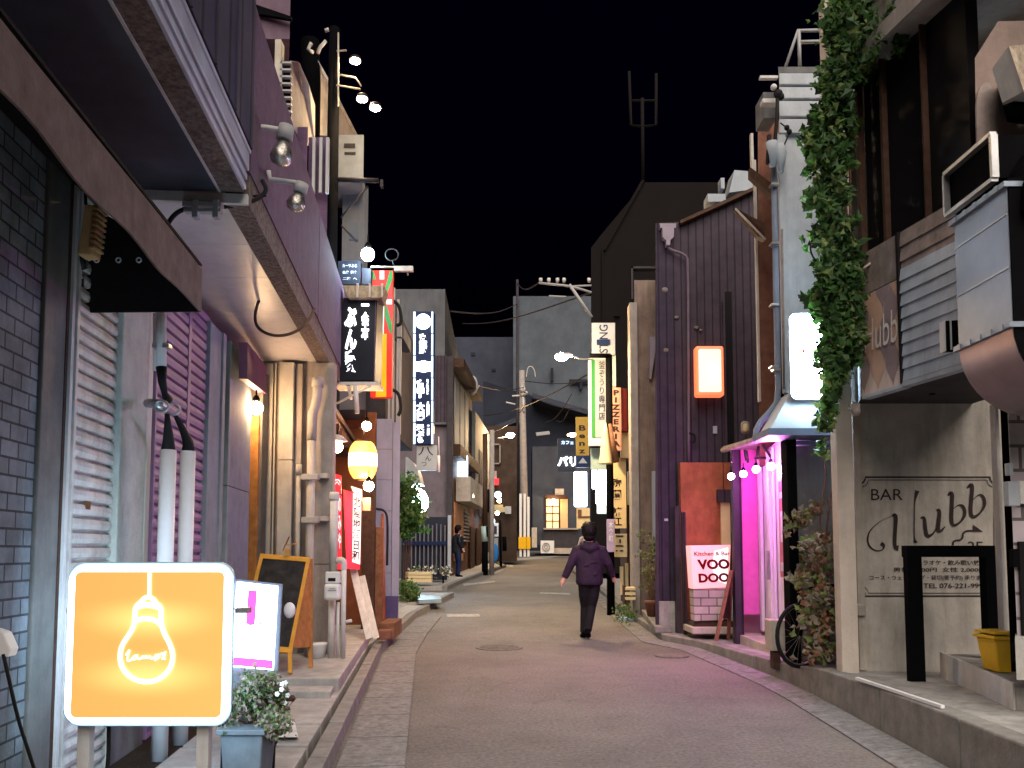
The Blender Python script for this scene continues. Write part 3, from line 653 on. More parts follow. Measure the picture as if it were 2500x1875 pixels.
c = at(809, 1432, 8.6); t = T('gas_meter', 'white gas meter on pipes beside the red curtain', 'gas meter', (c.x, c.y, c.z - .15))
b = MB(); b.fb(790, 829, 1425, 1466, 8.56, .12); b.build('case', M('white_plastic'), t, bevel=.03)
b = MB(); b.fb(794, 828, 1396, 1424, 8.58, .1); b.build('head', M('white_plastic'), t, bevel=.008)
b = MB(); b.fb(801, 819, 1411, 1419, 8.575, .01); b.m = 1; b.fb(800, 821, 1440, 1443, 8.555, .01); b.fb(804, 818, 1436, 1438, 8.555, .01); b.build('dial', [M('black_glass'), M('grey_plastic')], t)
bulb('globe_lamp', 'lit warm globe bulb above the timber post in the recess', at(625, 996, 8.5), .072, M('em_warm_bulb'))
# rain channel / lamp cable
b = MB(); b.tube(smoothpts([WP(1.86, 3.35, .9), WP(1.83, 3.45, .6), WP(1.78, 3.6, .3), WP(1.7, 3.8, .12)], 2), .008, 6)
c = at(2, 1570, 3.3)
t = T('outlet_cable', 'black cable hanging from a white outlet on the grey brick at the left edge', 'cable', (c.x, c.y, .1))
b = MB(); b.tube(smoothpts([at(8, 1597, 3.3), at(20, 1650, 3.3), at(45, 1760, 3.35), at(75, 1850, 3.4), at(110, 1960, 3.5)], 2), .007, 6); b.build('cable', M('rubber'), t)
b = MB(); b.prism([at(-20, 1535, 3.3), at(8, 1545, 3.3), at(25, 1585, 3.3), at(18, 1605, 3.3), at(-20, 1600, 3.3)], (0, .06, 0)); b.build('outlet_box', M('white_plastic'), t, bevel=.006)

# ================================================================== LEFT FOREGROUND SIGNS
def rrect(x0, x1, z0, z1, r, y, n=8):
    P = []
    for cx_, cz_, a0 in ((x1 - r, z1 - r, 0), (x0 + r, z1 - r, 90), (x0 + r, z0 + r, 180), (x1 - r, z0 + r, 270)):
        for i in range(n + 1):
            a = R(a0 + 90 * i / n); P.append(Vector((cx_ + r * math.cos(a), y, cz_ + r * math.sin(a))))
    return P
Y = 3.6; mid = 1575
x0, x1 = fx(163, Y, mid), fx(560, Y, mid); z0, z1 = fz(1768, Y), fz(1380, Y)
t = T('lit_box_sign', 'square orange backlit sign with white bulb drawing at the left', 'sign', ((x0 + x1) / 2, Y + .08, .1))
b = MB(); b.prism(rrect(x0 - .012, x1 + .012, z0 - .012, z1 + .012, .075, Y + .012), (-.05, .16, 0)); b.build('case', mat('case_blue', (.30, .42, .50), .4, .1, 5, .02), t, bevel=.004)
b = MB(); b.prism(rrect(x0, x1, z0, z1, .07, Y), (0, .02, 0)); b.build('lit_border', M('em_white_soft'), t)
i_ = .028
b = MB(); b.prism(rrect(x0 - .055, x1 - .055, z0, z1, .07, Y + .174), (0, .006, 0)); b.build('rear_face', emi('em_rear', (.50, .74, 1.0), 2.2), t)
# orange face: glow of two unmodelled tubes painted into its emission
m = bpy.data.materials.new('orange_backlit'); m.use_nodes = True; N = m.node_tree.nodes; L = m.node_tree.links; bs = N['Principled BSDF']
bs.inputs['Base Color'].default_value = (.6, .3, .1, 1)
tc = N.new('ShaderNodeTexCoord'); sp = N.new('ShaderNodeSeparateXYZ'); L.new(tc.outputs['Object'], sp.inputs[0])
def tubeglow(zc):
    a = N.new('ShaderNodeMath'); a.operation = 'SUBTRACT'; a.inputs[1].default_value = zc; L.new(sp.outputs[2], a.inputs[0])
    a2 = N.new('ShaderNodeMath'); a2.operation = 'DIVIDE'; a2.inputs[1].default_value = .075; L.new(a.outputs[0], a2.inputs[0])
    x_ = N.new('ShaderNodeMath'); x_.operation = 'DIVIDE'; x_.inputs[1].default_value = .25; L.new(sp.outputs[0], x_.inputs[0])
    cb = N.new('ShaderNodeCombineXYZ'); L.new(a2.outputs[0], cb.inputs[0]); L.new(x_.outputs[0], cb.inputs[1])
    ln = N.new('ShaderNodeVectorMath'); ln.operation = 'LENGTH'; L.new(cb.outputs[0], ln.inputs[0])
    mr = N.new('ShaderNodeMapRange'); mr.interpolation_type = 'SMOOTHSTEP'; mr.inputs[1].default_value = 0; mr.inputs[2].default_value = 1.5; mr.inputs[3].default_value = 1; mr.inputs[4].default_value = 0; L.new(ln.outputs['Value'], mr.inputs[0]); return mr.outputs[0]
zb_ = t['_w'][2]; hh = z1 - z0
ad = N.new('ShaderNodeMath'); ad.operation = 'ADD'; L.new(tubeglow(z0 - zb_ + hh * .66), ad.inputs[0]); L.new(tubeglow(z0 - zb_ + hh * .30), ad.inputs[1])
mx = N.new('ShaderNodeMix'); mx.data_type = 'RGBA'; mx.inputs[6].default_value = (1, .50, .11, 1); mx.inputs[7].default_value = (1, .66, .20, 1); L.new(ad.outputs[0], mx.inputs[0]); L.new(mx.outputs[2], bs.inputs['Emission Color'])
mr = N.new('ShaderNodeMapRange'); mr.inputs[3].default_value = .078; mr.inputs[4].default_value = .125; L.new(ad.outputs[0], mr.inputs[0]); L.new(mr.outputs[0], bs.inputs['Emission Strength'])
b = MB(); b.prism(rrect(x0 + i_, x1 - i_, z0 + i_, z1 - i_, .025, Y - .004), (0, .006, 0)); b.build('orange_face', m, t)
def s2(px, py): return at(px, py, Y - .005)
fr = Vector((0, -1, 0)); b = MB()
S = lambda u, v: s2(150 + u / 3.102, 1340 + v / 3.102)
stroke(b, [S(670, 180), S(668, 360)], .0155, fr, .004)
bulbo = [S(x, y) for x, y in ((610, 400), (560, 440), (560, 540), (540, 610), (500, 670), (455, 740), (443, 830), (465, 910), (530, 975), (600, 1002), (650, 1006), (710, 1000), (790, 955), (840, 880), (848, 790), (820, 710), (785, 650), (765, 590), (757, 530), (757, 440), (720, 415), (705, 385), (665, 363), (625, 375), (605, 410))]
stroke(b, smoothpts(bulbo), .021, fr, .004); stroke(b, smoothpts([S(605, 420), S(660, 412), S(720, 425)]), .014, fr, .0045); stroke(b, smoothpts([S(565, 450), S(650, 425), S(750, 450)]), .016, fr, .0055)
stroke(b, smoothpts([S(545, 560), S(600, 530), S(660, 526), S(730, 545), S(765, 585)]), .021, fr, .0065)
for P in ([(492, 805), (525, 755), (512, 800), (503, 840), (512, 852), (545, 830)], [(585, 805), (555, 808), (540, 832), (556, 840), (585, 815), (590, 838), (610, 826)], [(610, 832), (625, 803), (630, 834), (650, 802), (655, 833), (675, 803), (682, 836), (705, 820)], [(720, 795), (712, 857), (722, 810), (745, 795), (752, 815), (725, 835)], [(752, 795), (775, 790), (797, 800), (760, 832), (795, 832)], [(770, 805), (798, 776)]):
    stroke(b, smoothpts([S(*p) for p in P]), .0075, fr, .0075)
b.build('bulb_drawing', emi('em_drawing', (1.0, .93, .82), 0.17), t, recalc=False)
b = MB()
for px in (207, 497): b.box(fx(px - 15, Y + .09, 1850), fx(px + 15, Y + .09, 1850), Y + .07, Y + .12, .09, z0 + .05)
b.build('leg', M('white_paint'), t, bevel=.004)
b = MB(); b.box(x0 - .04, x0, Y + .06, Y + .12, fz(1500, Y), fz(1487, Y)); b.box(x1, x1 + .055, Y + .06, Y + .12, fz(1500, Y), fz(1487, Y)); b.build('bracket', M('steel'), t)
b = MB(); b.tube(smoothpts([(fx(237, Y, 1800), Y + .1, z0), (fx(240, Y, 1800), Y + .1, .4), (fx(225, Y, 1800), Y + .1, .25), (fx(205, Y, 1800), Y + .1, .1)], 2), .009, 6); b.build('cable', M('rubber'), t)
# second backlit sign
TL, TR, BR, BL = at(579, 1420, 4.78), at(679, 1431, 4.84), at(653, 1634, 4.62), at(562, 1625, 4.56)
n = (TR - TL).cross(BL - TL).normalized(); n = n if n.y < 0 else -n
t = T('lit_menu_sign', 'narrow white backlit sign leaning back with magenta fork and bar behind the orange sign', 'sign', (TL.x + .1, 4.75, .11))
ctr = (TL + BR) / 2
def grow(P, k): return [ctr + (p - ctr) * k for p in P]
def uvp(u, v): return TL + (TR - TL) * u + (BL - TL) * v
fr4 = [uvp(-.12, -.05), uvp(1.12, -.05), uvp(1.12, 1.25), uvp(-.12, 1.25)]
b = MB(); b.prism([p - n * .012 for p in fr4], -n * .11); b.build('case', mat('case_grey', (.11, .12, .15), .5, .15, 5, .03), t, bevel=.006)
b = MB(); b.prism([uvp(0, 0), uvp(1, 0), uvp(1, 1), uvp(0, 1)], -n * .02); b.build('lit_face', M('em_white_soft'), t)
b = MB()
def uq(u0, v0, u1, v1, k=.004, rnd=False):
    P = [uvp(u0, v0), uvp(u1, v0), uvp(u1, v1), uvp((u0 + u1) / 2, v1 + .022) if rnd else uvp((u0 + u1) / 2, v1), uvp(u0, v1)]; b.poly([p + n * k for p in P])
uq(.28, .09, .50, .50, rnd=True); uq(.02, .90, .98, .998); b.poly([uvp(.58, .50) + n * .004, uvp(.66, .50) + n * .004, uvp(.68, .44) + n * .004]); b.build('magenta_print', M('em_magenta_print'), t, recalc=False)
b = MB()
for u in (.60, .68, .76): stroke(b, [uvp(u, .09), uvp(u - .01, .18)], .006, n, .004)
stroke(b, [uvp(.25, .09), uvp(.25, .055), uvp(.82, .05), uvp(.82, .09)], .003, n, .004); b.build('line_drawing', M('black_sign'), t, recalc=False)
b = MB()
for u in (-.05, 1.05):
    p = uvp(u, 1.2) - n * .06; b.tube([p, (p.x, p.y - .02, .11)], .018, 8)
b.build('leg', M('dark_metal'), t)
# planter with bush
t = T('grey_planter', 'grey plastic planter at the foot of the lit signs', 'planter', (fx(595, 4.3, 1800), 4.45, .11))
xl, xr = fx(530, 4.3, 1780), fx(645, 4.3, 1780)
b = MB(); b.hexa([(xl + .03, 4.33, .11), (xr - .03, 4.33, .11), (xr - .03, 4.55, .11), (xl + .03, 4.55, .11)], [(xl + .01, 4.31, .40), (xr - .01, 4.31, .40), (xr - .01, 4.57, .40), (xl + .01, 4.57, .40)]); b.build('tub', mat('planter_grey', (.12, .14, .15), .6, .2, 9, .1, dirt=.3), t, bevel=.01)
b = MB(); b.box(xl - .005, xr + .005, 4.295, 4.585, .40, .43); b.build('rim', M('planter_grey'), t, bevel=.006)
def bush(name, label, pts, size, n, spread, mats, stems=True, group=None, cat='plant', base=None):
    c = sum((Vector(p) for p in pts), Vector()) / len(pts); base = base or (c.x, c.y, min(p[2] for p in pts) - .1)
    t = T(name, label, cat, base, group)
    b = MB(); leafcloud(b, pts, size, n, spread, mats=range(len(mats))); b.build('foliage', mats, t, recalc=False)
    if stems:
        b = MB()
        for p in random.sample(list(pts), min(len(pts), 9)): b.tube([base, Vector(base).lerp(Vector(p), .5) + Vector((random.uniform(-.03, .03), 0, .03)), p], [.006, .005, .003], 5)
        b.build('stem', M('wood_mid'), t)
    return t
P = [at(random.triangular(548, 705, 640), random.uniform(1650, 1785), random.uniform(4.3, 4.65)) for _ in range(70)]
bush('flowering_bush', 'straggly bush with small white flowers growing from the grey planter', P, .026, 3000, .026, [M('leaf_pale'), M('leaf_dry'), M('leaf'), M('leaf_dry'), M('leaf_dry')], base=((xl + xr) / 2, 4.45, .42))
b = MB()
for _ in range(15):
    c = at(random.uniform(590, 705), random.uniform(1660, 1720), random.uniform(4.25, 4.5))
    b = MB(); b.ball(c, .004, 6, 4)
    for k in range(5):
        q = k * 1.257; b.ball(c + Vector((math.cos(q) * .008, -.003, math.sin(q) * .008)), .0065, 6, 4)
    b.build('flower', M('flower'), bpy.data.objects['flowering_bush'])
# loose stones round the planter
for i, (px, py, s_) in enumerate(((708, 1705, .055), (690, 1790, .04), (660, 1815, .05), (625, 1840, .045), (700, 1730, .035))):
    c = gr(px, py, .13); b = MB(); b.ball(c + Vector((0, 0, 0)), s_ * .7, 7, 5, (1.3, 1, .7))
    for v in b.v: v += Vector((random.uniform(-1, 1), random.uniform(-1, 1), random.uniform(-1, 1))) * s_ * .14
    for k in range(len(b.sm)): b.sm[k] = False
    tag(b.build('edging_rock', M('soil') if i % 2 else M('wood_dark')), ['dark rock lying right of the bush on the slabs', 'dark rock just below the bush', 'dark rock next to the planter, second from it', 'dark rock nearest the planter wall', 'small dark rock leaning on the larger rock by the slabs'][i], 'rock', 'rocks edging the planting bed')
b = MB(); b.hexa([gr(652, 1800, .12), gr(728, 1800, .12), gr(720, 1762, .12), gr(690, 1750, .12)], [gr(652, 1800, .14), gr(728, 1800, .14), gr(720, 1762, .14), gr(690, 1750, .14)])
tag(b.build('paving_offcut', M('pebble_white')), 'pale flat stone offcut lying at the bed edge by the planter', 'stone')

# ================================================================== LEFT, restaurant and beyond
def qb(b, TLp, TRp, BRp, BLp, th):      # slab from four 3D corners, thickness vector
    b.prism([TLp, TRp, BRp, BLp], th)
t = T('izakaya_front', 'timber restaurant front glowing orange under a small eave behind the gas meter', 'building', WP(1.3, 11, .2))
b = MB(); b.wb(1.78, 10.7, 13.45, .2, 3.9, 3); b.box(fx(790, 13.2, 1300), fx(914, 13.2, 1300), 13.2, 13.3, .1, 3.6); b.build('wall', mat('orange_plaster', (.20, .075, .03), .8, .25, 5, .2, dirt=.2), t)
b = MB(); b.wb(1.16, 9.6, 13.4, 2.95, 3.05, .5); b.wb(1.12, 9.6, 13.4, 3.05, 3.12, .3)
for k in range(9): b.wb(1.10, 9.8 + k * .42, 9.86 + k * .42, 2.86, 2.95, .4)
b.build('eave', M('wood_dark'), t)
b = MB(); b.wb(1.74, 10.8, 12.6, .25, 2.6, .05); b.build('sliding_door', M('wood_mid'), t)
def lcol(name, p0, p1, y, m, z0=.2, z1=3.0, d=.12, bev=.005):
    b = MB(); b.box(fx(p0, y, 1300), fx(p1, y, 1300), y, y + d, z0, z1); return b.build(name, M(m), t, bevel=bev)
lcol('post', 884, 913, 11.9, 'wood_dark', .1, 2.6, .16)
lcol('post', 913, 934, 12.1, 'wood_mid', .1, 1.7, .1)
b = MB(); b.wb(1.2, 9.7, 10.9, .22, .42, .5); b.build('door_step', M('concrete'), t, bevel=.01)
t = T('paper_lantern', 'big glowing orange paper lantern under the restaurant eave', 'lantern', at(885, 1180, 10.6))
c = at(886, 1124, 10.6); rr = .185
b = MB(); prof = []
nn = 22
for i in range(nn + 1):
    v = i / nn; z = (.5 - v) * .48; r = rr * (1 - abs(2 * v - 1) ** 3.2 * .38) + (.004 if i % 2 else 0)
    b_ = r; prof.append((r, z))
b.lathe(c, prof, 24)
k = 0
for i in range(nn):
    for j in range(24):
        b.mi[k] = 1 if .30 < (i + .5) / nn < .68 else 0; k += 1
b.build('shade', [M('em_lantern'), M('em_lantern_mid')], t)
b = MB(); b.lathe(c + Vector((0, 0, .24)), [(.10, 0), (.10, .025)], 18); b.lathe(c - Vector((0, 0, .27)), [(.09, 0), (.09, .025)], 18); b.build('end_ring', M('wood_dark'), t)
b = MB(); b.tube([c + Vector((0, 0, .26)), c + Vector((0, .05, .42)), c + Vector((-.2, .1, .44))], .006, 5); b.build('hanger', M('dark_metal'), t)
bulb('globe_bulb', 'bare warm bulb above the paper lantern', at(895, 1040, 10.7), .062, M('em_warm_bulb'), 'bare bulbs around the paper lantern')
bulb('globe_bulb', 'bare warm bulb just below the paper lantern', at(900, 1187, 10.4), .066, M('em_warm_bulb'), 'bare bulbs around the paper lantern')
bulb('globe_bulb', 'bare warm bulb left of the paper lantern by the white pipe', at(823, 1091, 10.0), .07, M('em_warm_bulb'), 'bare bulbs around the paper lantern')
b = MB(); b.lathe(at(824, 1075, 10.0), [(.13, -.01), (.05, .06), (.02, .07)], 16); tag(b.build('lamp_shade', M('white_paint')), 'white enamel shade over the bulb by the white pipe', 'lamp shade')
t = T('red_banner', 'red vertical banner with black-on-white lettering glowing beside the lantern', 'banner', at(860, 1395, 10.9))
b = MB(); qb(b, at(838, 1195, 10.9), at(882, 1208, 11.1), at(878, 1390, 11.1), at(846, 1388, 10.9), (0, .01, 0)); b.build('cloth', M('em_red_lit'), t)  # banner cloth and its white strip emit in place of lamplight falling on them
b = MB(); b.add([], []); qb(b, at(862, 1204, 10.98), at(882, 1208, 11.04), at(879, 1378, 11.04), at(860, 1372, 10.98), (0, .006, 0)); b.build('white_strip', M('em_pinkcore'), t)
text('北\n陸\n地\n酒\n日\n和', at(863, 1212, 10.96), at(881, 1215, 11.02), at(859, 1368, 10.96), M('lettering'), t, bold=.02)
t = T('red_curtain', 'short red split curtain with a pink crest in the restaurant doorway', 'curtain', at(825, 1390, 9.9))
b = MB()
for (p0, p1, q0, q1) in ((812, 833, 1155, 1205), (824, 834, 1205, 1390)): qb(b, at(p0, q0, 9.95), at(p1, q0 + 6, 9.95), at(p1, q1, 9.95), at(p0, q1, 9.95), (0, .008, 0))
b.build('cloth', M('em_red_lit'), t)  # lamplight on curtain, crest and letters painted in as emission
b = MB(); c = at(823, 1180, 9.93); 
stroke(b, [c + Vector((math.cos(a / 8 * math.pi) * .04, 0, math.sin(a / 8 * math.pi) * .045)) for a in range(0, 9)], .013, fr, .003); stroke(b, [c + Vector((-.03, 0, -.02)), c + Vector((0, 0, .02)), c + Vector((.03, 0, -.02))], .01, fr, .004)
b.build('crest', M('em_pinkcore'), t, recalc=False)
text('の\nみ\nや', at(826, 1215, 9.93), at(833, 1215, 9.93), at(826, 1340, 9.93), M('em_pinkcore'), t, bold=.02)
b = MB(); qb(b, at(857, 1187, 10.8), at(884, 1195, 10.9), at(884, 1222, 10.9), at(862, 1200, 10.8), (0, .01, 0)); tag(b.build('menu_sheet', M('white_plastic')), 'white menu sheet hung above the red banner under the lantern', 'paper notice')
b = MB(); b.fb(885, 905, 1215, 1247, 10.5, .03); tag(b.build('price_board', mat('pinkish_board', (.5, .25, .18), .7, .15, 5, .05), bevel=.003), 'small salmon board hanging under the lowest bulb', 'notice board')
t = T('leaning_boards', 'two white-painted planks leaning on the restaurant post', 'planks', at(880, 1555, 10.4))
b = MB(); qb(b, at(853, 1388, 11.2), at(870, 1386, 11.2), at(910, 1556, 10.3), at(893, 1562, 10.3), (0, .04, .0)); b.build('long_plank', M('white_paint'), t, bevel=.004)
b = MB(); qb(b, at(875, 1408, 11.3), at(890, 1404, 11.3), at(925, 1556, 10.35), at(912, 1562, 10.35), (0, .04, .0)); b.build('short_plank', M('white_paint'), t, bevel=.004)
t = T('garden_broom', 'broom and folded parasol leaning by the lilac wall', 'broom', at(930, 1530, 12.2))
b = MB(); b.tube([at(934, 1255, 12.9), at(931, 1530, 12.2)], [.02, .07], 8); b.build('shaft', M('red_wood'), t)
b = MB(); b.tube(smoothpts([at(918, 1242, 12.9), at(940, 1245, 12.9), at(947, 1270, 12.9), at(945, 1380, 12.9)], 2), .02, 6); b.build('hook', M('dark_metal'), t)
b = MB(); b.box(*[*sorted((fx(935, 12, 1530), fx(972, 12, 1530))), 11.6, 12.4, .12, .34]); tag(b.build('wooden_step', M('wood_mid'), bevel=.01), 'low brown timber step at the foot of the lilac wall', 'step')
b = MB(); b.fb(920, 952, 1540, 1562, 11.0, .25); tag(b.build('terracotta_trough', M('terracotta'), bevel=.01), 'small terracotta trough next to the leaning planks', 'plant trough')
# lilac wall facing the camera and its building
t = T('lilac_building', 'tiled lilac-blue lit wall end beyond the lantern restaurant', 'building', (-2, 14, 0))
b = MB(); ya = 13.4
_e = fx(976, ya, 1300); b.prism([(-4, ya, -.1), (fx(958, ya, 1300), ya, -.1), (fx(958, ya, 1300), ya, 3.5), (-4, ya, 3.5)], (_e / ya * 4.1, 4, 0)); b.build('wall', M('blue_grey_wall'), t)
b = MB(); zz = gz(ya) + .45; k = 0
while zz < 3.4:
    b.box(fx(912, ya, 1300), fx(957, ya, 1300), ya - .03, ya, zz, zz + .50); zz += .506
b.build('tile', M('blue_grey_wall'), t, bevel=.004)
b = MB(); b.prism([(fx(958, ya, 1300), ya - .05, 0), (_e, ya - .05, 0), (_e, ya - .05, 3.46), (fx(958, ya, 1300), ya - .05, 3.46)], (_e / ya * 1.05, 1, 0)); b.build('corner_strip', M('blue_grey_wall'), t, bevel=.004)
b = MB(); b.prism([(fx(934, ya, 1450), ya - .04, gz(ya)), (fx(972, ya, 1450), ya - .04, gz(ya)), (fx(974, ya, 1450), ya - .04, .62), (fx(940, ya, 1450), ya - .04, .62)], (0, -.06, 0)); b.build('plinth', mat('indigo', (.07, .055, .13), .7, .2, 5, .1), t)
b = MB(); b.box(-6, fx(940, 13.7, 900), 13.8, 17.6, 3.5, 5.9); b.build('upper_storey', M('dark_wall'), t)
b = MB()
for i, px in enumerate((948, 957, 968, 974)): b.box(fx(px, 13.6, 900), fx(px + 5, 13.6, 900), 13.6, 13.66, 3.3, 6.0 - i * .2)
b.build('downpipe', M('grey_plastic'), t)
b = MB(); b.fb(960, 986, 795, 823, 13.7, 1.0); b.fb(965, 985, 822, 826, 13.6, 1.0); b.build('window_hood', M('grey_build'), t)
b = MB(); b.tube(smoothpts([at(955, 950, 13.2), at(975, 960, 13.2), at(980, 1000, 13.2), at(972, 1015, 13.2)]), .03, 6); b.tube(smoothpts([at(960, 735, 13.4), at(975, 745, 13.4), at(982, 790, 13.4), at(968, 795, 13.4)]), .03, 6); b.build('cable', M('rubber'), t)

# illuminated black sign and things stacked above it
t = T('black_light_sign', 'black hanging sign box with glowing white brush lettering beside the purple parapet', 'sign', at(885, 930, 10.2))
y = 10.2
b = MB(); b.prism([at(838, 727, y), at(920, 727, y), at(915, 928, y), at(815, 930, y)], (.03, .35, 0)); b.build('case', M('black_sign'), t, bevel=.006)
b = MB(); b.prism([at(918, 727, y - .01), at(932, 730, y + .3), at(925, 938, y + .3), at(914, 930, y - .01)], (-.01, .01, 0)); b.build('side_panel', mat('lilac_panel', (.16, .12, .20), .5, .1, 5, .03), t)
ftext('ぶ\nん\n家', 841, 872, 750, 910, y, M('em_letter'), t, bold=.055, off=.012)
ftext('一\n会\n本', 882, 902, 742, 830, y, M('em_letter'), t, bold=.05, off=.012)
b = MB(); b.fb(812, 924, 932, 940, y - .02, .4); b.build('bottom_tray', M('white_paint'), t, bevel=.004)
b = MB(); b.tube([at(822, 985, y), at(905, 942, y)], .014, 6); b.tube([at(868, 942, y), at(872, 1010, y)], .03, 8); b.tube([at(850, 942, y), at(858, 975, y + .1)], .02, 8); b.build('stay', M('white_paint'), t)
b = MB(); b.prism([at(835, 697, y - .1), at(938, 697, y - .1), at(930, 727, y - .1), at(850, 727, y - .1)], (0, .35, 0)); b.build('cover_plate', mat('stained_plate', (.33, .27, .18), .8, .45, 14, .4, dirt=.7), t, bevel=.004)
b = MB()
for px in (870, 900, 930): b.fb(px, px + 5, 692, 725, y - .13, .02)
b.build('rib', M('beige_wall'), t)
t = T('dark_name_board', 'dark board with rows of small pale marks under the bright floodlight', 'sign', at(865, 690, 10.6))
b = MB(); b.fb(825, 880, 637, 694, 10.6, .15); b.fb(884, 905, 655, 694, 10.6, .15); b.build('panel', M('black_sign'), t)
ftext('カーサふじ', 836, 872, 645, 653, 10.6, M('plate_grey'), t, bold=.03); ftext('会席  和食', 836, 872, 661, 669, 10.6, M('plate_grey'), t, bold=.03); ftext('二階  へ', 837, 872, 677, 684, 10.6, M('plate_grey'), t, bold=.03)
bulb('flood_lamp', 'very bright bluish floodlight high above the black sign', at(898, 621, 10.3), .085, M('em_flood'))
b = MB(); b.tube([at(905, 652, 10.4), at(962, 652, 10.4)], .012, 6); b.fb(962, 1008, 649, 661, 10.35, .06); b.tube([at(994, 661, 10.4), at(996, 672, 10.4)], .012, 5); tag(b.build('mounting_bar', M('beige_wall')), 'pale mounting bar right of the bright floodlight', 'bar')
b = MB(); c = at(957, 622, 10.4); b.tube([c + Vector((math.cos(a * math.pi / 9) * .085, 0, math.sin(a * math.pi / 9) * .08)) for a in range(19)], .009, 6, False); b.tube([c + Vector((.01, 0, -.08)), at(962, 650, 10.4)], .009, 5); tag(b.build('cable_coil', M('rubber')), 'coiled cable on the bar beside the floodlight', 'cable')
t = T('striped_sign', 'tall red board with yellow column, green diagonals and white squares', 'sign', at(930, 970, 11.4))
y = 11.4
b = MB(); b.prism([at(908, 660, y), at(959, 660, y), at(956, 970, y), at(904, 970, y)], (0, .12, 0)); b.build('red_board', M('red_paint'), t)
def pane(b, P, o=.004): b.poly([at(px, py, y - o) for px, py in P])
b = MB(); pane(b, [(929, 815), (944, 815), (942, 969), (917, 969)] if 0 else [(928, 815), (944, 815), (943, 969), (917, 969)]); b.build('yellow_column', M('yellow_paint'), t, recalc=False)
b = MB(); pane(b, [(952, 661), (958, 661), (958, 682), (941, 725), (939, 708)]); pane(b, [(939, 745), (944, 745), (957, 792), (957, 815), (951, 810), (939, 770)]); pane(b, [(908, 661), (912, 661), (918, 682), (909, 682)]); b.build('green_band', M('green_paint'), t, recalc=False)
b = MB(); pane(b, [(927, 661), (938, 661), (938, 682), (927, 682)], .006); pane(b, [(943, 731), (957, 731), (957, 743), (943, 743)], .006); pane(b, [(931, 740), (938, 740), (937, 815), (930, 815)], .006); b.build('white_patch', M('white_plastic'), t, recalc=False)
# upper left: set-back storeys, AC, tanks, lit roof wall, pole with lamps
t = T('upper_left_building', 'set-back upper storeys with ducts behind the purple parapet', 'building', at(650, 400, 9.5))
b = MB(); b.fs(575, 712, -400, 95, 9.4, 3); b.build('upper_wall', mat('maroon_panel', (.13, .085, .115), .8, .25, 4, .2, dirt=.3), t)
b = MB(); b.prism([at(588, 0, 9.35), at(590, 26, 9.35), at(711, 47, 9.3), at(711, 40, 9.3), at(594, 0, 9.35)], (0, .05, 0)); b.build('dark_joint', M('black_paint'), t)
b = MB(); b.fb(668, 684, 95, 370, 9.2, .14); b.build('downpipe', M('beige_wall'), t, bevel=.01)
b = MB(); b.fs(684, 750, 310, 470, 9.5, 2); b.fs(752, 800, 335, 560, 9.6, 1.6); b.build('lower_wall', M('purple_wall'), t)
b = MB()
for px in (762, 779, 795): b.fb(px, px + 7, 335, 470, 9.5, .05)
b.build('window_mullion', M('grey_plastic'), t)
t = T('outdoor_unit', 'large pale air-conditioning cabinet with open grille near the upper storeys', 'air conditioner', at(715, 310, 9.2))
b = MB(); b.prism([at(710, 150, 9.2), at(730, 150, 9.2), at(747, 205, 10.3), at(747, 315, 10.3), at(710, 300, 9.2)], (.0, .5, 0)); b.build('cabinet', M('taupe_wall'), t, bevel=.01)
b = MB()
for q in range(150, 300, 17): b.fb(683, 711, q, q + 4, 9.15, .05)
b.fb(683, 687, 150, 300, 9.15, .05); b.build('grille', M('grey_plastic'), t)
b = MB(); b.fb(685, 711, 150, 300, 9.25, .04); b.build('recess', M('black_paint'), t)
t = T('roof_screen_wall', 'cream roof-top wall lit by the three warm lamps', 'wall', at(820, 327, 11.5))
b = MB(); b.prism([at(774, 152, 11.2), at(805, 206, 11.8), at(868, 327, 14), at(868, 335, 14), at(774, 330, 11.2)], (-.15, .05, 0)); b.build('panel', M('beige_wall'), t)
b = MB(); b.tube([at(774, 150, 11.15), at(805, 204, 11.75), at(869, 328, 14)], .025, 6); b.build('coping', M('white_paint'), t)
t = T('roof_tank', 'grey roof-top cabinet with small vents below the cream wall', 'tank', at(855, 445, 11.8))
b = MB(); b.fs(824, 888, 328, 446, 11.8, .9); b.build('body', mat('tank_grey', (.15, .16, .17), .6, .2, 5, .1), t, bevel=.015)
b = MB(); b.fb(840, 867, 350, 360, 11.78, .01); b.fb(841, 868, 371, 376, 11.78, .01); b.build('vent', M('dark_metal'), t)
t = T('stair_tower', 'narrow grey block under the roof cabinet behind the black pole', 'building', at(860, 700, 12.2))
b = MB(); b.fs(833, 888, 447, 1000, 12.2, 1.5); b.fs(888, 896, 460, 1000, 12.5, 1.5); b.build('wall', M('grey_build'), t)
b = MB(); b.fb(853, 876, 542, 585, 12.18, .01); b.fb(857, 873, 485, 492, 12.18, .01); b.build('panel', M('far_grey'), t)
t = T('black_pole', 'tall black utility pole carrying three warm lamps at upper left', 'utility pole', (fx(812, 10.9, 500), 10.9, .2))
xx = fx(812, 10.9, 400)
b = MB(); b.tube([(xx, 10.9, .2), (xx, 10.9, fz(70, 10.9))], [.09, .075], 14); b.build('shaft', M('black_paint'), t)
b = MB(); b.tube([at(812, 438, 10.9), at(925, 441, 10.9)], .035, 8); b.fb(928, 935, 438, 455, 10.85, .08); b.tube([at(898, 455, 10.9), at(833, 530, 10.9)], .014, 6); b.tube([at(833, 550, 10.9), at(872, 590, 10.9)], .014, 6); b.build('crossarm', M('dark_metal'), t)
b = MB()
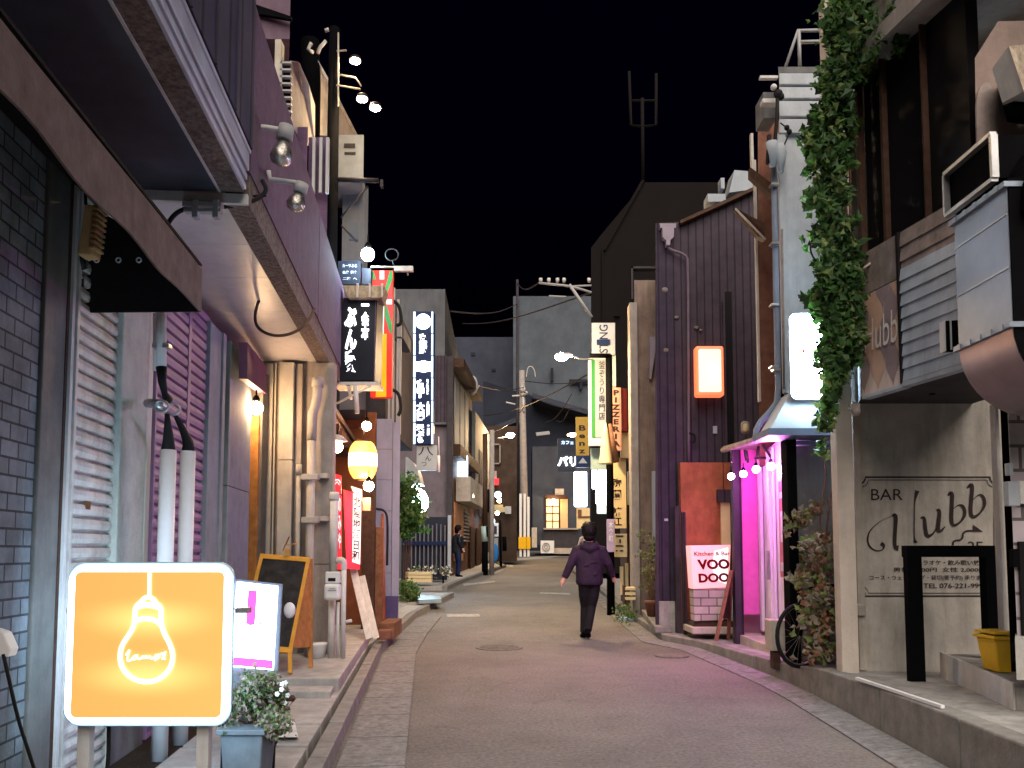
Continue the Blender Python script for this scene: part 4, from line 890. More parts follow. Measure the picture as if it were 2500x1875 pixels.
for P in ([(822, 125), (846, 123)], [(822, 208), (880, 218)], [(830, 183), (868, 190), (882, 210)], [(826, 80), (826, 260)]): b.tube([at(*p, 10.8) for p in P], .012, 6)
b.build('lamp_arm', M('beige_wall'), t)
b = MB()
for P in ([(760, 105), (752, 120), (765, 128)], [(776, 130), (782, 115), (796, 100)], [(793, 75), (803, 72)]): b.tube([at(*p, 10.8) for p in P], .025, 6)
b.build('fitting', M('white_paint'), t)
b = MB(); b.tube(smoothpts([at(748, 100, 11.2), at(760, 210, 11.2), at(757, 330, 11.2)]), [.13] * 10, 10) if 0 else b.tube([at(757, 100, 11.2), at(760, 210, 11.2), at(758, 340, 11.2)], .13, 10); b.build('cable_bundle', M('black_paint'), t)
def rlamp(px, py, label):
    c = at(px, py, 10.7); tt = T('roof_lamp', label, 'lamp', (c.x, c.y, c.z - .05), 'warm lamps on arms at the black pole')
    b = MB(); b.ball(c, .062, 16, 10, (1.15, 1, .55)); b.build('lens', M('em_roof'), tt)
    b = MB(); b.lathe(c + Vector((0, .02, .03)), [(.085, -.01), (.07, .035), (.03, .06)], 16); b.build('hood', M('dark_metal'), tt)
rlamp(867, 149, 'topmost warm lamp on the black pole'); rlamp(884, 242, 'middle warm lamp on the black pole, left of the lowest one'); rlamp(916, 264, 'lowest warm lamp on the black pole, farthest right')

# left, middle distance
t = T('vertical_light_sign', 'tall dark blue sign with white disc and characters between two light tubes', 'sign', at(1035, 1085, 19.5))
y = 19.5
b = MB(); b.fb(1011, 1059, 760, 1085, y, .3); b.build('case', M('navy_sign'), t, bevel=.01)
b = MB()
for k in range(6):
    q = 760 + k * 54.3
    b.fb(1009, 1014, q + 1, q + 52, y - .04, .04); b.fb(1053, 1057, q + 1, q + 52, y - .04, .04)
b.build('light_tube', M('em_blue_tube'), t)
b = MB(); c = at(1033, 785, y - .03)
b.prism([c + Vector((math.cos(a * math.pi / 14) * .185, 0, math.sin(a * math.pi / 14) * .19)) for a in range(28)], (0, .02, 0)); b.build('lit_disc', M('em_letter'), t)
ftext('宮\n東\n野', 1023, 1043, 815, 864, y, M('em_letter'), t, bold=.05, off=.02)
b = MB(); P = [(1012, 883), (1022, 883), (1034, 880), (1046, 883), (1055, 883), (1055, 906), (1046, 906), (1034, 909), (1022, 906), (1012, 906)]; b.prism([at(px, py, y - .03) for px, py in P], (0, .02, 0)); b.build('lit_badge', M('em_letter'), t)
ftext('一二～', 1016, 1050, 886, 891, y, M('navy_sign'), t, off=.045, bold=.02); ftext('ん ン', 1017, 1050, 897, 902, y, M('navy_sign'), t, off=.045, bold=.02)
ftext('亭', 1018, 1036, 926, 972, y, M('em_letter'), t, bold=.05, off=.02); ftext('うなぎ'.replace('', '\n').strip(), 1041, 1047, 926, 963, y, M('em_letter'), t, bold=.06, off=.02)
ftext('大\n関', 1017, 1037, 983, 1027, y, M('em_letter'), t, bold=.04, off=.02); ftext('八\n番\n屋', 1041, 1049, 981, 1018, y, M('em_letter'), t, bold=.05, off=.02)
ftext('天\nぷ\nら', 1016, 1036, 1037, 1081, y, M('em_letter'), t, bold=.03, off=.02); ftext('二\n階', 1043, 1049, 1038, 1063, y, M('em_letter'), t, bold=.05, off=.02)
t = T('grey_plate_sign', 'unlit grey sign plate with dark characters under the tall blue sign', 'sign', at(1042, 1148, 19.6))
b = MB(); b.fb(1017, 1067, 1087, 1148, 19.6, .15); b.build('plate', M('plate_grey'), t, bevel=.005)
ftext('八', 1021, 1058, 1091, 1112, 19.6, M('navy_sign'), t); ftext('ん', 1038, 1053, 1112, 1125, 19.6, M('navy_sign'), t); ftext('つ', 1029, 1041, 1128, 1138, 19.6, M('navy_sign'), t)
b = MB(); b.tube([at(1071, 1066, 19.6), at(1072, 1115, 19.6)], .012, 6); b.tube([at(1071, 1112, 19.6), at(1071, 1152, 19.6)], .035, 8); tag(b.build('tube_light', mat('tube_pink', (.75, .6, .6), .4, .1, 5, 0)), 'thin pale vertical rod next to the grey plate sign', 'rod')
# grey corner building
t = T('grey_corner_building', 'dim grey three-storey building behind the tall blue sign', 'building', (-3, 27, .4))
yb = 26.0
xl, xr = -12, fx(1085, yb, 1000)
far = at(1124, 812, 37)
b = MB(); zt_ = fz(706, yb); b.prism([(xl, yb, 0), (xr, yb, 0), (far.x, far.y, 0), (xl, far.y, 0)], (0, 0, zt_)); b.build('wall', M('grey_build'), t)
b = MB()
for (p0, p1, y0) in ((1087, 1098, 27), (1101, 1112, 30)):
    pass
for u0, u1, q0, q1 in ((.10, .26, 808, 860), (.38, .58, 830, 872), (.66, .86, 850, 890)):
    A = Vector((xr, yb, 0)); B_ = Vector((far.x, far.y, 0)); P = []
    dd = (B_ - A); nn_ = Vector((dd.y, -dd.x, 0)).normalized()
    for u in (u0, u1): P.append(A + dd * u + nn_ * .01)
    z0_, z1_ = 5.2, 7.6
    b.prism([(P[0].x, P[0].y, z0_), (P[1].x, P[1].y, z0_), (P[1].x, P[1].y, z1_), (P[0].x, P[0].y, z1_)], nn_ * .05)
b.build('window', M('far_dark'), t)
b = MB(); b.fb(1050, 1091, 868, 1040, yb - .12, .1); b.m = 1; b.fb(1052, 1090, 1031, 1036, yb - .2, .2); b.build('shutter_panel', [M('clad_purple'), M('grey_build')], t)
b = MB(); b.fb(960, 1100, 1030, 1262, yb - .06, .05); b.build('lower_wall', mat('plum_grey', (.12, .10, .115), .85, .25, 2, .2, dirt=.3), t)
b = MB(); b.fb(1091, 1105, 870, 1262, yb - .25, .3); b.build('pillar', M('dark_wall'), t)
t = T('timber_house', 'dark timber house with pale upper windows left of the bend', 'building', (-2.4, 30, .6))
A = Vector((fx(1105, 27.5, 1000), 27.5, 0)); B_ = Vector((fx(1186, 39.5, 1000), 39.5, 0)); dd = B_ - A; nn_ = Vector((dd.y, -dd.x, 0)).normalized()
def side(b, u0, u1, z0_, z1_, th=.05, o=0.0):
    P = [A + dd * u + nn_ * o for u in (u0, u1)]
    b.prism([(P[0].x, P[0].y, z0_), (P[1].x, P[1].y, z0_), (P[1].x, P[1].y, z1_), (P[0].x, P[0].y, z1_)], nn_ * th)
b = MB(); b.prism([A, B_, B_ + Vector((-8, 0, 0)), A + Vector((-8, 0, 0))], (0, 0, 5.6)); b.build('wall', M('wood_mid'), t)
b = MB(); side(b, -.02, .5, 5.6, 7.6, -3); b.build('upper_wall', M('far_grey'), t)
b = MB()
for u in (.02, .14, .26): side(b, u, u + .09, 5.0, 7.3, .04, .02)
b.build('shoji_window', mat('shoji', (.24, .25, .25), .7, .1, 3, .05), t)
b = MB(); side(b, -.03, .5, 4.5, 4.9, .3, .02); side(b, -.03, .5, 7.5, 7.8, .4, .02); b.build('eave', M('wood_dark'), t)
b = MB(); side(b, .45, 1.0, 3.2, 7.0, .15, .05); b.build('plaster_front', mat('greige', (.15, .16, .16), .85, .2, 2, .2, dirt=.4), t)
b = MB(); side(b, .56, .66, 2.8, 5.6, .02, .22); side(b, .74, .84, 2.8, 5.6, .02, .22); b.build('window', M('far_dark'), t)
b = MB(); side(b, .05, .5, 3.05, 3.9, .5, .05); b.build('awning_box', M('beige_wall'), t)
b = MB(); side(b, .02, .22, 1.0, 3.0, .05, .02); b.build('lit_doorway', mat('wood_painted_lit', (.45, .2, .09), .7, .3, 3, .1), t)  # lamplight in the doorway painted as a brighter wood colour
b = MB()
for k in range(9): side(b, .24, .36, 1.7 + k * .13, 1.76 + k * .13, .05, .05)
b.build('louvre', M('beige_wall'), t)
b = MB(); side(b, .40, .52, .5, 2.3, .05, .05); side(b, .60, .75, .5, 2.3, .05, .05); b.build('door', M('wood_dark'), t)
t = T('satellite_dish', 'grey satellite dish on the roof edge of the timber house', 'satellite dish', at(1150, 950, 31))
c = at(1150, 938, 31); b = MB(); b.ball(c, .36, 14, 8, (.75, .25, 1)); b.build('dish', M('grey_plastic'), t)
b = MB(); b.tube(smoothpts([c + Vector((-.1, 0, -.3)), c + Vector((.1, -.2, -.5)), c + Vector((.33, -.3, -.1))]), .03, 6); b.build('arm', M('beige_wall'), t)
b = MB(); b.fb(1113, 1141, 1112, 1167, 29, .25); tag(b.build('lit_sign_box', M('em_white_soft'), bevel=.02), 'small plain glowing white sign box on the timber house', 'sign')
bulb('oval_lamp', 'oval glowing white lamp in front of the timber house louvres', at(1147, 1211, 29), .14, M('em_dim_warm'), cap=False)
t = T('round_light_sign', 'round glowing white sign half hidden by the green shrub', 'sign', at(1018, 1263, 22))
c = at(1015, 1226, 22); b = MB(); b.prism([c + Vector((math.cos(a * math.pi / 16) * .33, 0, math.sin(a * math.pi / 16) * .38)) for a in range(32)], (0, .12, 0)); b.build('lit_disc', M('em_white'), t)
b = MB(); c = c + Vector((0, .02, 0)); b.prism([c + Vector((math.cos(a * math.pi / 16) * .345, 0, math.sin(a * math.pi / 16) * .395)) for a in range(32)], (0, .13, 0)); b.build('rim', M('plate_grey'), t)
b = MB(); c = at(985, 1180, 20.5)
prof = [(995, 1116), (1010, 1130), (1020, 1150), (1027, 1180)]
P = [at(990, 1116, 20.5)] + [at(*p, 20.5) for p in prof] + [at(990, 1183, 20.5)]; b.prism(P, (0, .9, 0)); tag(b.build('dome_awning', M('white_plastic')), 'pale rounded awning above the round glowing sign', 'awning')
P = [at(random.triangular(978, 1040, 985), random.triangular(1150, 1310, 1270), random.uniform(18.6, 19.6)) for _ in range(110)]
P = [p for p in P if p.x < fx(985 + (fz(1150, 19) - p.z) * 40 + 12, 19) ]
bush('leafy_shrub', 'tall green shrub growing in front of the round glowing sign', P, .11, 1500, .09, [M('leaf_pale'), M('leaf'), M('leaf')], base=(fx(985, 19, 1400), 19.2, gz(19)))
P = [at(random.uniform(978, 1016), random.uniform(1425, 1475), random.uniform(17.5, 18.3)) for _ in range(30)]
bush('low_shrub', 'low yellow-green shrub at the pavement beyond the lilac wall', P, .07, 600, .06, [M('leaf_pale'), M('leaf_pale'), M('leaf')])
t = T('picket_fence', 'dark picket fence with pale uprights in front of the grey building', 'fence', at(1040, 1418, 24))
y = 24
b = MB(); b.fb(980, 1092, 1262, 1416, y + .1, .05); b.build('board_panel', M('far_dark'), t)
b = MB()
for k in range(9): b.fb(1003 + k * 10.2, 1006 + k * 10.2, 1278 + (k % 3) * 2, 1400, y, .04)
b.build('picket', mat('picket_grey', (.12, .12, .15), .7, .2, 5, .1), t)
b = MB(); b.fb(980, 1092, 1322, 1331, y - .03, .04); b.build('rail', M('navy_sign'), t)
b = MB(); b.fb(1093, 1101, 1258, 1400, y - .1, .1); b.build('post', M('plate_grey'), t)
b = MB(); b.fb(1080, 1084, 1330, 1424, y - .6, .05); tag(b.build('sign_post', M('black_paint')), 'thin black post standing in front of the picket fence', 'post')
t = T('striped_trough', 'long pale ribbed planting trough at the foot of the picket fence', 'plant trough', at(1025, 1420, 22.5))
b = MB()
for k in range(3): b.fb(990, 1054, 1396 + k * 9, 1404 + k * 9, 22.5, .3)
b.build('slat', M('cream_sign'), t, bevel=.01)
P = [at(random.uniform(1000, 1100), random.uniform(1385, 1400), 22.7) for _ in range(30)]
bush('trough_plants', 'dark small plants with pale blossoms in the ribbed trough', P, .07, 260, .05, [M('leaf'), M('leaf_dry'), M('flower')], stems=False)
b = MB(); b.prism([gr(1020, 1460, .14), gr(1075, 1465, .14), gr(1078, 1472, .14), gr(1022, 1474, .14)], (0, 0, .08)); tag(b.build('plastic_sheet', mat('sheet', (.20, .27, .30), .35, .2, 5, .3)), 'pale blue plastic sheet lying on the pavement by the kerb inset', 'plastic sheet')
# bollard-pole pair and far left bits
t = T('kerbside_pole', 'slim pole with black lower half at the left kerb before the bend', 'utility pole', (fx(1186, 29.6, 1400), 29.6, gz(29.6)))
x_ = fx(1184, 29.6, 1300)
b = MB(); b.tube([(x_, 29.6, gz(29.6)), (x_, 29.6, fz(1285, 29.6))], .11, 12); b.build('black_sleeve', M('black_paint'), t)
b = MB(); b.tube([(x_, 29.6, fz(1322, 29.6)), (x_ - .03, 29.6, fz(1285, 29.6))], [.115, .12], 12); b.m = 1; b.tube([(x_, 29.6, fz(1285, 29.6)), (x_, 29.6, fz(1060, 29.6))], .09, 12); b.build('upper_pole', [mat('aqua_plate', (.30, .42, .40), .5, .2, 5, .1), M('wood_dark')], t)
b = MB(); b.tube([(x_ + .24, 29.9, gz(29.6)), (x_ + .24, 29.9, fz(1050, 29.9))], .09, 12); tag(b.build('grey_pole', M('taupe_wall')), 'bare grey pole right behind the pole with the black lower half', 'utility pole')
b = MB(); c = at(1206, 1350, 31); b.ball(c, .22, 12, 8, (.8, .5, 1.7)); tag(b.build('blue_bag', M('blue_plastic')), 'blue cloth cover bulging beside the grey pole', 'cover')
b = MB(); b.tube([at(1223, 1385, 34), at(1221, 1270, 34)], .05, 8); b.tube([at(1232, 1345, 34), at(1231, 1310, 34)], .09, 8); tag(b.build('street_bollard', M('black_paint')), 'slim black post at the corner before the white guards', 'post')

# ================================================================== FAR CENTRE
t = T('far_grey_tower', 'big plain grey building rising behind the far wires', 'building', (6, 80, 1.7))
b = MB(); b.fb(1268, 1700, 723, 1500, 80, 20); b.build('wall', M('far_grey'), t)
b = MB(); b.fb(1253, 1260, 723, 1500, 79.6, .4); b.fb(1261, 1268, 723, 1500, 79.8, .4); b.build('corner_strip', [M('far_grey')], t)
b = MB(); b.fb(1345, 1351, 898, 930, 79.5, .3); b.fb(1390, 1460, 926, 934, 79.5, .3); b.fb(1415, 1422, 935, 950, 79.5, .3); b.build('stain_pipe', M('far_dark'), t)
t = T('far_dark_block', 'dark blue-grey block left of the big grey building', 'building', (-8, 90, 1.7))
b = MB(); b.fb(1050, 1253, 823, 1500, 88, 12); b.build('wall', mat('far_blue', (.045, .05, .07), .9, .25, .5, .1), t)
b = MB()
for (p0, p1, q0, q1) in ((1150, 1160, 860, 868), (1200, 1210, 900, 906)): b.fb(p0, p1, q0, q1, 87.9, .05)
b.build('window', M('far_dark'), t)
t = T('dark_roofs', 'jumble of dark low roofs and timber walls at the end of the street', 'building', (0, 58, 1.2))
b = MB(); b.prism([at(1180, 930, 62), at(1290, 965, 62), at(1460, 1030, 62), at(1460, 1360, 62), at(1180, 1360, 62)], (0, 8, 0)); b.build('wall', M('far_dark'), t)
b = MB(); b.prism([at(1180, 1050, 60), at(1270, 1015, 60), at(1275, 1025, 60), at(1185, 1060, 60)], (0, 3, 0)); b.prism([at(1300, 960, 60), at(1470, 1010, 60), at(1470, 1022, 60), at(1300, 972, 60)], (0, 3, 0)); b.build('roof', M('far_blue'), t)
b = MB(); b.fb(1186, 1262, 1040, 1365, 58, 1.5); b.build('brown_wall', mat('brown_far', (.06, .04, .03), .9, .4, 1.5, .2), t)
b = MB()
for q in ((1201, 1222, 1083, 1086), (1201, 1222, 1130, 1133), (1219, 1222, 1083, 1133), (1200, 1203, 1083, 1133)): b.fb(*q, 57.8, .1)
b.build('window_frame', M('taupe_wall'), t)
t = T('dark_cafe_front', 'dark flat cafe front with a warm lit window facing down the street', 'building', (2, 50, 1.0))
y = 50
b = MB(); b.fb(1300, 1440, 1090, 1330, y, 4); b.build('wall', mat('slate_front', (.050, .055, .07), .8, .25, 1, .1), t)
b = MB(); b.fb(1328, 1412, 1289, 1345, y - .3, .3); b.build('base', M('dark_wall'), t)
b = MB(); b.fb(1327, 1412, 1289, 1293, y - .5, .5); b.build('sill', M('taupe_wall'), t)
b = MB(); b.fb(1333, 1365, 1218, 1290, y - .05, .05); b.build('lit_window', M('em_window'), t)
b = MB()
for q in ((1333, 1365, 1235, 1237), (1333, 1365, 1252, 1254), (1333, 1365, 1271, 1273), (1348, 1350, 1218, 1290), (1331, 1334, 1216, 1291), (1364, 1367, 1216, 1291), (1331, 1387, 1214, 1218)): b.fb(*q, y - .12, .08)
b.build('window_frame', M('wood_dark'), t)
b = MB(); b.fb(1368, 1386, 1217, 1289, y - .1, .1); b.build('lit_door', mat('door_tan', (.62, .40, .20), .6, .1, 3, .05), t)
b = MB(); b.fb(1355, 1377, 1193, 1209, y - .3, .3); b.build('vent_box', M('beige_wall'), t, bevel=.01)
b = MB(); b.fb(1330, 1384, 1208, 1216, y - .4, .4); b.build('lintel', M('wood_dark'), t)
bulb('cafe_lamp', 'small warm lamp over the cafe window at the end of the street', at(1352, 1225, 49.3), .16, M('em_dim_warm'), cap=False)
t = T('white_outdoor_unit', 'white air-conditioning unit with round fan at the end of the street', 'air conditioner', at(1335, 1352, 47))
b = MB(); b.fb(1320, 1353, 1320, 1351, 47, .4); b.build('case', M('white_plastic'), t, bevel=.02)
b = MB(); c = at(1333, 1335, 46.95); b.tube([c + Vector((math.cos(a * math.pi / 10) * .2, 0, math.sin(a * math.pi / 10) * .22)) for a in range(21)], .03, 6, False); b.tube([c + Vector((math.cos(a * math.pi / 10) * .09, 0, math.sin(a * math.pi / 10) * .1)) for a in range(21)], .02, 6, False); b.build('fan_grille', M('grey_plastic'), t)
b = MB(); b.fb(1353, 1405, 1338, 1352, 47.2, .6); tag(b.build('pale_ledge', M('beige_wall')), 'long pale ledge right of the white outdoor unit', 'ledge')
for i, (px, q0) in enumerate(((1271, 1205), (1281, 1205), (1290, 1213))):
    c = at(px, 1360, 49.2); tt = T('pole_guard', ['left', 'middle', 'right'][i] + ' white guard tube at the far utility pole foot', 'pole guard', (c.x, c.y, c.z), 'white guard tubes at the far pole')
    b = MB(); b.fb(px - 3, px + 3, q0, 1360, 49.2, .15); b.build('tube', M('white_plastic'), tt, bevel=.02)
    b = MB(); b.fb(px - 5, px + 5, 1311, 1340, 49.1, .3); b.build('yellow_band', M('yellow_paint'), tt)
b = MB(); b.fb(1298, 1311, 1288, 1337, 49.4, .4); tag(b.build('meter_cabinet', M('beige_wall'), bevel=.02), 'pale cabinet right of the white guard tubes', 'cabinet')
for i, px in enumerate((1231, 1241, 1250)):
    b = MB(); c = at(px + 4, 1360, 46); b.lathe(c, [(.10, 0), (.115, .05), (.115, 1.3), (.06, 1.42), (.03, 1.5)], 12); tag(b.build('gas_cylinder', M('beige_wall')), ['left', 'middle', 'right'][i] + ' of three pale gas cylinders near the far bend', 'gas cylinder', 'gas cylinders near the far bend')
t = T('far_utility_pole', 'far concrete utility pole with transformer fittings at the bend', 'utility pole', at(1279, 1360, 50))
b = MB(); b.tube([at(1282, 1362, 50), at(1274, 905, 50)], [.28, .17], 12); b.build('shaft', M('taupe_wall'), t)
b = MB(); b.tube([at(1277, 970, 49.8), at(1279, 1005, 49.8)], .08, 6); b.ball(at(1276, 951, 49.8), .2, 8, 6); b.tube([at(1272, 965, 49.8), at(1288, 958, 49.8)], .1, 6); b.tube([at(1250, 967, 49.8), at(1268, 966, 49.8)], .06, 6); b.tube([at(1235, 982, 49.8), at(1258, 987, 49.8)], .05, 6); b.tube(smoothpts([at(1285, 920, 49.8), at(1288, 897, 49.8), at(1297, 893, 49.8), at(1305, 903, 49.8), at(1307, 920, 49.8)]), .03, 5); b.build('fitting', M('white_paint'), t)
t = T('thin_far_pole', 'thin dark pole left of the grey tower with a crossarm', 'utility pole', at(1263, 1200, 60))
b = MB(); b.tube([at(1263, 1300, 60), at(1263, 683, 60)], .10, 8); b.build('shaft', M('dark_wall'), t)
# small far lit things at left of the bend
for i, (p, q, r, m_, lab, cat) in enumerate([((1216, 1208), 33, .14, 'em_white_soft', 'white lit strip lamp on the far left shop', 'lamp'), ((1219, 1222), 33.5, .09, 'em_dim_warm', 'round warm lamp next to the far strip lamp', 'lamp'), ((1214, 1253), 34, .085, 'em_dim_warm', 'small warm round lamp above the red-lit far doorway', 'lamp')]):
    b = MB(); b.ball(at(*p, q), r, 12, 8, (1, 1, 1)); tag(b.build('small_lamp', M(m_)), lab, cat)
t = T('far_left_shop', 'small shop fronts with warm lit nooks on the far left corner', 'building', at(1230, 1370, 38))
b = MB(); b.fb(1196, 1262, 1180, 1370, 38, 2); b.build('wall', M('brown_far'), t)
b = MB(); b.fb(1196, 1228, 1232, 1246, 37.8, .2); b.fb(1215, 1236, 1238, 1250, 37.7, .2); b.m = 1; b.fb(1203, 1212, 1150, 1172, 37.7, .2); b.fb(1233, 1248, 1236, 1254, 37.6, .3); b.build('sign_panel', [M('cream_sign'), M('white_paint')], t)
b = MB(); b.fb(1203, 1218, 1168, 1184, 37.6, .1); b.build('red_panel', M('em_red_lit'), t)
b = MB(); b.prism([at(1197 + math.sin(a * math.pi / 10) * 11, 1260 + 12 - math.cos(a * math.pi / 10) * 12, 36.8) for a in range(11)], (0, .1, 0)); b.build('half_disc_light', M('em_white_soft'), t)
b = MB(); b.fb(1199, 1217, 1277, 1310, 37.5, .3); b.m = 1; b.fb(1202, 1213, 1284, 1303, 37.45, .05); b.build('white_cabinet', [M('white_plastic'), M('dark_wall')], t, bevel=.01)
b = MB(); b.fb(1200, 1216, 1313, 1358, 37.4, .3); b.build('pale_box', M('plate_grey'), t)

# ================================================================== RIGHT, NEAR: bar building
A_ = Vector((2.97, 7.0, 0)); B2 = Vector((3.20, 5.8, 0)); DD = (B2 - A_).normalized(); NS = Vector((DD.y, -DD.x, 0)); NS = NS if NS.x < 0 else -NS
def vp(px, py, o=0.0):                     # pixel on the vertical plane of the projecting sign box
    d = ray(px, py); a = A_ + NS * o; t_ = (a - Vector((0, 0, 0))).dot(NS) / Vector((d.x, d.y, 0)).dot(NS); return Vector((0, 0, CH)) + d * t_
def vbox(b, p0, p1, z0_, z1_, o=0.0, th=.1):
    a, c = vp(p0, 900, o), vp(p1, 900, o)
    q = [Vector((a.x, a.y, z0_)), Vector((c.x, c.y, z0_)), Vector((c.x, c.y, z1_)), Vector((a.x, a.y, z1_))]
    b.hexa(q, [p - NS * th for p in q])
t = T('bar_building', 'cream bar building at right with lettered wall and slatted sign box above', 'building', (3.6, 7.1, .25))
YW_ = 7.40
b = MB(); b.fs(2088, 2800, 300, 1660, YW_, .6); b.build('wall', M('mortar_wall'), t)
b = MB(); _xa, _xb = fx(2048, 7.28, 1300), fx(2089, 7.28, 1300); b.box(_xa, _xb, 7.28, 7.42, .1, 6.5); b.build('corner_pillar', mat('cream_pillar', (.54, .47, .40), .8, .12, 5, .25, dirt=.2), t, bevel=.008)
b = MB(); b.fb(2090, 2108, 980, 1637, YW_ - .015, .03); b.build('edge_trim', M('mortar_wall'), t, bevel=.004)
b = MB()
q = [vp(2104, 900), vp(2480, 900), Vector((4.2, 5.2, 0)), Vector((4.2, YW_, 0)), Vector((3.16, YW_, 0))]
b.prism([Vector((p.x, p.y, 2.69)) for p in q], (0, 0, 1.17)); b.build('sign_box', M('dark_wall'), t)
b = MB(); vbox(b, 2103, 2196, 2.65, 3.50, .03, .02); b.build('pattern_board', mat('pattern_board', (.60, .47, .42), .6, .1, 4, .05, dirt=.2), t)
b = MB()
pl = [vp(2103, 900, .034), vp(2196, 900, .034)]; U = (pl[1] - pl[0]); U.z = 0; w_ = U.length; U.normalize(); base = Vector((pl[0].x, pl[0].y, 2.65))
for r_ in range(4):
    for c_ in range(0, 4):
        u0 = (c_ + (.5 if r_ % 2 else 0)) * w_ / 2.6 + .03; v0 = .02 + r_ * .215
        P = []
        for k in range(17):
            s_ = k / 16; P.append((u0 + w_ / 5.6 * math.sin(math.pi * s_) ** 1.6, v0 + s_ * .40))
        for k in range(15, 0, -1):
            s_ = k / 16; P.append((u0 - w_ / 5.6 * math.sin(math.pi * s_) ** 1.6, v0 + s_ * .40))
        P = [(min(max(u, .004), w_ - .004), min(max(v, .004), .845)) for u, v in P]
        if max(p[0] for p in P) - min(p[0] for p in P) < .01 or max(p[1] for p in P) - min(p[1] for p in P) < .01: continue
        b.m = (r_ + c_) % 2; b.poly([base + U * u + Vector((0, 0, v)) for u, v in P])
b.build('leaf_pattern', [mat('mauve_leaf', (.27, .20, .21), .6, .15, 4, .05), mat('tan_leaf', (.50, .32, .24), .6, .15, 4, .05)], t, recalc=False)
text('Hubb', vp(2112, 785, .04), vp(2192, 750, .04), vp(2112, 862, .04), mat('worn_cream', (.66, .58, .54), .6, .2, 9, .05), t, off=.004)
b = MB(); zz = 2.67
while zz < 3.50:
    a, c = vp(2202, 900, .03), vp(2480, 900, .03)
    P = [Vector((a.x, a.y, zz)), Vector((c.x, c.y, zz))]
    b.hexa([P[0] + NS * .014, P[1] + NS * .014, P[1] - NS * .02, P[0] - NS * .02], [p + Vector((0, 0, .098)) for p in (P[0], P[1], P[1] - NS * .02, P[0] - NS * .02)])
    zz += .1
b.build('siding', M('siding'), t)
b = MB(); zz = 3.505
while zz < 3.85:
    a, c = vp(2202, 900, .02), vp(2480, 900, .02)
    P = [Vector((a.x, a.y, zz)), Vector((c.x, c.y, zz))]
    b.hexa([P[0] + NS * .014, P[1] + NS * .014, P[1] - NS * .02, P[0] - NS * .02], [p + Vector((0, 0, .12)) for p in (P[0], P[1], P[1] - NS * .02, P[0] - NS * .02)])
    zz += .122
b.build('stained_siding', mat('siding_brown', (.27, .22, .20), .7, .4, 6, .2, dirt=.5), t)
b = MB(); vbox(b, 2196, 2201, 2.66, 3.87, .05, .06); b.build('divider', M('dark_metal'), t)
b = MB(); vbox(b, 2103, 2196, 3.505, 3.86, .035, .05); b.build('stained_beam', M('siding_brown'), t)
b = MB(); vbox(b, 2102, 2200, 2.625, 2.65, .05, .08); vbox(b, 2202, 2480, 2.63, 2.665, .05, .08); b.build('bottom_trim', M('siding'), t)
b = MB(); vbox(b, 2105, 2392, 3.87, 5.46, -.10, .1); b.build('dark_glazing', M('black_glass'), t)
b = MB(); vbox(b, 2108, 2114, 3.87, 5.46, -.03, .05); vbox(b, 2168, 2174, 3.87, 5.46, -.03, .05); vbox(b, 2272, 2276, 3.87, 5.46, -.05, .05); b.build('mullion', M('wood_dark'), t)
b = MB(); q = [vp(2090, 900, .12), vp(2700, 900, .12)]; q += [q[1] + Vector((2, 0, 0)), q[0] + Vector((2, .2, 0))]; b.prism([Vector((p.x, p.y, 5.46)) for p in q], (0, 0, .14)); b.build('roof_edge', M('taupe_wall'), t)
b = MB(); q = [vp(2090, 900, .06), vp(2700, 900, .06)]; q += [q[1] + Vector((2, 0, 0)), q[0] + Vector((2, .2, 0))]; b.prism([Vector((p.x, p.y, 5.6)) for p in q], (0, 0, 1.1)); b.build('parapet', M('taupe_wall'), t)
# painted lettering of the wall
yy = YW_
def L_(s_, p0, p1, q0, q1, m_='lettering', **k): return ftext(s_, p0, p1, q0, q1, yy, M(m_), t, **k)
b = MB()
for o_, wd in ((0, .013), (7, .006)):
    s_ = 28 - o_; x0_, x1_, y0_, y1_ = 2095 + o_, 2433 - o_, 1165 + o_, 1455 - o_
    P = []
    for cx_, cy_, a0 in ((x1_, y0_, 180), (x1_, y1_, 270), (x0_, y1_, 0), (x0_, y0_, 90)):
        for k in range(6):
            a = R(a0 - k * 18 if True else 0); P.append((cx_ + (18 + o_) * math.cos(a), cy_ - (18 + o_) * math.sin(a)))
    seq = []
    for cx_, cy_, a0, a1 in ((x1_, y0_, 180, 270), (x1_, y1_, 90, 180), (x0_, y1_, 0, 90), (x0_, y0_, 270, 360)):
        for k in range(7):
            a = R(a0 + (a1 - a0) * k / 6); seq.append((cx_ + 17 * math.cos(a), cy_ - 17 * math.sin(a)))
    seq.append(seq[0]); stroke(b, [at(px, py, yy) for px, py in seq], wd, fr, .006)
b.build('painted_frame', M('lettering'), t, recalc=False)
L_('BAR', 2126, 2203, 1194, 1221)
H = lambda u, v: at(1860 + u / 3.456, 880 + v / 3.456, yy)
b = MB()
def hs(P, W_): stroke(b, smoothpts([H(*p) for p in P], 2), [W_[min(int(i / (4.0 * len(P)) * len(W_) ), len(W_) - 1)] / 3.456 * .003525 for i in range(4 * len(P) + 8)][:len(smoothpts([H(*p) for p in P], 2))], fr, .007)
def hseg(P, ws):
    Q = smoothpts([H(*p) for p in P], 2); n_ = len(Q)
    wl_ = []
    for i in range(n_):
        f_ = i / (n_ - 1) * (len(ws) - 1); k = min(int(f_), len(ws) - 2); wl_.append((ws[k] + (ws[k + 1] - ws[k]) * (f_ - k)) * .00102)
    stroke(b, Q, wl_, fr, .007)
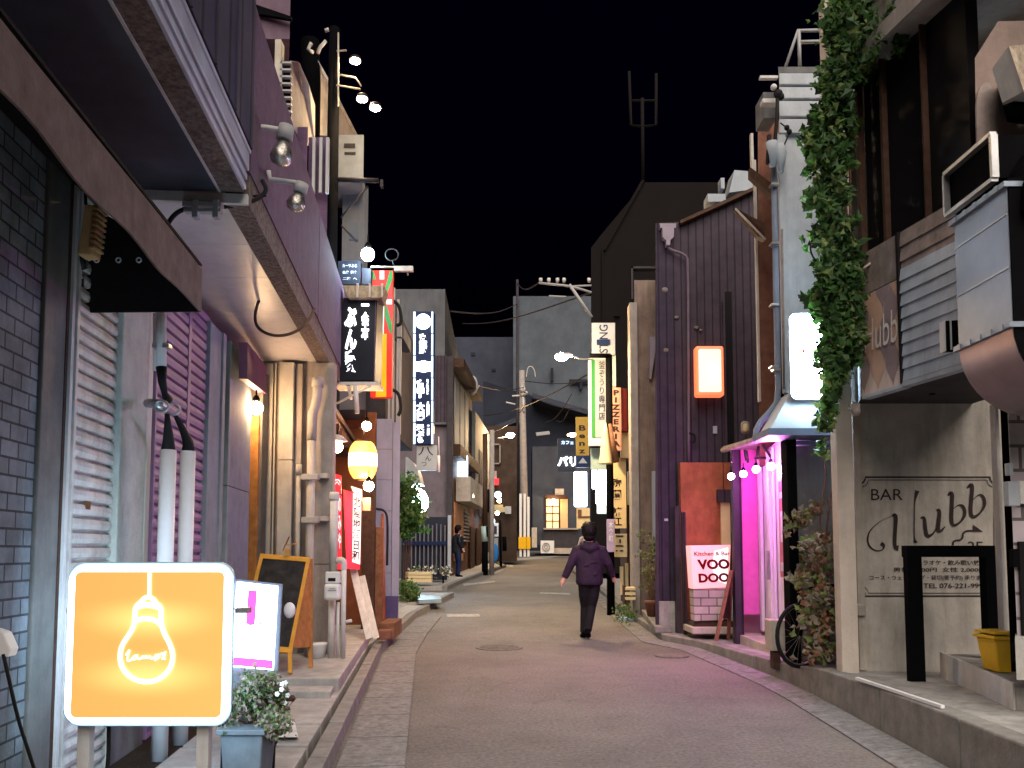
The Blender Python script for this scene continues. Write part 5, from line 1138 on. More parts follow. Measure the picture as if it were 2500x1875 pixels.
hseg([(1095, 1310), (1130, 1300), (1120, 1440), (1115, 1580), (1150, 1585)], [4, 40, 34, 34, 60]); hseg([(1100, 1312), (1000, 1350), (910, 1430), (885, 1500), (900, 1570), (960, 1610), (1020, 1600), (1030, 1560), (1000, 1545)], [3, 4, 8, 16, 18, 10, 10, 32, 34])
hseg([(1310, 1100), (1300, 1130), (1285, 1200), (1283, 1350), (1283, 1480), (1290, 1535)], [40, 30, 8, 9, 9, 36]); hseg([(1285, 1535), (1310, 1528)], [16, 14])
hseg([(1335, 1330), (1370, 1320), (1375, 1420), (1390, 1490), (1440, 1470), (1490, 1380)], [6, 24, 34, 34, 12, 5]); hseg([(1470, 1262), (1500, 1260), (1490, 1350), (1480, 1430), (1500, 1450), (1545, 1400)], [8, 26, 34, 36, 20, 4])
hseg([(1565, 1140), (1605, 1105), (1600, 1230), (1595, 1350), (1610, 1400), (1670, 1370), (1715, 1300), (1700, 1230), (1660, 1215), (1600, 1260)], [4, 34, 34, 34, 30, 16, 30, 26, 8, 4])
hseg([(1730, 1075), (1775, 1035), (1765, 1160), (1755, 1290), (1780, 1330), (1840, 1290), (1880, 1220), (1870, 1150), (1830, 1125), (1765, 1190)], [4, 34, 34, 34, 30, 16, 30, 26, 8, 4])
hseg([(1610, 1559), (1612, 1520), (1690, 1516), (1695, 1440), (1790, 1436)], [16, 16, 16, 16, 16]); b.add([H(1778, 1385) + fr * .008, H(1862, 1446) + fr * .008, H(1775, 1446) + fr * .008], [(0, 1, 2)])
b.build('painted_script', M('lettering'), t, recalc=False)
L_('2F', 2362, 2398, 1322, 1345)
L_('カラオケ・飲み歌い放題', 2237, 2406, 1367, 1380, bold=.01); L_('男性 3,000円  女性 2,000円', 2180, 2406, 1385, 1397, bold=.01); L_('コース・ウェディング・貸切(要予約) 承ります', 2122, 2408, 1404, 1418, bold=.005); L_('TEL 076-221-9991', 2254, 2406, 1424, 1436, bold=.01)
# black open frame in front of the lettered wall
t = T('barrier_frame', 'black steel frame standing open in front of the lettered bar wall', 'frame', (fx(2330, 6.7, 1500), 6.7, .33))
b = MB(); b.box(fx(2219, 6.65, 1500), fx(2255, 6.65, 1500), 6.65, 6.72, gr(2235, 1650, .30).z, fz(1360, 6.65)); b.build('post', M('black_paint'), t)
b = MB(); b.box(fx(2412, 6.65, 1500), fx(2442, 6.65, 1500), 6.65, 6.75, .42, fz(1360, 6.65)); b.build('post', M('black_paint'), t)
b = MB(); b.box(fx(2219, 6.65, 1500), fx(2438, 6.65, 1500), 6.65, 6.74, fz(1360, 6.65), fz(1332, 6.65)); b.build('top_bar', M('black_paint'), t)
t = T('concrete_steps', 'pale concrete steps rising right at the foot of the bar wall', 'steps', (3.9, 6.2, .3))
b = MB(); P = [gr(2300, 1645, .32), gr(2480, 1738, .32), Vector((5, 5.0, .3)), Vector((5, 7.0, .3)), Vector((3.72, 7.0, .3))]; P = [Vector((p.x, p.y, .28)) for p in P]; b.prism(P, (0, 0, .2)); b.build('tread', M('concrete'), t, bevel=.008)
b = MB(); b.prism([P[0] + Vector((-.025, -.02, .0)), P[1] + Vector((-.025, -.02, 0)), P[1], P[0]], (0, 0, .225)); b.build('white_edge', M('white_paint'), t)
b = MB(); a, c = gr(2088, 1659, .33), gr(2297, 1730, .35); b.prism([a, c, c + Vector((.03, .01, 0)), a + Vector((.03, .01, 0))], (0, 0, .02)); tag(b.build('edge_strip', M('white_plastic')), 'thin white strip along the edge of the raised right pavement', 'edge strip')
t = T('yellow_bin', 'yellow plastic crate-shaped bin by the steps at the right edge', 'bin', (fx(2445, 5.9, 1600), 5.95, .48))
b = MB(); xa, xb = fx(2430, 5.9, 1580), fx(2470, 5.9, 1580); b.hexa([(xa + .02, 5.9, .485), (xb, 5.9, .485), (xb, 6.1, .485), (xa + .02, 6.1, .485)], [(xa - .012, 5.88, .72), (xb + .02, 5.88, .72), (xb + .02, 6.12, .72), (xa - .012, 6.12, .72)]); b.build('tub', M('yellow_plastic'), t, bevel=.01)
b = MB(); b.box(xa - .03, xb + .03, 5.86, 6.14, .72, .745); b.box(xa - .02, xb + .03, 5.87, 6.13, .755, .775); b.build('rim', M('yellow_plastic'), t, bevel=.006)
t = T('right_edge_building', 'pale panelled wall with black glass door at the right edge', 'building', (3.4, 5.3, .3))
b = MB(); b.fs(2472, 2750, 985, 1560, 5.2, .3); b.build('panel_wall', mat('panelled', (.36, .32, .34), .6, .15, 4, .1, pat='brick_xz', ps=1.6), t)
b = MB(); b.fs(2455, 2473, 985, 1640, 5.35, .3); b.build('gap_shade_strip', M('black_paint'), t)  # solid black strip stands in for the shade of the gap
b = MB(); b.fb(2440, 2450, 985, 1545, 6.3, .08); b.build('white_pipe', M('white_paint'), t, bevel=.01)
b = MB(); b.fb(2476, 2490, 1340, 1385, 5.15, .05); b.fb(2484, 2500, 1572, 1620, 5.1, .06); b.build('hinge', M('black_paint'), t)
b = MB(); b.fb(2494, 2600, 1322, 1580, 5.17, .02); b.build('glass_door', M('black_glass'), t)
b = MB(); b.fs(2480, 2600, 1560, 1660, 5.0, .4); b.build('door_step', M('concrete'), t)
b = MB(); b.fb(2462, 2490, 1175, 1235, 5.1, .05); b.fb(2464, 2474, 1130, 1160, 5.1, .05); b.m = 1; b.fb(2490, 2600, 1174, 1230, 5.15, .03); b.build('lit_notice', [M('plate_grey'), M('pebble_white')], t, bevel=.004)
b = MB(); P = [at(2384, 362, 5.15), at(2380, 142, 5.15), at(2436, 52, 5.15), at(2620, 48, 5.15), at(2620, 420, 5.15)]; b.prism(P, (.6, 1.0, 0)); b.build('upper_wall', mat('pinkish_wall', (.24, .18, .155), .85, .2, 3, .3, dirt=.25), t)
b = MB(); P = [at(2384 + 24 - 24 * math.cos(a * math.pi / 10), 260 - 60 * math.sin(a * math.pi / 10), 5.13) for a in range(11)] + [at(2430, 350, 5.13), at(2386, 350, 5.13)]; b.prism(P, (0, .015, 0)); b.build('arch_recess', M('siding_brown'), t)
t = T('white_wall_box', 'white weathered cabinet fixed high on the upper right wall', 'cabinet', at(2470, 260, 5.4))
b = MB(); b.prism([at(2422, 168, 4.95), at(2462, 113, 4.8), at(2499, 223, 4.8), at(2447, 251, 4.95)], (.2, .25, 0)); b.build('case', M('white_paint'), t)
b = MB(); b.prism([at(2463, 112, 4.79), at(2600, 100, 4.95), at(2600, 232, 4.95), at(2500, 224, 4.79)], (.02, .02, 0)); b.build('stained_side', mat('rusty_cream', (.40, .33, .25), .8, .6, 14, .3, dirt=.8), t)
b = MB(); b.prism([at(2448, 257, 4.92), at(2560, 218, 4.92), at(2560, 300, 4.92), at(2492, 264, 4.92)], (.15, .2, 0)); b.build('bracket', M('black_paint'), t)
# duct
t = T('kitchen_duct', 'big grey kitchen duct bending into the wall at upper right', 'duct', (3.0, 4.8, 2.1))
XD = 2.74; ya, yb = xp(2472, 815, XD).y, xp(2342, 870, XD).y
zt_ = at(2338, 540, yb).z; zb_ = at(2472, 815, ya).z + .05
b = MB(); b.box(XD, XD + .75, ya, yb, zb_ + .01, zt_); b.m = 1; 
for zc in (zb_ + .32, zb_ + .62): b.box(XD - .006, XD + .01, ya, yb, zc, zc + .008)
b.build('riser', [M('duct_metal'), M('steel')], t)
b = MB(); b.box(XD + .005, XD + .76, ya - .012, ya - .002, zb_, zt_ + .02); b.build('end_plate', M('black_paint'), t)  # black plate paints the duct's unlit near side as a dark colour
b = MB(); rO = .42; prof = [(XD + rO - rO * math.cos(R(a)), zb_ - rO * math.sin(R(a))) for a in range(0, 91, 10)]
P = prof + [(XD + .9, zb_ - rO), (XD + .9, zb_)]
b.add([(x, ya, z) for x, z in P] + [(x, yb, z) for x, z in P], [tuple(range(len(P)))] + [tuple(range(2 * len(P) - 1, len(P) - 1, -1))]); nP = len(P)
b.add([(x, ya, z) for x, z in prof] + [(x, yb, z) for x, z in prof], [(i, i + 1, i + 11, i + 10) for i in range(9)], True); b.build('elbow', mat('duct_bronze', (.28, .22, .23), .38, .2, 3, .05, metal=.6), t, recalc=False)
b = MB(); b.add([(x, ya - .008, z) for x, z in P], [tuple(range(nP))]); b.build('elbow_shade_side', M('black_paint'), t, recalc=False)  # shade on the elbow's near side put in as black
b = MB(); 
for zc in (zb_ - .015, zt_ - .03):
    b.box(XD - .025, XD + .78, ya - .02, yb + .02, zc, zc + .03)
for k in range(5):
    y_ = ya + (yb - ya) * (k + .5) / 5; b.box(XD - .032, XD - .02, y_ - .015, y_ + .015, zb_ - .02, zb_ + .015); b.box(XD - .032, XD - .02, y_ - .015, y_ + .015, zt_ - .035, zt_)
b.build('flange', M('duct_metal'), t)
t = T('black_hood', 'black rectangular exhaust hood above the grey duct', 'hood', (2.9, 4.9, 3.5))
Xh = 2.80
h = [xp(2308, 415, Xh), xp(2425, 345, Xh), xp(2425, 447, Xh), xp(2310, 517, Xh)]
zt2 = (h[0].z + h[1].z) / 2; zb2 = (h[2].z + h[3].z) / 2; y0_, y1_ = h[1].y, h[0].y
b = MB(); b.box(Xh + .02, Xh + .5, y0_, y1_, zb2, zt2); b.build('body', M('black_paint'), t)
b = MB(); b.box(Xh - .02, Xh + .02, y0_, y1_, zt2 - .005, zt2 + .02); b.box(Xh - .02, Xh + .02, y0_, y1_, zb2 - .02, zb2 + .005); b.box(Xh - .02, Xh + .02, y1_ - .01, y1_ + .01, zb2, zt2); b.box(Xh - .02, Xh + .02, y0_ - .012, y0_ + .012, zb2, zt2); b.build('rim', M('steel'), t)
b = MB(); c0 = Vector((Xh + .5, y0_ - .02, zt2 - .55)); P = [c0 + Vector((-.5 * math.cos(R(a)), 0, .58 * math.sin(R(a)))) for a in range(0, 181, 15)]; b.prism([p for p in P], (0, -.3, 0)); b.build('elbow', M('black_paint'), t)
t = T('small_wall_lamp', 'unlit pendant lamp with small white shade hanging below the slatted box', 'lamp', at(2325, 890, 6.75))
c = at(2325, 868, 6.75); b = MB(); b.lathe(c, [(.085, -.06), (.07, -.035), (.02, .02), (.018, .04)], 16); b.build('shade', M('white_paint'), t)
b = MB(); b.tube([c + Vector((0, 0, .03)), c + Vector((0, 0, .12))], .025, 8); b.tube(smoothpts([c + Vector((0, 0, .10)), c + Vector((-.02, 0, .17)), c + Vector((.0, .05, .22))]), .008, 6); b.tube([c + Vector((-.045, 0, .06)), c + Vector((.045, 0, .08))], .012, 6); b.build('holder', M('black_paint'), t)
b = MB(); b.fb(2273, 2283, 935, 962, 6.9, .04); tag(b.build('black_stub', M('black_paint')), 'small black stub hanging under the slatted box left of the pendant lamp', 'fitting')
b = MB(); b.fb(2220, 2262, 934, 945, 6.9, .03); tag(b.build('black_rail', M('black_paint')), 'short black rail under the slatted box, farther left than the stub', 'fitting')
t = T('slim_floodlight', 'slim black floodlight seen edge-on against the slatted box', 'floodlight', vp(2325, 857, .25))
a = vp(2325, 820, .2); b = MB(); b.prism([at(2306, 783, a.y), at(2339, 781, a.y), at(2342, 855, a.y), at(2308, 857, a.y)], (0, .05, 0)); b.build('case', M('black_paint'), t, bevel=.004)
b = MB(); b.prism([at(2304, 783, a.y - .01), at(2308, 782, a.y - .01), at(2310, 857, a.y - .01), at(2306, 857, a.y - .01)], (0, .06, 0)); b.prism([at(2320, 782, a.y - .01), at(2323, 782, a.y - .01), at(2325, 853, a.y - .01), at(2322, 853, a.y - .01)], (0, .01, 0)); b.build('edge', M('white_plastic'), t)
b = MB(); b.fb(2340, 2350, 795, 803, a.y, .05); b.build('bracket', M('black_paint'), t)
t = T('ivy_side_cable', 'black ring of cable on a bracket over the ivy', 'cable', at(2050, 650, 6.7))
b = MB(); c = at(2008, 605, 6.65); b.tube([c + Vector((math.cos(R(a)) * .10, 0, math.sin(R(a)) * .13)) for a in range(80, 280, 15)] + [at(2020, 640, 6.65), at(2060, 638, 6.65)], [.008] * 14 + [.03, .02], 8, False); b.tube([at(2020, 635, 6.65), at(2100, 627, 6.7), at(2140, 625, 6.75)], [.03, .012, .012], 8); b.build('cable', M('rubber'), t)
b = MB(); b.fb(2136, 2143, 618, 640, 6.7, .06); b.tube([at(2133, 638, 6.7), at(2098, 662, 6.7)], .012, 6); b.build('arm', M('beige_wall'), t)
b = MB(); b.fb(2076, 2100, 985, 1000, 6.85, .05); b.ball(at(2090, 1005, 6.84), .04, 8, 6); tag(b.build('camera_stub', M('taupe_wall')), 'small weathered fixture at the top of the cream pillar', 'fixture')
b = MB(); b.fb(2093, 2115, 1475, 1505, YW_ - .05, .05); tag(b.build('tap_box', M('taupe_wall'), bevel=.015), 'small weathered socket box low on the lettered wall', 'socket box')

# ================================================================== RIGHT: pale blue building and magenta shop
t = T('pale_blue_building', 'pale blue-grey building with banded top behind the ivy', 'building', (3.4, 9, .2))
y = 8.6; xL, xR_ = fx(1906, y, 600), 5.5
b = MB(); b.prism([(xL, y, fz(1060, y)), (xR_, y, fz(1060, y)), (xR_, y, fz(325, y)), (xL, y, fz(325, y))], (xL / y * 1.65, 1.6, 0)); b.build('wall', M('blue_wall'), t)
b = MB(); b.fb(1906, 1926, 325, 960, y - .035, .05); b.build('pilaster', M('blue_wall'), t, bevel=.008)
b = MB()
for q0, q1 in ((178, 206), (212, 240), (246, 284), (290, 325)):
    b.fs(1902, 2600, q0, q1, y - .05, 1.6)
b.build('banded_cornice', M('blue_wall'), t, bevel=.01)
b = MB(); b.fs(1900, 2100, 163, 178, y - .02, 1.6); b.build('roof_slab', M('concrete_dark'), t)
b = MB()
for P in ([(1918, 163), (1948, 75), (2060, 73)], [(1950, 75), (1953, 163)], [(1952, 103), (2050, 100)]): b.tube([at(*p, y + .1) for p in P], .02, 6)
b.build('roof_frame', M('grey_plastic'), t)
b = MB(); b.prism([at(1930, 958, 8.2), at(2040, 958, 8.2), at(2040, 1050, 8.0), at(1878, 1052, 8.0)], (0, .35, 0)); b.build('hood', M('plate_grey'), t)
b = MB(); b.fb(1876, 2040, 1045, 1062, 7.98, .5); b.fb(1935, 2034, 1076, 1086, 8.3, .1); b.build('beam', mat('slate_beam', (.10, .13, .19), .6, .2, 5, .1), t)
b = MB(); b.fb(1950, 2050, 1086, 1615, 8.55, .1); b.build('side_wall', mat('warm_grey', (.20, .19, .19), .8, .2, 4, .2, dirt=.3), t)
b = MB(); b.fb(1926, 1950, 1062, 1622, 8.3, .18); b.build('post', M('black_paint'), t)
b = MB(); b.box(fx(1870, 8.75, 1540), fx(1942, 8.75, 1540), 8.6, 8.8, .31, fz(1512, 8.7)); b.m = 1; b.box(fx(1878, 8.75, 1540), fx(1896, 8.75, 1540), 8.63, 8.75, .12, .30); b.box(fx(1925, 8.75, 1540), fx(1940, 8.75, 1540), 8.63, 8.75, .12, .30); b.build('timber_sill', [M('beige_wall'), M('wood_dark')], t, bevel=.01)
b = MB(); P = rrect(fx(1932, 8.0, 870), fx(2020, 8.0, 870), fz(972, 8.0), fz(766, 8.0), .06, 8.0); b.prism(P, (0, .02, 0)); o = b.build('bright_box_sign', M('em_white'), None); tag(o, 'blank-looking bright white sign box with red specks partly behind the ivy', 'sign')
sg = o
b = MB()
for P in ([(1958, 852), (1968, 853), (1961, 866), (1957, 862)], [(1997, 858), (2008, 845), (2012, 860), (1996, 864)], [(1970, 873), (1977, 872), (1976, 876), (1970, 877)], [(1954, 914), (1959, 912), (1957, 921), (1953, 921)], [(1975, 835), (1981, 845), (1979, 848), (1973, 837)], [(1999, 875), (2004, 880), (2001, 884)]): b.poly([at(*p, 7.99) for p in P])
b.build('red_speck', M('red_paint'), sg, recalc=False)
b = MB(); P = rrect(fx(1930, 8.02, 870), fx(2022, 8.02, 870), fz(974, 8.02), fz(764, 8.02), .06, 8.03); b.prism(P, (.02, .07, 0)); b.build('case', M('plate_grey'), sg)
t = T('rain_pipe', 'grey-blue drainpipe with an angled foot beside the pale blue wall', 'pipe', at(1893, 1080, 8.5))
b = MB(); b.tube(smoothpts([at(1889, 395, 8.55), at(1898, 860, 8.5), at(1901, 975, 8.5), at(1885, 1000, 8.5), at(1848, 1040, 8.5), at(1843, 1078, 8.5)], 1), .032, 12); b.build('tube', mat('pipe_blue', (.16, .19, .25), .5, .15, 5, .05), t)
b = MB()
for q in (445, 590, 740, 892): b.fb(1884, 1902, q, q + 5, 8.45, .1)
b.fb(1889, 1905, 898, 905, 8.44, .1); b.build('clip', M('steel'), t)
b = MB(); b.tube([at(1909, 560, 8.5), at(1914, 950, 8.5)], .012, 6); b.build('thin_pipe', M('siding_brown'), t)
t = T('service_entry', 'bundle of electric insulators and hoods at the top corner of the pale blue wall', 'electric fitting', at(1890, 400, 8.4))
b = MB(); b.tube([at(1898, 235, 8.4), at(1897, 290, 8.4), at(1889, 370, 8.4), at(1886, 400, 8.4)], .02, 6); b.ball(at(1900, 230, 8.4), .05, 8, 6); b.ball(at(1906, 236, 8.4), .04, 8, 6); b.tube([at(1878, 330, 8.4), at(1875, 400, 8.4)], .025, 6); b.tube(smoothpts([at(1905, 300, 8.4), at(1925, 315, 8.4), at(1925, 330, 8.4), at(1912, 360, 8.4), at(1900, 390, 8.4)]), .008, 5); b.ball(at(1927, 322, 8.4), .03, 8, 6); b.ball(at(1921, 312, 8.4), .03, 8, 6); b.build('cable', M('rubber'), t)
b = MB(); b.lathe(at(1885, 370, 8.4), [(.035, -.16), (.06, .02), (.065, .10)], 10); b.lathe(at(1905, 385, 8.4), [(.03, -.16), (.07, .05), (.04, .15)], 10); b.build('hood', M('plate_grey'), t)
b = MB(); b.fb(1862, 1900, 240, 250, 8.5, .1); b.fb(1856, 1900, 184, 190, 8.5, .05); b.ball(at(1889, 213, 8.4), .035, 10, 6); b.build('arm', M('white_paint'), t)
b = MB(); b.fb(1864, 1896, 225, 288, 8.9, .3); b.build('box', M('concrete_dark'), t)
t = T('terracotta_building', 'narrow terracotta rendered wall between the dark clad house and the drainpipe', 'building', (3.2, 10.5, .1))
b = MB(); b.prism([at(1850, 300, 10.3), at(1860, 290, 10.3), at(1895, 290, 10.3), at(1905, 300, 10.3), at(1905, 1130, 10.3), at(1853, 1130, 10.3)], (.38, 1.2, 0)); b.build('wall', M('terracotta'), t)
b = MB(); b.fb(1834, 1840, 325, 420, 10.2, .06); b.fb(1847, 1852, 390, 980, 10.25, .06); b.build('corner_bead', M('pale_wall'), t)
b = MB(); b.prism([at(1832, 408, 9.9), at(1885, 448, 9.4), at(1885, 478, 9.4), at(1832, 430, 9.9)], (0, .1, 0)); b.prism([at(1795, 508, 10.4), at(1868, 545, 9.8), at(1868, 585, 9.8), at(1850, 575, 9.9)], (0, .1, 0)); b.build('brace', M('wood_dark'), t)
b = MB(); b.tube([at(1796, 510, 10.3), at(1868, 584, 9.75)], .014, 6); b.build('brace_edge', M('taupe_wall'), t)
# magenta lit shop
t = T('magenta_shop', 'small shop doorway flooded with magenta light under a narrow awning', 'building', (3.3, 10, .12))
def px2(px, y): return fx(px, y, 1300)
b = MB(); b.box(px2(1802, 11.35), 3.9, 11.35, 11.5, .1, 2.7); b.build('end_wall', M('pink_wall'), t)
A3, B3 = Vector((px2(1852, 11.3), 11.3, 0)), Vector((px2(1938, 8.8), 8.8, 0)); d3 = B3 - A3; n3 = Vector((d3.y, -d3.x, 0)).normalized(); n3 = n3 if n3.x < 0 else -n3
def sw(b, u0, u1, z0_, z1_, o=0., th=.1):
    P = [A3 + d3 * u + n3 * o for u in (u0, u1)]; q = [Vector((P[0].x, P[0].y, z0_)), Vector((P[1].x, P[1].y, z0_)), Vector((P[1].x, P[1].y, z1_)), Vector((P[0].x, P[0].y, z1_))]; b.hexa(q, [p - n3 * th for p in q])
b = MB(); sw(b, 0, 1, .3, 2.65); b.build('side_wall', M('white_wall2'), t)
b = MB(); sw(b, .12, .2, .3, 2.6, .05, .04); sw(b, .42, .50, .3, 2.6, .05, .04); sw(b, .55, .58, .3, 2.6, .04, .03); b.build('door_trim', M('white_wall2'), t, bevel=.005)
b = MB(); sw(b, .72, .86, 1.05, 2.15, .03, .02); b.build('poster', mat('poster_red', (.40, .10, .12), .6, .2, 6, .05), t)
b = MB(); sw(b, .75, .83, 1.95, 2.02, .035, .01); sw(b, .76, .82, 1.45, 1.8, .035, .01); sw(b, .75, .83, 1.12, 1.22, .035, .01); b.build('poster_print', M('pebble_white'), t)
b = MB(); sw(b, .47, .49, 1.0, 1.35, .09, .03); b.build('door_handle', M('steel'), t)
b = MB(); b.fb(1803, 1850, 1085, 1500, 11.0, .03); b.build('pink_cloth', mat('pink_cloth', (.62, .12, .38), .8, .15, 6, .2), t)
b = MB(); b.box(px2(1790, 11.0), px2(1810, 11.0), 10.95, 11.1, .1, 2.72); b.build('front_post', M('clad_purple'), t, bevel=.006)
b = MB(); b.hexa([at(1765, 1102, 11.1), at(1932, 1064, 8.5), (3.6, 8.6, 2.75), (3.8, 11.2, 2.72)], [at(1765, 1090, 11.1), at(1890, 1052, 8.6), (3.6, 8.7, 2.83), (3.8, 11.3, 2.8)]); b.build('awning_roof', M('siding_brown'), t)
b = MB(); b.tube([at(1765, 1099, 11.05), at(1882, 1062, 8.9), at(1930, 1062, 8.4)], .035, 10); b.build('awning_tube', M('siding_brown'), t)
b = MB()
for P in ([(1818, 1098), (1822, 1125)], [(1852, 1090), (1850, 1110), (1842, 1118), (1870, 1118)], [(1862, 1085), (1885, 1120)], [(1822, 1100), (1826, 1130)], [(1787, 1100), (1787, 1128)]): b.tube([at(*p, 10.0) for p in P], .018, 6)
b.build('lamp_hanger', M('dark_metal'), t)
for px, py, y_, lab in ((1785, 1163, 10.6, 'farthest left magenta bulb in the row under the awning'), (1815, 1157, 10.2, 'second magenta bulb from the left under the awning'), (1846, 1146, 9.7, 'third magenta bulb from the left under the awning'), (1882, 1138, 9.2, 'rightmost magenta bulb, nearest the black post')):
    bulb('magenta_bulb', lab, at(px, py, y_), .045, M('em_magenta'), 'row of magenta bulbs under the shop awning')
ml = bpy.data.lights.new('shop_spot', 'POINT'); ml.energy = 10; ml.color = (1, .25, .95); ml.shadow_soft_size = .06
c = Vector((px2(1905, 9.1), 9.1, 2.33)); mo = bpy.data.objects.new('shop_spot', ml); mo.location = c - Vector((.12, .1, 0)); COL.objects.link(mo)
b = MB(); sw(b, .84, .95, 2.18, 2.3, .06, .05); tag(b.build('uplight_panel', M('em_magenta'), bevel=.01), 'bright magenta strip lamp high on the shop side wall', 'lamp')
b = MB(); b.box(px2(1790, 11.2) , 4.0, 9.2, 11.3, .1, .24); tag(b.build('shop_step', M('beige_wall'), bevel=.01), 'pale low step under the pink cloth of the magenta shop', 'step')
# red timber wall, lit signs, dark clad house
t = T('clad_house', 'tall dark purple house with vertical cladding and a sloping roofline', 'building', (2.9, 12.8, 0))
y = 12.6
rf = [(1600, 545), (1668, 541), (1776, 490), (1850, 455)]
b = MB(); b.prism([at(px, py, y) for px, py in rf] + [at(1853, 1240, y), at(1672, 1240, y), at(1672, 1540, y), at(1600, 1540, y)], (.42, 2.3, 0)); b.build('wall', M('clad_purple'), t)
b = MB(); P = [at(px, py, y - .12) for px, py in ((1660, 538), (1776, 485), (1853, 450), (1853, 458), (1776, 494), (1662, 545))]; b.prism(P, (0, .5, 0)); b.build('roof_verge', M('wood_dark'), t)
b = MB(); b.fb(1606, 1648, 545, 1468, y - .03, .03); b.build('front_strip', mat('clad_indigo', (.030, .022, .038), .6, .3, 5, .3, pat='vert_xz', ps=2.6), t)
b = MB(); b.fb(1610, 1672, 1468, 1548, y - .06, .08); b.build('plinth', M('concrete'), t, bevel=.01)
b = MB(); b.fb(1774, 1790, 712, 1130, y - .01, .012); b.build('slit_window', M('black_glass'), t)
b = MB(); b.fb(1768, 1773, 735, 1130, y - .05, .05); b.build('trim', M('clad_purple'), t)
b = MB(); b.fb(1725, 1790, 460, 476, y + .5, .3) if 0 else b.prism([at(1780, 470, y + 1), at(1793, 415, y + 1), at(1830, 418, y + 1), at(1838, 445, y + 1), at(1838, 462, y + 1)], (0, .4, 0)); b.fb(1728, 1772, 473, 492, y + 1, .3); b.fb(1760, 1769, 434, 460, y + 1, .2); b.build('roof_box', M('plate_grey'), t)
b = MB(); b.tube([(fx(1778, y, 1000), y - .04, fz(q, y)) for q in (0, 1)], .01) if 0 else None
for (px, py, r_) in ((1623, 708, .07), (1652, 775, .04), (1700, 800, .04), (1711, 806, .03), (1626, 855, .06)):
    b.ball(at(px, py, y - .02), r_, 6, 5, (1, .3, .7))
b.build('stain', mat('stain_grey', (.14, .12, .11), .8, .3, 9, .1), t)
b = MB(); b.fb(1622, 1631, 1266, 1272, y - .045, .01); b.fb(1741, 1751, 1040, 1058, y - .02, .02); b.build('sticker', M('plate_grey'), t)
t = T('hopper_downpipe', 'pale rain hopper and thin pipe on the dark clad house', 'pipe', at(1680, 1130, y - .1))
b = MB(); b.prism([at(1611, 545, y - .15), at(1651, 545, y - .15), at(1650, 556, y - .15), at(1646, 556, y - .15), at(1645, 578, y - .15), at(1637, 586, y - .15), at(1636, 598, y - .15), at(1627, 598, y - .15), at(1626, 586, y - .15), at(1618, 578, y - .15), at(1617, 556, y - .15), at(1612, 556, y - .15)], (0, .12, 0)); b.build('hopper', mat('pale_mauve', (.22, .19, .23), .7, .15, 5, .1), t)
b = MB(); b.tube(smoothpts([at(1631, 598, y - .09), at(1632, 608, y - .09), at(1672, 621, y - .09), at(1680, 635, y - .09), at(1681, 900, y - .09), at(1682, 1128, y - .09)], 1), .022, 8); b.build('tube', mat('pipe_dusk', (.12, .09, .12), .6, .2, 5, .05), t)
b = MB(); b.tube(smoothpts([at(1682, 1058, y - .1), at(1696, 1060, y - .1), at(1697, 1080, y - .1), at(1684, 1078, y - .1)]), .02, 6); b.build('cable_loop', M('rubber'), t)
t = T('orange_rim_sign', 'small cream lit sign with orange rim on the dark clad wall', 'sign', at(1735, 966, 12.3))
b = MB(); b.fb(1700, 1768, 844, 966, 12.3, .2); b.build('lit_rim', M('em_orange_frame'), t, bevel=.03)
b = MB(); b.prism(rrect(fx(1706, 12.29, 905), fx(1761, 12.29, 905), fz(957, 12.29), fz(852, 12.29), .03, 12.29), (0, .02, 0)); b.build('lit_face', M('em_cream'), t)
b = MB()
for P in ([(1737, 880), (1733, 888), (1731, 898), (1733, 915), (1737, 925), (1742, 924), (1742, 900)], [(1737, 893), (1750, 892), (1757, 895), (1755, 905), (1748, 912), (1740, 905)], [(1738, 884), (1740, 893), (1745, 893)]): b.poly([at(*p, 12.28) for p in P])
b.fb(1731, 1755, 930, 931.5, 12.275, .005); b.build('pale_emblem', M('em_letter'), t, recalc=False)
t = T('oval_wall_lamp', 'oval unlit bulkhead lamp right of the dark clad wall above the awning', 'lamp', at(1822, 1060, 11.6))
b = MB(); b.fb(1811, 1832, 1027, 1058, 11.6, .1); b.build('ring', M('taupe_wall'), t, bevel=.04)
b = MB(); b.fb(1816, 1829, 1033, 1053, 11.55, .1); b.build('lens', M('cream_sign'), t, bevel=.03)
t = T('red_timber_wall', 'red-stained timber wall behind the pink lit bar sign', 'wall', (2.8, 12.2, .1))
b = MB(); b.fb(1664, 1768, 1129, 1545, 12.3, .15); b.fb(1768, 1790, 1129, 1300, 12.3, .1); b.build('board_panel', M('red_wood'), t)
b = MB(); b.fb(1668, 1668 + 8, 1250, 1560, 12.2, .1); b.fb(1650, 1663, 1235, 1545, 12.35, .1); b.build('edge_post', M('clad_purple'), t)
b = MB(); b.fb(1761, 1783, 1226, 1330, 12.2, .05); b.build('yellow_notice', M('cream_sign'), t)
b = MB(); b.fb(1753, 1785, 1195, 1226, 12.15, .1); b.build('dark_box', M('clad_purple'), t)
t = T('pink_lit_sign', 'pink glowing bar sign on a white block base before the red timber wall', 'sign', (fx(1730, 11.6, 1400), 11.6, .12))
y = 11.6
b = MB(); b.prism([at(1685, 1332, y), at(1784, 1330, y), at(1780, 1434, y), at(1692, 1438, y)], (0, .3, 0)); b.build('lit_box', M('em_pinklit'), t, bevel=.008)
b = MB(); b.prism([at(1745, 1345, y - .004), at(1778, 1336, y - .004), at(1776, 1428, y - .004), at(1748, 1415, y - .004), at(1738, 1385, y - .004)], (0, .003, 0)); b.build('lit_core', M('em_pinkcore'), t)
Lm = mat('deep_red_letter', (.10, .0, .005), .6, .1, 5, .02)
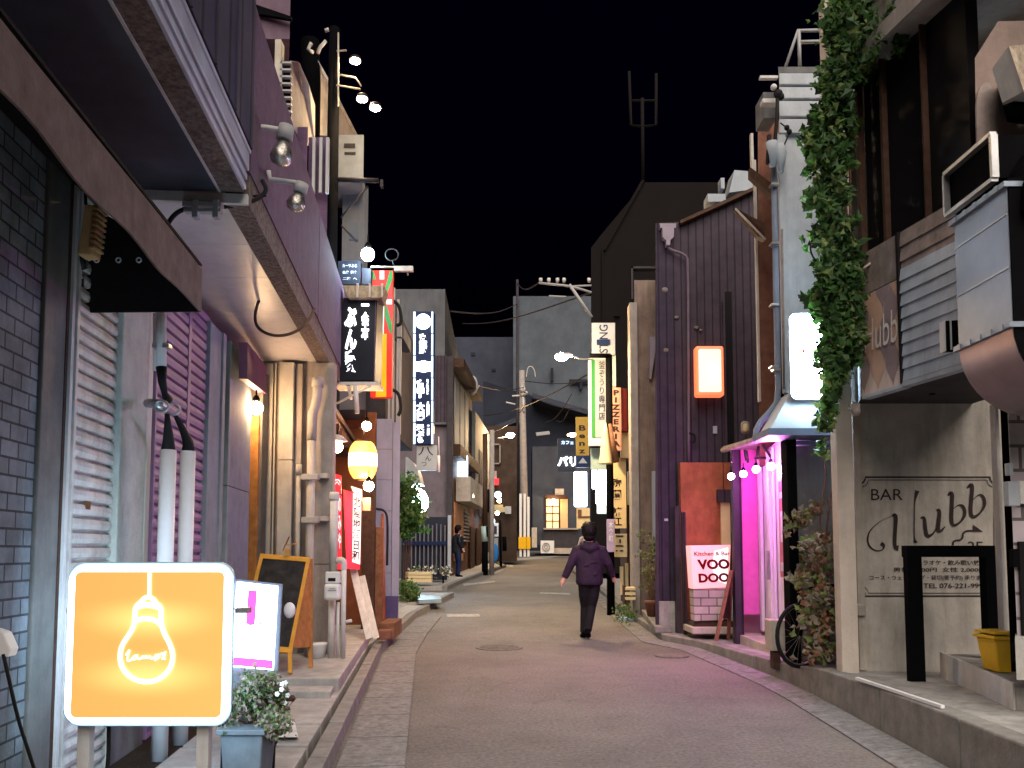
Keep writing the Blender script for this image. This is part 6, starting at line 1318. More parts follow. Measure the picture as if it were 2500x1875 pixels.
text('Kitchen & Bar', at(1694, 1347, y), at(1781, 1346, y), at(1695, 1357, y), Lm, t, bold=.02, off=.012); text('VOO', at(1701, 1366, y), at(1779, 1364, y), at(1704, 1391, y), Lm, t, bold=.05, off=.012); text('DOO', at(1704, 1400, y), at(1779, 1398, y), at(1706, 1423, y), Lm, t, bold=.05, off=.012)
b = MB(); b.prism([at(1692, 1439, y + .01), at(1776, 1437, y + .01), at(1768, 1514, y + .01), at(1696, 1517, y + .01)], (0, .26, 0)); b.build('block_base', mat('white_blocks', (.45, .38, .35), .8, .15, 5, .4, pat='brick_xz', ps=2.2), t, bevel=.01)
b = MB(); b.fb(1692, 1790, 1517, 1532, y + .05, .4); b.build('dark_foot', M('wood_dark'), t)
b = MB(); b.fb(1690, 1790, 1532, 1548, y - .1, .6); tag(b.build('pale_step', M('beige_wall'), bevel=.01), 'pale step slab below the pink lit sign', 'step')
t = T('folding_board', 'dark timber folding board seen edge-on beside the pink lit sign', 'a-board', (fx(1765, 10.9, 1550), 10.9, .13))
b = MB(); b.prism([at(1783, 1392, 11.0), at(1790, 1392, 11.0), at(1753, 1566, 10.6), at(1745, 1566, 10.6)], (0, .05, 0)); b.build('leg', M('wood_mid'), t)
b = MB(); b.prism([at(1783, 1392, 11.0), at(1791, 1392, 11.0), at(1783, 1560, 11.3), at(1776, 1560, 11.3)], (0, .05, 0)); b.build('leg', M('wood_mid'), t)
b = MB(); b.prism([at(1782, 1400, 11.0), at(1789, 1400, 11.1), at(1783, 1510, 11.2), at(1759, 1510, 10.8)], (0, .03, 0)); b.build('panel', M('wood_dark'), t)
# tree/plants and bicycle wheel in front of the grey side wall
t = T('parked_bicycle', 'dark bicycle half hidden by climbing plants, only its front wheel clear', 'bicycle', (fx(1945, 8.1, 1600), 8.1, .2))
c = at(1953, 1552, 8.1); rw = .30
ux = Vector((.93, .36, 0))
b = MB(); b.tube([c + ux * math.cos(R(a)) * rw * .92 + Vector((0, 0, math.sin(R(a)) * rw)) for a in range(0, 361, 12)], .02, 8, False); b.build('tyre', M('rubber'), t)
b = MB(); b.tube([c + ux * math.cos(R(a)) * rw * .85 + Vector((0, 0, math.sin(R(a)) * rw * .93)) for a in range(0, 361, 12)], .008, 6, False)
for a in range(0, 360, 20): b.tube([c, c + ux * math.cos(R(a)) * rw * .85 + Vector((0, 0, math.sin(R(a)) * rw * .93))], .0012, 3, False)
b.build('rim', M('steel'), t)
b = MB(); b.tube([c, c + Vector((.18, .1, .55)), c + Vector((.20, .12, .70))], .016, 8); b.tube([c + Vector((.17, .1, .5)), c + Vector((.75, .3, .45))], .016, 8); b.tube([c + Vector((.17, .1, .42)), c + Vector((.6, .25, .0))], .018, 8); b.build('frame', M('black_paint'), t)
b = MB(); c2_ = c + Vector((.85, .33, 0)); b.tube([c2_ + ux * math.cos(R(a)) * rw + Vector((0, 0, math.sin(R(a)) * rw)) for a in range(0, 361, 12)], .02, 8, False); b.build('tyre', M('rubber'), t)
P = [at(random.triangular(1955, 2035, 2015), random.uniform(1410, 1600), random.uniform(7.5, 8.1)) for _ in range(55)] + [at(random.triangular(1945, 2035, 2000), random.uniform(1320, 1420), random.uniform(7.6, 8.2)) for _ in range(26)] + [at(random.uniform(1975, 2035), random.uniform(1225, 1320), 8.2) for _ in range(6)] + [at(1930 + i * 9, 1285 - i * 6 + random.uniform(-6, 6), 8.0) for i in range(7)]
bush('climbing_shrub', 'dry straggly climbing shrub at the foot of the cream pillar', P, .075, 1100, .045, [M('leaf_dry'), M('leaf_dry'), M('leaf_pale'), M('wood_mid')], base=(fx(2010, 7.9, 1620), 7.9, .25))
b = MB(); b.tube(smoothpts([at(2012, 1120, 8.0), at(2018, 1160, 8.0), at(2003, 1240, 8.0), at(1995, 1400, 8.0), at(2005, 1600, 8.0)], 2), .008, 5); b.tube(smoothpts([at(2030, 1200, 8.0), at(2010, 1350, 8.0), at(2015, 1600, 8.0)], 2), .01, 5); b.build('main_stem', M('wood_mid'), [o for o in bpy.data.objects if o.name == 'climbing_shrub'][0])
b = MB(); b.lathe(gr(1960, 1615, .2), [(.05, 0), (.07, .1), (.075, .13)], 14); tag(b.build('glass_jar', mat('jar', (.4, .36, .28), .2, .2, 9, .05)), 'small pot catching the light between the bicycle and the shrub', 'pot')
# ivy
ivp = []
def ivcol(x0, x1, y0, y1, n, y_=(6.5, 7.0), bias=1.0):
    for _ in range(n):
        f = random.random(); py = y0 + (y1 - y0) * f; px = random.uniform(x0(f) if callable(x0) else x0, x1(f) if callable(x1) else x1); ivp.append(at(px, py, random.uniform(*y_)))
ivcol(lambda f: 2062 - 62 * f + 22 * math.sin(f * 9), lambda f: 2195 - 80 * f, -120, 200, 1100)
ivcol(lambda f: 1988 + 18 * math.sin(f * 6) + 12 * math.sin(f * 23), lambda f: 2098 - 26 * abs(math.sin(f * 5)), 160, 400, 520)
ivcol(lambda f: 2000 + 16 * math.sin(f * 8) + 12 * math.sin(f * 21), lambda f: 2085 - 34 * abs(math.sin(f * 6)), 390, 540, 210)
ivcol(lambda f: 2002 + 10 * math.sin(f * 14), lambda f: 2098 - 30 * max(0, math.sin(f * 7)), 530, 680, 330)
ivcol(lambda f: 1992 + 16 * f + 12 * math.sin(f * 12), lambda f: 2100, 650, 890, 800)
ivcol(lambda f: 2008 + 16 * f, lambda f: 2078 - 40 * f, 880, 960, 150); ivcol(lambda f: 2004 + 4 * f, lambda f: 2040 - 14 * f, 950, 1040, 60)
ivcol(lambda f: 2002, lambda f: 2022, 1030, 1120, 16)
for q0 in (300, 345, 395, 450, 480, 560, 700):        # sideways sprays
    for k in range(14): ivp.append(at(2000 - k * 2.4 + random.gauss(0, 4), q0 + k * 2.2 + random.gauss(0, 5), random.uniform(6.7, 7.0)))
for _ in range(150): ivp.append(at(2120 + random.gauss(0, 55), 20 + random.gauss(0, 60), random.uniform(6.2, 6.8)))
for _ in range(22): ivp.append(at(random.uniform(2180, 2210), random.uniform(40, 125), 6.3))
t = T('ivy_curtain', 'thick green ivy hanging down the corner between the bar and pale blue wall', 'ivy', (2.9, 7, 2.4))
b = MB()
for p in ivp:
    for _ in range(3): leaf(b, p + Vector((random.gauss(0, .022), random.gauss(0, .03), random.gauss(0, .022))), random.choice((.04, .055, .075, .095)) * random.uniform(.8, 1.2), random.choice((0, 0, 2, 1, 2)))
b.build('foliage', [M('leaf'), M('leaf_pale'), mat('leaf_deep', (.022, .05, .016), .5, .4, 8, .1)], t, recalc=False)
b = MB()
for k in range(7): b.tube(smoothpts([at(2080 - k * 6 + random.uniform(-8, 8), y0, 6.9) for y0 in (0, 200, 420, 640, 860)] + [at(2030, 1000, 6.9)], 1), .009, 5)
b.build('stem', M('wood_mid'), t)

# ================================================================== RIGHT, mid distance
t = T('tan_building', 'tan rendered building edge with stained plaster between clad house and dark tower', 'building', (2.6, 15.5, .1))
y = 15.0
b = MB(); b.fs(1551, 1720, 684, 1200, y, 5); b.fs(1545, 1602, 1200, 1528, y, 3); b.build('wall', mat('tan_plaster', (.19, .14, .115), .85, .3, 3, .3, dirt=.5), t)
b = MB(); b.fb(1541, 1560, 738, 1528, y - .05, .3); b.build('pilaster', M('taupe_wall'), t, bevel=.01)
b = MB(); b.prism([at(1586, 822, y - .1), at(1603, 822, y - .1), at(1603, 840, y - .1), at(1590, 925, y - .1), at(1586, 925, y - .1)], (0, .1, 0)); b.build('hood', M('pale_mauve'), t)
b = MB(); b.fb(1594, 1604, 1150, 1440, y - .15, .1); b.build('white_pipe', M('plate_grey'), t)
t = T('brown_tower', 'tall unlit brown building with chamfered corner beyond the tan wall', 'building', (5, 26, 0))
b = MB(); b.prism([at(1443, 605, 26), at(1470, 570, 26), at(1575, 445, 26), at(1800, 445, 26), at(1800, 1400, 26), at(1443, 1400, 26)], (1.0, 9, 0)); b.build('wall', M('brown_tower'), t)
b = MB(); b.prism([at(1566, 440, 25.9), at(1574, 440, 25.9), at(1478, 610, 25.9), at(1470, 610, 25.9)], (0, .1, 0)); b.fb(1470, 1474, 610, 790, 25.9, .1); b.fb(1500, 1514, 768, 772, 25.9, .1); b.build('edge_line', M('brown_tower'), t)
b = MB(); b.fb(1541, 1610, 650, 655, 25, .3); b.fb(1541, 1546, 650, 730, 25, .3); b.build('frame', M('dark_wall'), t)
t = T('roof_antenna', 'barely visible twin-armed antenna mast on the brown tower', 'antenna', at(1571, 440, 30))
b = MB(); b.tube([at(1570, 450, 30), at(1568, 240, 30)], .07, 6); b.tube([at(1536, 175, 30), at(1540, 305, 30), at(1570, 310, 30)], .06, 6); b.tube([at(1602, 180, 30), at(1602, 305, 30), at(1570, 310, 30)], .06, 6); b.tube([at(1540, 246, 30), at(1601, 246, 30)], .05, 6); b.build('mast', M('brown_tower'), t)
# right utility pole and its signs
t = T('right_utility_pole', 'black utility pole at the right kerb with a purple address plate', 'utility pole', (1.92, 16.1, .1))
x_ = fx(1490, 16, 1300)
b = MB(); b.tube([(x_, 16, gz(16)), (x_, 16, fz(867, 16))], [.078, .066], 14); b.build('shaft', M('black_paint'), t)
b = MB(); b.box(x_ - .075, x_ + .075, 15.90, 15.99, fz(1348, 16), fz(1268, 16)); b.build('address_plate', mat('plate_purple', (.36, .28, .42), .5, .15, 5, .05), t, bevel=.01)
text('木\n倉\n町', (x_ - .045, 15.895, fz(1274, 16)), (x_ + .045, 15.895, fz(1274, 16)), (x_ - .045, 15.895, fz(1322, 16)), M('white_plastic'), t, bold=.02)
t = T('street_light', 'warm street lamp on a bent arm from the right utility pole', 'street lamp', at(1372, 872, 15.9))
b = MB(); b.tube([at(1490, 868, 15.95), at(1440, 868, 15.9)], .045, 8); b.m = 1; b.tube(smoothpts([at(1446, 877, 15.9), at(1418, 878, 15.6), at(1402, 870, 15.45), at(1378, 869, 15.3)], 1), .016, 8); b.build('arm', [M('black_paint'), M('white_paint')], t)
b = MB(); b.ball(at(1371, 871, 15.3), .095, 16, 10, (1.3, 1, .8)); b.build('lens', M('em_street'), t)
b = MB(); b.prism([at(1360, 862, 15.2), at(1390, 861, 15.2), at(1400, 866, 15.2), at(1360, 866, 15.2)], (0, .22, 0)); b.build('housing', M('white_paint'), t)
def board(name, label, p0, p1, q0, q1, y_, m_, d=.12, cat='sign', bev=.006):
    tt = T(name, label, cat, at((p0 + p1) / 2, q1, y_)); b = MB(); b.fb(p0, p1, q0, q1, y_, d); b.build('board', M(m_), tt, bevel=bev); return tt
tt = board('grey_letter_sign', 'grey sign with sideways dark lettering above the green-edged sign', 1445, 1502, 788, 866, 16.6, 'plate_grey')
text('STING', at(1463, 862, 16.6), at(1463, 793, 16.6), at(1484, 862, 16.6), M('navy_sign'), tt, bold=.01)
b = MB(); b.fb(1457, 1489, 829, 842, 16.57, .02); b.build('dark_bar', M('navy_sign'), tt)
tt = board('tall_green_sign', 'tall white sign with a green stripe and vertical characters by the street lamp', 1437, 1480, 874, 1088, 17.0, 'white_plastic')
b = MB(); b.fb(1444, 1453, 877, 1068, 16.98, .01); b.m = 1; b.fb(1453, 1479, 877, 1068, 16.98, .01); b.build('colour_stripe', [M('green_paint'), M('plate_grey')], tt)
ftext('釜\nぞ\nう\nり\n専\n門\n店', 1461, 1477, 882, 1025, 16.97, M('navy_sign'), tt)
board('green_strip_sign', 'narrow pale green sign right of the black pole', 1491, 1504, 866, 944, 16.7, 'aqua_plate')
tt = board('vertical_pizza_sign', 'cream vertical sign with bold dark letters and red side panel', 1491, 1517, 946, 1100, 16.3, 'pinkish_board')
ftext('P\nI\nZ\nZ\nE\nR\nI\nA', 1493, 1514, 952, 1090, 16.3, M('lettering'), tt, bold=.05)
b = MB(); b.fb(1518, 1532, 948, 1052, 16.35, .1); b.build('red_panel', mat('deep_red', (.16, .02, .015), .6, .2, 5, .05), tt)
tt = board('mustard_sign', 'mustard vertical sign with dark lettering left of the white tall sign', 1406, 1438, 1018, 1112, 24, 'mustard')
ftext('B\ne\nn\nz', 1413, 1430, 1038, 1107, 24, M('lettering'), tt, bold=.03)
b = MB(); b.fb(1406, 1440, 1113, 1141, 24, .1); b.build('navy_panel', M('navy_sign'), tt)
b = MB(); b.add([at(1423, 1117, 23.98), at(1434, 1131, 23.98), at(1412, 1131, 23.98)], [(0, 1, 2)]); b.build('triangle_mark', M('plate_grey'), tt, recalc=False)
tt = board('slate_cafe_sign', 'slate-blue sign with large white brush characters by the mustard sign', 1361, 1406, 1070, 1150, 30, 'slate_front')
ftext('パリ', 1361, 1408, 1114, 1139, 29.97, M('em_letter'), tt, bold=.05, off=.02); ftext('カフェ', 1370, 1400, 1076, 1085, 29.97, M('em_blue_tube'), tt, bold=.04, off=.02)
tt = board('white_lantern_sign', 'bright white vertical sign with grey brush strokes near the cafe window', 1402, 1433, 1151, 1237, 27, 'em_white_soft', bev=.03)
for P in ():
    pass
ftext('こ\nむ', 1419, 1428, 1163, 1187, 27, M('plate_grey'), tt, off=.01); ftext('く\nら', 1406, 1416, 1163, 1199, 27, M('plate_grey'), tt, off=.01)
board('slim_white_sign', 'narrow bright white sign left of the black pole, the upper one', 1446, 1458, 1145, 1193, 21, 'em_white_soft', bev=.02)
board('upper_box_sign', 'bright white box sign touching the black pole', 1463, 1482, 1137, 1195, 20, 'em_white_soft', bev=.02)
board('rounded_box_sign', 'bright rounded white box sign just below the other one at the black pole', 1455, 1483, 1188, 1230, 19.6, 'em_white_soft', bev=.03)
board('aqua_box_sign', 'pale aqua glowing panel below the rounded white sign', 1458, 1484, 1231, 1254, 19.6, 'em_aqua', bev=.02)
board('grey_green_panel', 'grey-green unlit panel under the tall white sign', 1443, 1481, 1094, 1146, 17.3, 'aqua_plate')
tt = board('yellow_name_sign', 'long cream vertical sign with four bold black characters beside the black pole', 1494, 1529, 1118, 1290, 16.6, 'cream_sign')
ftext('陶\n園', 1496, 1517, 1168, 1220, 16.6, M('lettering'), tt, bold=.025); ftext('諸\n江', 1495, 1518, 1238, 1284, 16.6, M('lettering'), tt, bold=.025)
tt = board('notice_board', 'pale notice board with small dark lines under the cream name sign', 1500, 1531, 1303, 1360, 16.2, 'cream_sign')
b = MB()
for q in (1307, 1331): b.fb(1503, 1522, q, q + 3, 16.18, .005)
b.fb(1512, 1516, 1316, 1325, 16.18, .005); b.fb(1503, 1508, 1343, 1346, 16.18, .005); b.fb(1513, 1522, 1343, 1346, 16.18, .005); b.build('printed_line', M('lettering'), tt)
board('small_cream_box', 'short cream box sign to the right of the vertical dark-lettered sign', 1516, 1541, 1056, 1118, 16.5, 'cream_sign')
tt = board('narrow_cream_banner', 'narrow cream banner hanging right of the four-character sign', 1533, 1548, 1150, 1232, 16.8, 'cream_sign')
b = MB(); b.fb(1530, 1550, 1235, 1500, 17.2, 1); tag(b.build('dark_doorway', M('wood_dark')), 'dark timber doorway beneath the narrow cream banner', 'doorway')
b = MB(); b.fb(1484, 1545, 1115, 1122, 16.9, .4); tag(b.build('sign_bracket', M('dark_metal')), 'dark bracket bar above the four-character cream sign', 'bracket')
b = MB(); b.lathe(at(1478, 1032, 15.7), [(.01, 0), (.06, -.2), (.13, -.78), (.14, -.8)], 10); tag(b.build('folded_banner', M('cream_sign')), 'cream cloth banner rolled to a cone in front of the black pole', 'banner')
b = MB(); b.tube([at(1489, 1035, 15.6), at(1504, 1128, 15.5)], [.03, .07], 8); tag(b.build('brown_banner', M('wood_mid')), 'brown folded cloth next to the cream cone-shaped banner', 'banner')
for i, px in enumerate((1514, 1527, 1541)):
    b = MB(); b.fb(px, px + 8 - i, 1383 - i * 8, 1452 - i * 12, 16.4 + .1 * i, .05); tag(b.build('pale_stake', M('cream_sign')), ['left', 'middle', 'right'][i] + ' of three pale upright boards by the tan wall', 'board', 'pale upright boards by the tan wall')
t = T('slatted_crate', 'low slatted timber crate at the foot of the tan wall', 'crate', at(1539, 1466, 15.2))
b = MB()
for k in range(3): b.fb(1527, 1552, 1434 + k * 12, 1441 + k * 12, 14.6, .3)
b.build('slat', M('cream_sign'), t, bevel=.005)
b = MB(); b.fb(1524, 1529, 1430, 1475, 14.65, .25); b.build('side', M('wood_dark'), t)
P = [at(random.uniform(1566, 1604), random.uniform(1300, 1440), random.uniform(14.2, 14.8)) for _ in range(26)]
bush('slender_shrub', 'thin pale shrub growing against the tan wall', P, .06, 330, .05, [M('leaf_pale'), M('leaf_dry')], base=(fx(1590, 14.4, 1460), 14.4, .35))
t = T('flower_pot', 'clay pot holding the thin shrub by the clad house', 'plant pot', (fx(1594, 13.8, 1480), 13.8, gz(13.8) + .11))
b = MB(); b.lathe((fx(1594, 13.8, 1480), 13.8, gz(13.8) + .12), [(.08, 0), (.13, .3), (.14, .31), (.14, .35)], 14); b.build('pot', M('terracotta'), t)
P = [gr(random.uniform(1505, 1552), random.uniform(1480, 1512), .14) for _ in range(24)]
bush('kerb_weeds', 'weeds growing along the kerb behind the black pole', P, .05, 260, .05, [M('leaf_pale'), M('leaf')], stems=False)
b = MB(); q = gr(1528, 1510, .05); b.box(q.x - .12, q.x + .12, q.y - .1, q.y + .15, gz(q.y) + .002, gz(q.y) + .07); tag(b.build('blue_bag', mat('pale_blue', (.25, .38, .5), .5, .2, 5, .2), bevel=.02), 'crumpled pale blue bag lying at the right kerb', 'bag')
b = MB(); a = gr(1566, 1500, .12); c = gr(1600, 1545, .12); b.prism([a, c, c + Vector((.25, .0, 0)), a + Vector((.25, 0, 0))], (0, 0, .09)); tag(b.build('kerb_block', M('kerb'), bevel=.01), 'loose concrete block on the pavement before the clay pot', 'block')
# overhead wires and crossarm, right
t = T('crossarm_insulators', 'crossarm with four pale insulators sticking out beside the brown tower', 'crossarm', at(1390, 690, 24))
b = MB(); b.tube([at(1316, 691, 24), at(1378, 697, 24), at(1398, 700, 24), at(1444, 714, 24)], .035, 6); b.tube([at(1398, 699, 24), at(1444, 697, 24)], .03, 6); b.tube([at(1390, 695, 24), at(1445, 775, 24)], .05, 6); b.tube([at(1340, 723, 24), at(1382, 725, 24)], .03, 6); b.build('arm', M('grey_plastic'), t)
b = MB()
for px in (1320, 1340, 1361, 1377, 1438): b.lathe(at(px, 684, 24), [(.04, -.07), (.06, 0), (.05, .06)], 8)
b.build('insulator', M('white_paint'), t)
wires = [((1444, 714, 24), (1130, 790, 60)), ((1316, 690, 24), (1263, 690, 60)), ((1460, 900, 26), (1180, 1015, 50)), ((1280, 930, 50), (1470, 918, 60)), ((1280, 945, 50), (1100, 915, 28)), ((1276, 955, 50), (1450, 1000, 40)), ((1330, 1032, 50), (1395, 963, 40)), ((1360, 1027, 50), (1390, 996, 45)), ((1285, 985, 50), (1186, 1060, 30)), ((1262, 742, 60), (1100, 760, 30))]
for i, (a, c) in enumerate(wires):
    A0, C0 = at(*a), at(*c); b = MB(); b.tube([A0.lerp(C0, s_ / 10) - Vector((0, 0, .35 * math.sin(math.pi * s_ / 10))) for s_ in range(11)], .012 + .0003 * max(a[2], c[2]), 4, False)
    o = b.build('overhead_wire', M('dark_wall')); tag(o, 'dark overhead wire slung across the far street', 'wire', 'overhead wires across the far street')
t = T('far_street_lamp', 'small lit street lamp beyond the timber house', 'street lamp', at(1245, 1063, 38))
b = MB(); b.ball(at(1246, 1063, 38), .15, 12, 8, (1.3, 1, .8)); b.build('lens', M('em_far_street'), t)
b = MB(); b.tube(smoothpts([at(1215, 1070, 38), at(1232, 1068, 38), at(1240, 1062, 38)], 1), .035, 6); b.build('arm', M('white_paint'), t)
b = MB(); b.ball(at(1397, 1062, 46), .15, 10, 6, (1.8, 1, .7)); tag(b.build('far_lamp', M('em_dim_warm')), 'flat warm lamp glimpsed left of the mustard sign', 'lamp')
b = MB(); b.prism([at(1308, 1056, 55), at(1341, 1052, 55), at(1343, 1060, 55), at(1310, 1064, 55)], (0, .5, 0)); tag(b.build('tube_fixture', M('grey_plastic')), 'unlit grey tube fixture hanging over the far street', 'lamp')
t = T('food_poster_stand', 'cream stand with a colourful food picture next to the cafe', 'sign', at(1425, 1290, 45))
b = MB(); b.fb(1408, 1440, 1240, 1290, 45, .2); b.build('stand', M('cream_sign'), t)
b = MB(); b.fb(1411, 1420, 1244, 1262, 44.95, .04); b.fb(1411, 1440, 1260, 1264, 44.94, .04); b.build('picture', M('wood_mid'), t)
# chalkboard A-frame
t = T('chalkboard', 'orange-framed blank chalkboard easel standing on the terrace step', 'a-board', at(712, 1645, 7.7))
TLc, TRc = at(636, 1352, 8.15), at(758, 1362, 8.15); BRc = at(711, 1600, 7.55); BLc = TLc + (BRc - TRc)
def cb_(u, v): return TLc + (TRc - TLc) * u + (BLc - TLc) * v
nb = (TRc - TLc).cross(BLc - TLc).normalized(); nb = nb if nb.y < 0 else -nb
b = MB(); b.prism([cb_(.07, .05), cb_(.93, .05), cb_(.93, .93), cb_(.07, .93)], -nb * .012); b.build('slate', M('chalk'), t)
b = MB()
for q in ((-.0, 0, 1, .05), (0, .93, 1, .98), (0, .05, .07, .93), (.93, .05, 1, .93)):
    b.prism([cb_(q[0], q[1]) + nb * .008, cb_(q[2], q[1]) + nb * .008, cb_(q[2], q[3]) + nb * .008, cb_(q[0], q[3]) + nb * .008], -nb * .03)
b.build('frame', mat('frame_orange', (.55, .27, .04), .5, .2, 9, .1), t)
for nm, P in (('leg', [cb_(.93, .98), cb_(1.0, .98), at(713, 1643, 7.5), at(704, 1643, 7.5)]), ('leg', [cb_(0, .98), cb_(.07, .98), cb_(.07, 1.15), cb_(.0, 1.15)])):
    b = MB(); b.prism([p + nb * .005 for p in P], -nb * .03); b.build(nm, M('frame_orange'), t)
b = MB(); b.prism([at(746, 1368, 8.2), at(762, 1364, 8.2), at(762, 1636, 7.95), at(753, 1636, 7.95)], (.0, .03, 0)); b.build('leg', M('wood_orange'), t)
b = MB(); b.prism([cb_(1, .06), at(761, 1372, 8.2), at(760, 1580, 8.0), cb_(1, .93)], (.0, .02, 0)); b.build('side_panel', M('wood_orange'), t)
b = MB(); b.fb(695, 706, 1340, 1353, 8.1, .03); b.tube([at(690, 1345, 8.15), at(706, 1310, 8.15), at(700, 1330, 8.15), at(727, 1327, 8.15)], .006, 5); b.build('clip', M('frame_orange'), t)
b = MB(); b.ball(at(707, 1490, 7.2), .07, 12, 8, (.75, .6, 1)); tag(b.build('white_cap_post', M('white_plastic')), 'white rounded cap poking up between the lit menu sign and the chalkboard', 'cap')
b = MB(); b.lathe((fx(770, 8.7, 1600), 8.75, .23), [(.09, 0), (.11, .13), (.12, .15)], 14); tag(b.build('white_pot', M('white_plastic')), 'white pot on the terrace behind the easel legs', 'plant pot')

# ================================================================== PEOPLE
def remesh(b, name, m_, parent, vox, smooth=4):
    o = b.build(name, m_, parent, recalc=True)
    r = o.modifiers.new('r', 'REMESH'); r.mode = 'VOXEL'; r.voxel_size = vox; r.use_smooth_shade = True
    s_ = o.modifiers.new('s', 'SMOOTH'); s_.iterations = smooth; s_.factor = .5
    bpy.context.view_layer.update(); dg = bpy.context.evaluated_depsgraph_get(); me = bpy.data.meshes.new_from_object(o.evaluated_get(dg), depsgraph=dg)
    o.modifiers.clear(); o.data = me
    for p in me.polygons: p.use_smooth = True
    if not me.materials: me.materials.append(m_)
    return o
def loft(b, rings, n=20):      # rings: (centre, rx, ry[, side axis]) horizontal ellipses joined
    vs = []; fs = []
    for c, rx, ry in rings:
        for k in range(n):
            q = 2 * math.pi * k / n; vs.append(Vector(c) + Vector((math.cos(q) * rx, math.sin(q) * ry, 0)))
    for i in range(len(rings) - 1):
        for k in range(n): fs.append((i * n + k, i * n + (k + 1) % n, (i + 1) * n + (k + 1) % n, (i + 1) * n + k))
    fs.append(tuple(range(n))); fs.append(tuple((len(rings) - 1) * n + k for k in range(n - 1, -1, -1)))
    return b.add(vs, fs, True)
def hand(b, wrist, d, side, s_=1.0, curl=.5):       # d: pointing direction, side: thumb direction
    d = Vector(d).normalized(); sd = Vector(side); sd = (sd - d * sd.dot(d)).normalized(); pn = d.cross(sd)
    wrist = Vector(wrist); b.tube([wrist - d * .02, wrist + d * .03, wrist + d * .085 * s_], [.024 * s_, .034 * s_, .036 * s_], 10)
    for i, (o_, l_) in enumerate(((.026, .068), (.009, .078), (-.009, .072), (-.026, .056))):
        p0 = wrist + d * .075 * s_ + sd * o_ * s_; p1 = p0 + (d + pn * curl * .35).normalized() * l_ * .5 * s_; p2 = p1 + (d + pn * curl * 1.3).normalized() * l_ * .5 * s_
        b.tube([p0, p1, p2], [.0095 * s_, .009 * s_, .007 * s_], 8)
    p0 = wrist + d * .02 * s_ + sd * .025 * s_; b.tube([p0, p0 + (d * .5 + sd).normalized() * .035 * s_, p0 + (d * 1.1 + sd * .8).normalized() * .065 * s_], [.013 * s_, .011 * s_, .008 * s_], 8)
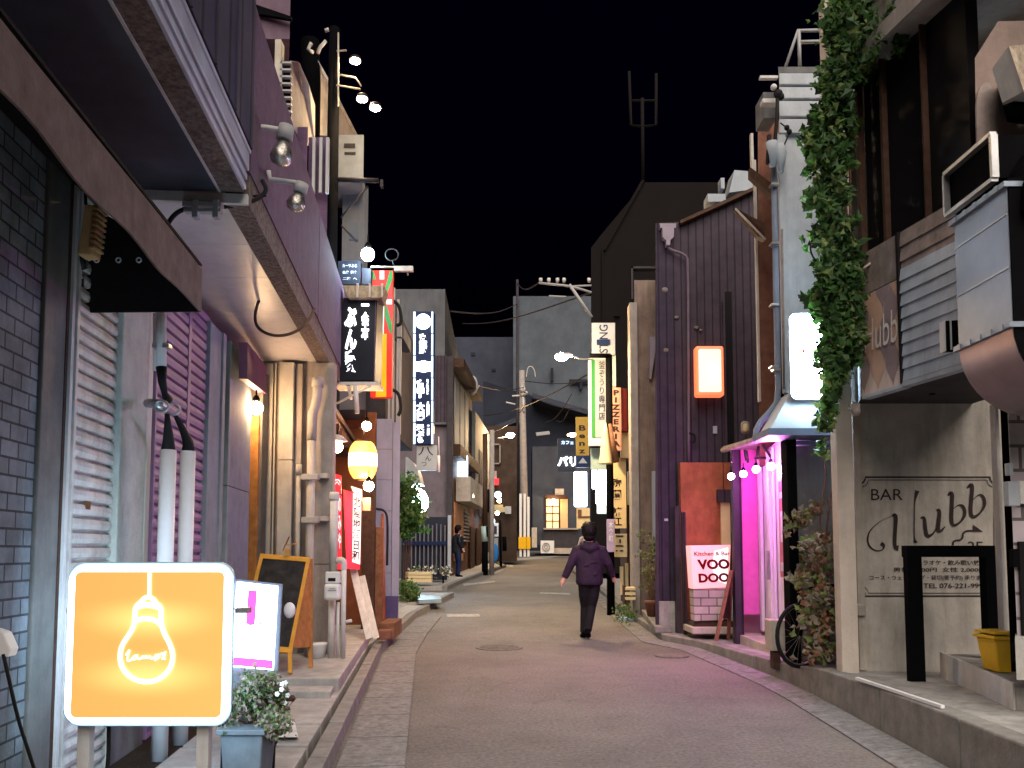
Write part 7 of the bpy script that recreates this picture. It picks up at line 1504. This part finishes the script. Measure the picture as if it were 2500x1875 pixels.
def person(pos, h, label, yaw, arms, legs, cols, hood=True, vox=.011, group=None):
    """back view walking figure; pose points are (side, forward, height) in body units where 1 = body height"""
    px_, py_, pz_ = pos; t = T('person', label, 'person', pos, group)
    ca, sa = math.cos(yaw), math.sin(yaw)
    def W(s_, f, z): return Vector((px_ + (s_ * ca - f * sa) * h, py_ + (s_ * sa + f * ca) * h, pz_ + z * h))
    (LE, LH), (RE, RH) = arms; (LK, LA), (RK_, RA) = legs
    Ls, Rs = (-.112, .0, .772), (.112, 0, .772)
    # body: head, neck, trunk, limbs and hands as one skin
    b = MB(); hc = W(.0, .015, .935)
    b.ball(hc, .068 * h, 20, 14, (.86, 1.02, 1.12)); b.tube([W(0, .01, .80), W(0, .012, .90)], .033 * h, 12)
    b.ball(hc + (W(0, .062, 0) - W(0, 0, 0)) - Vector((0, 0, .018 * h)), .012 * h, 8, 6)          # nose
    for sx in (-1, 1): b.ball(hc + (W(sx * .059, 0, 0) - W(0, 0, 0)) - Vector((0, 0, .008 * h)), .017 * h, 8, 6, (.5, .8, 1))
    loft(b, [(W(0, 0, .46), .075 * h, .055 * h), (W(0, 0, .58), .07 * h, .05 * h), (W(0, 0, .72), .085 * h, .055 * h), (W(0, 0, .80), .08 * h, .045 * h), (W(0, 0, .83), .04 * h, .035 * h)])
    for S_, E_, H_ in ((Ls, LE, LH), (Rs, RE, RH)):
        b.tube([W(*S_), W(*E_), W(*H_)], [.028 * h, .023 * h, .016 * h], 10)
        d = (W(*H_) - W(*E_)).normalized(); hand(b, W(*H_), d, W(0, 1, 0) - W(0, 0, 0), h / 1.74)
    for x_, K_, A_2 in ((-.045, LK, LA), (.045, RK_, RA)): b.tube([W(x_, 0, .48), W(*K_), W(*A_2)], [.045 * h, .032 * h, .022 * h], 10)
    remesh(b, 'body', M('skin'), t, .007, 2)
    # trousers
    b = MB(); loft(b, [(W(0, 0, .54), .088 * h, .066 * h), (W(0, 0, .47), .093 * h, .07 * h), (W(0, 0, .45), .07 * h, .06 * h)])
    for x_, K_, A_2 in ((-.046, LK, LA), (.046, RK_, RA)):
        k = Vector(K_); a = Vector(A_2); m1 = (Vector((x_, 0, .47)) + k) / 2; m2 = (k + a) / 2
        b.tube([W(x_, 0, .49), W(*m1), W(*k), W(*m2), W(*(a + Vector((0, 0, .0))))], [.057 * h, .052 * h, .040 * h, .037 * h, .034 * h], 14)
    remesh(b, 'trousers', M(cols[1]), t, vox)
    for x_, A_2 in ((-1, LA), (1, RA)):
        a = Vector(A_2); b = MB(); heel = W(a.x, a.y - .018, max(a.z - .03, .012)); toe = W(a.x + .012 * x_, a.y + .085, .012 if a.z < .06 else .02)
        b.tube([heel, heel.lerp(toe, .5), toe], [.024 * h, .026 * h, .018 * h], 10); b.tube([W(a.x, a.y, a.z + .01), heel], [.026 * h, .024 * h], 10); remesh(b, 'shoe', M('black_paint'), t, vox, 2)
    # jacket
    b = MB(); loft(b, [(W(0, 0, .465), .110 * h, .085 * h), (W(0, 0, .49), .122 * h, .092 * h), (W(0, 0, .60), .120 * h, .088 * h), (W(0, 0, .70), .124 * h, .086 * h), (W(0, 0, .755), .118 * h, .076 * h), (W(0, 0, .79), .095 * h, .062 * h), (W(0, 0, .82), .066 * h, .050 * h), (W(0, .0, .845), .046 * h, .045 * h)])
    for S_, E_, H_ in ((Ls, LE, LH), (Rs, RE, RH)):
        s3, e3, h3 = Vector(S_), Vector(E_), Vector(H_); b.tube([W(s3.x * .6, 0, .795), W(*s3), W(*((s3 + e3) / 2)), W(*e3), W(*((e3 + h3) / 2)), W(*(h3 + (h3 - e3) * -.04))], [.03 * h, .047 * h, .044 * h, .040 * h, .035 * h, .030 * h], 14)
    if hood:
        b.tube([W(-.062, .015, .835), W(-.058, -.038, .80), W(0, -.060, .775), W(.058, -.038, .80), W(.062, .015, .835)], [.020 * h, .034 * h, .040 * h, .034 * h, .020 * h], 12)
        b.tube([W(-.055, .02, .845), W(0, .05, .83), W(.055, .02, .845)], .016 * h, 8)
    # creases
    for k in range(4):
        z_ = random.uniform(.50, .74); xc = random.uniform(-.07, .03); b.tube([W(xc, -.086, z_), W(xc + .035, -.092, z_ + random.uniform(-.03, .03)), W(xc + .07, -.084, z_ + random.uniform(-.05, .05))], [.003 * h, .005 * h, .002 * h], 6)
    o = remesh(b, 'jacket', M(cols[0]), t, vox, 3)
    b = MB(); b.ball(hc + Vector((0, 0, .010 * h)) + (W(0, -.012, 0) - W(0, 0, 0)), .076 * h, 20, 14, (.93, .98, 1.08)); b.ball(hc + (W(0, -.03, -.045) - W(0, 0, 0)), .052 * h, 14, 10, (1.05, .8, .8))
    for k in range(26):
        q = random.uniform(0, 6.28); v = random.uniform(-.3, 1); r_ = .07 * h; c = hc + Vector((math.cos(q) * r_ * math.sqrt(1 - v * v * .8) * .9, math.sin(q) * r_ * .9 * math.sqrt(1 - v * v * .8) - .012, v * r_ + .012 * h)); 
        if (W(0, 1, 0) - W(0, 0, 0)).normalized().dot(c - hc) > .03 * h and v < .4: continue
        b.ball(c, .014 * h, 8, 6)
    remesh(b, 'hair', M(cols[2]), t, .007, 2)
    return t
p = gr(1440, 1558)
person((p.x, p.y, p.z), 1.74, 'person in a hooded purple jacket and black trousers walking away up the road', 0,
       (((-.160, -.03, .66), (-.225, -.03, .525)), ((.165, .0, .655), (.215, .06, .535))), (((-.035, .07, .27), (-.05, .03, .045)), ((.02, .02, .27), (-.028, -.12, .075))), ('jacket', 'trousers', 'hair'))
p = at(1117, 1412, 27)
person((p.x, 27.0, gz(27) + .10), 1.66, 'person in dark clothes standing by the timber wall beside the fence post', math.radians(-70),
       (((-.14, .02, .67), (-.13, .08, .58)), ((.14, .0, .67), (.13, .06, .56))), (((-.05, .02, .27), (-.055, .0, .045)), ((.05, .02, .27), (.055, .0, .045))), ('black_sign', 'navy_sign', 'hair'), hood=False, vox=.016)
p = at(1428, 1356, 36)
person((p.x, 36.0, gz(36) + .0), 1.62, 'person in a pale top with dark hair walking beyond the purple jacket', math.radians(25),
       (((-.14, .02, .67), (-.15, .08, .56)), ((.14, -.02, .67), (.15, -.03, .55))), (((-.04, .06, .27), (-.045, .03, .045)), ((.04, -.02, .27), (.045, -.09, .07))), ('shirt_white', 'trousers', 'hair'), hood=False, vox=.016)
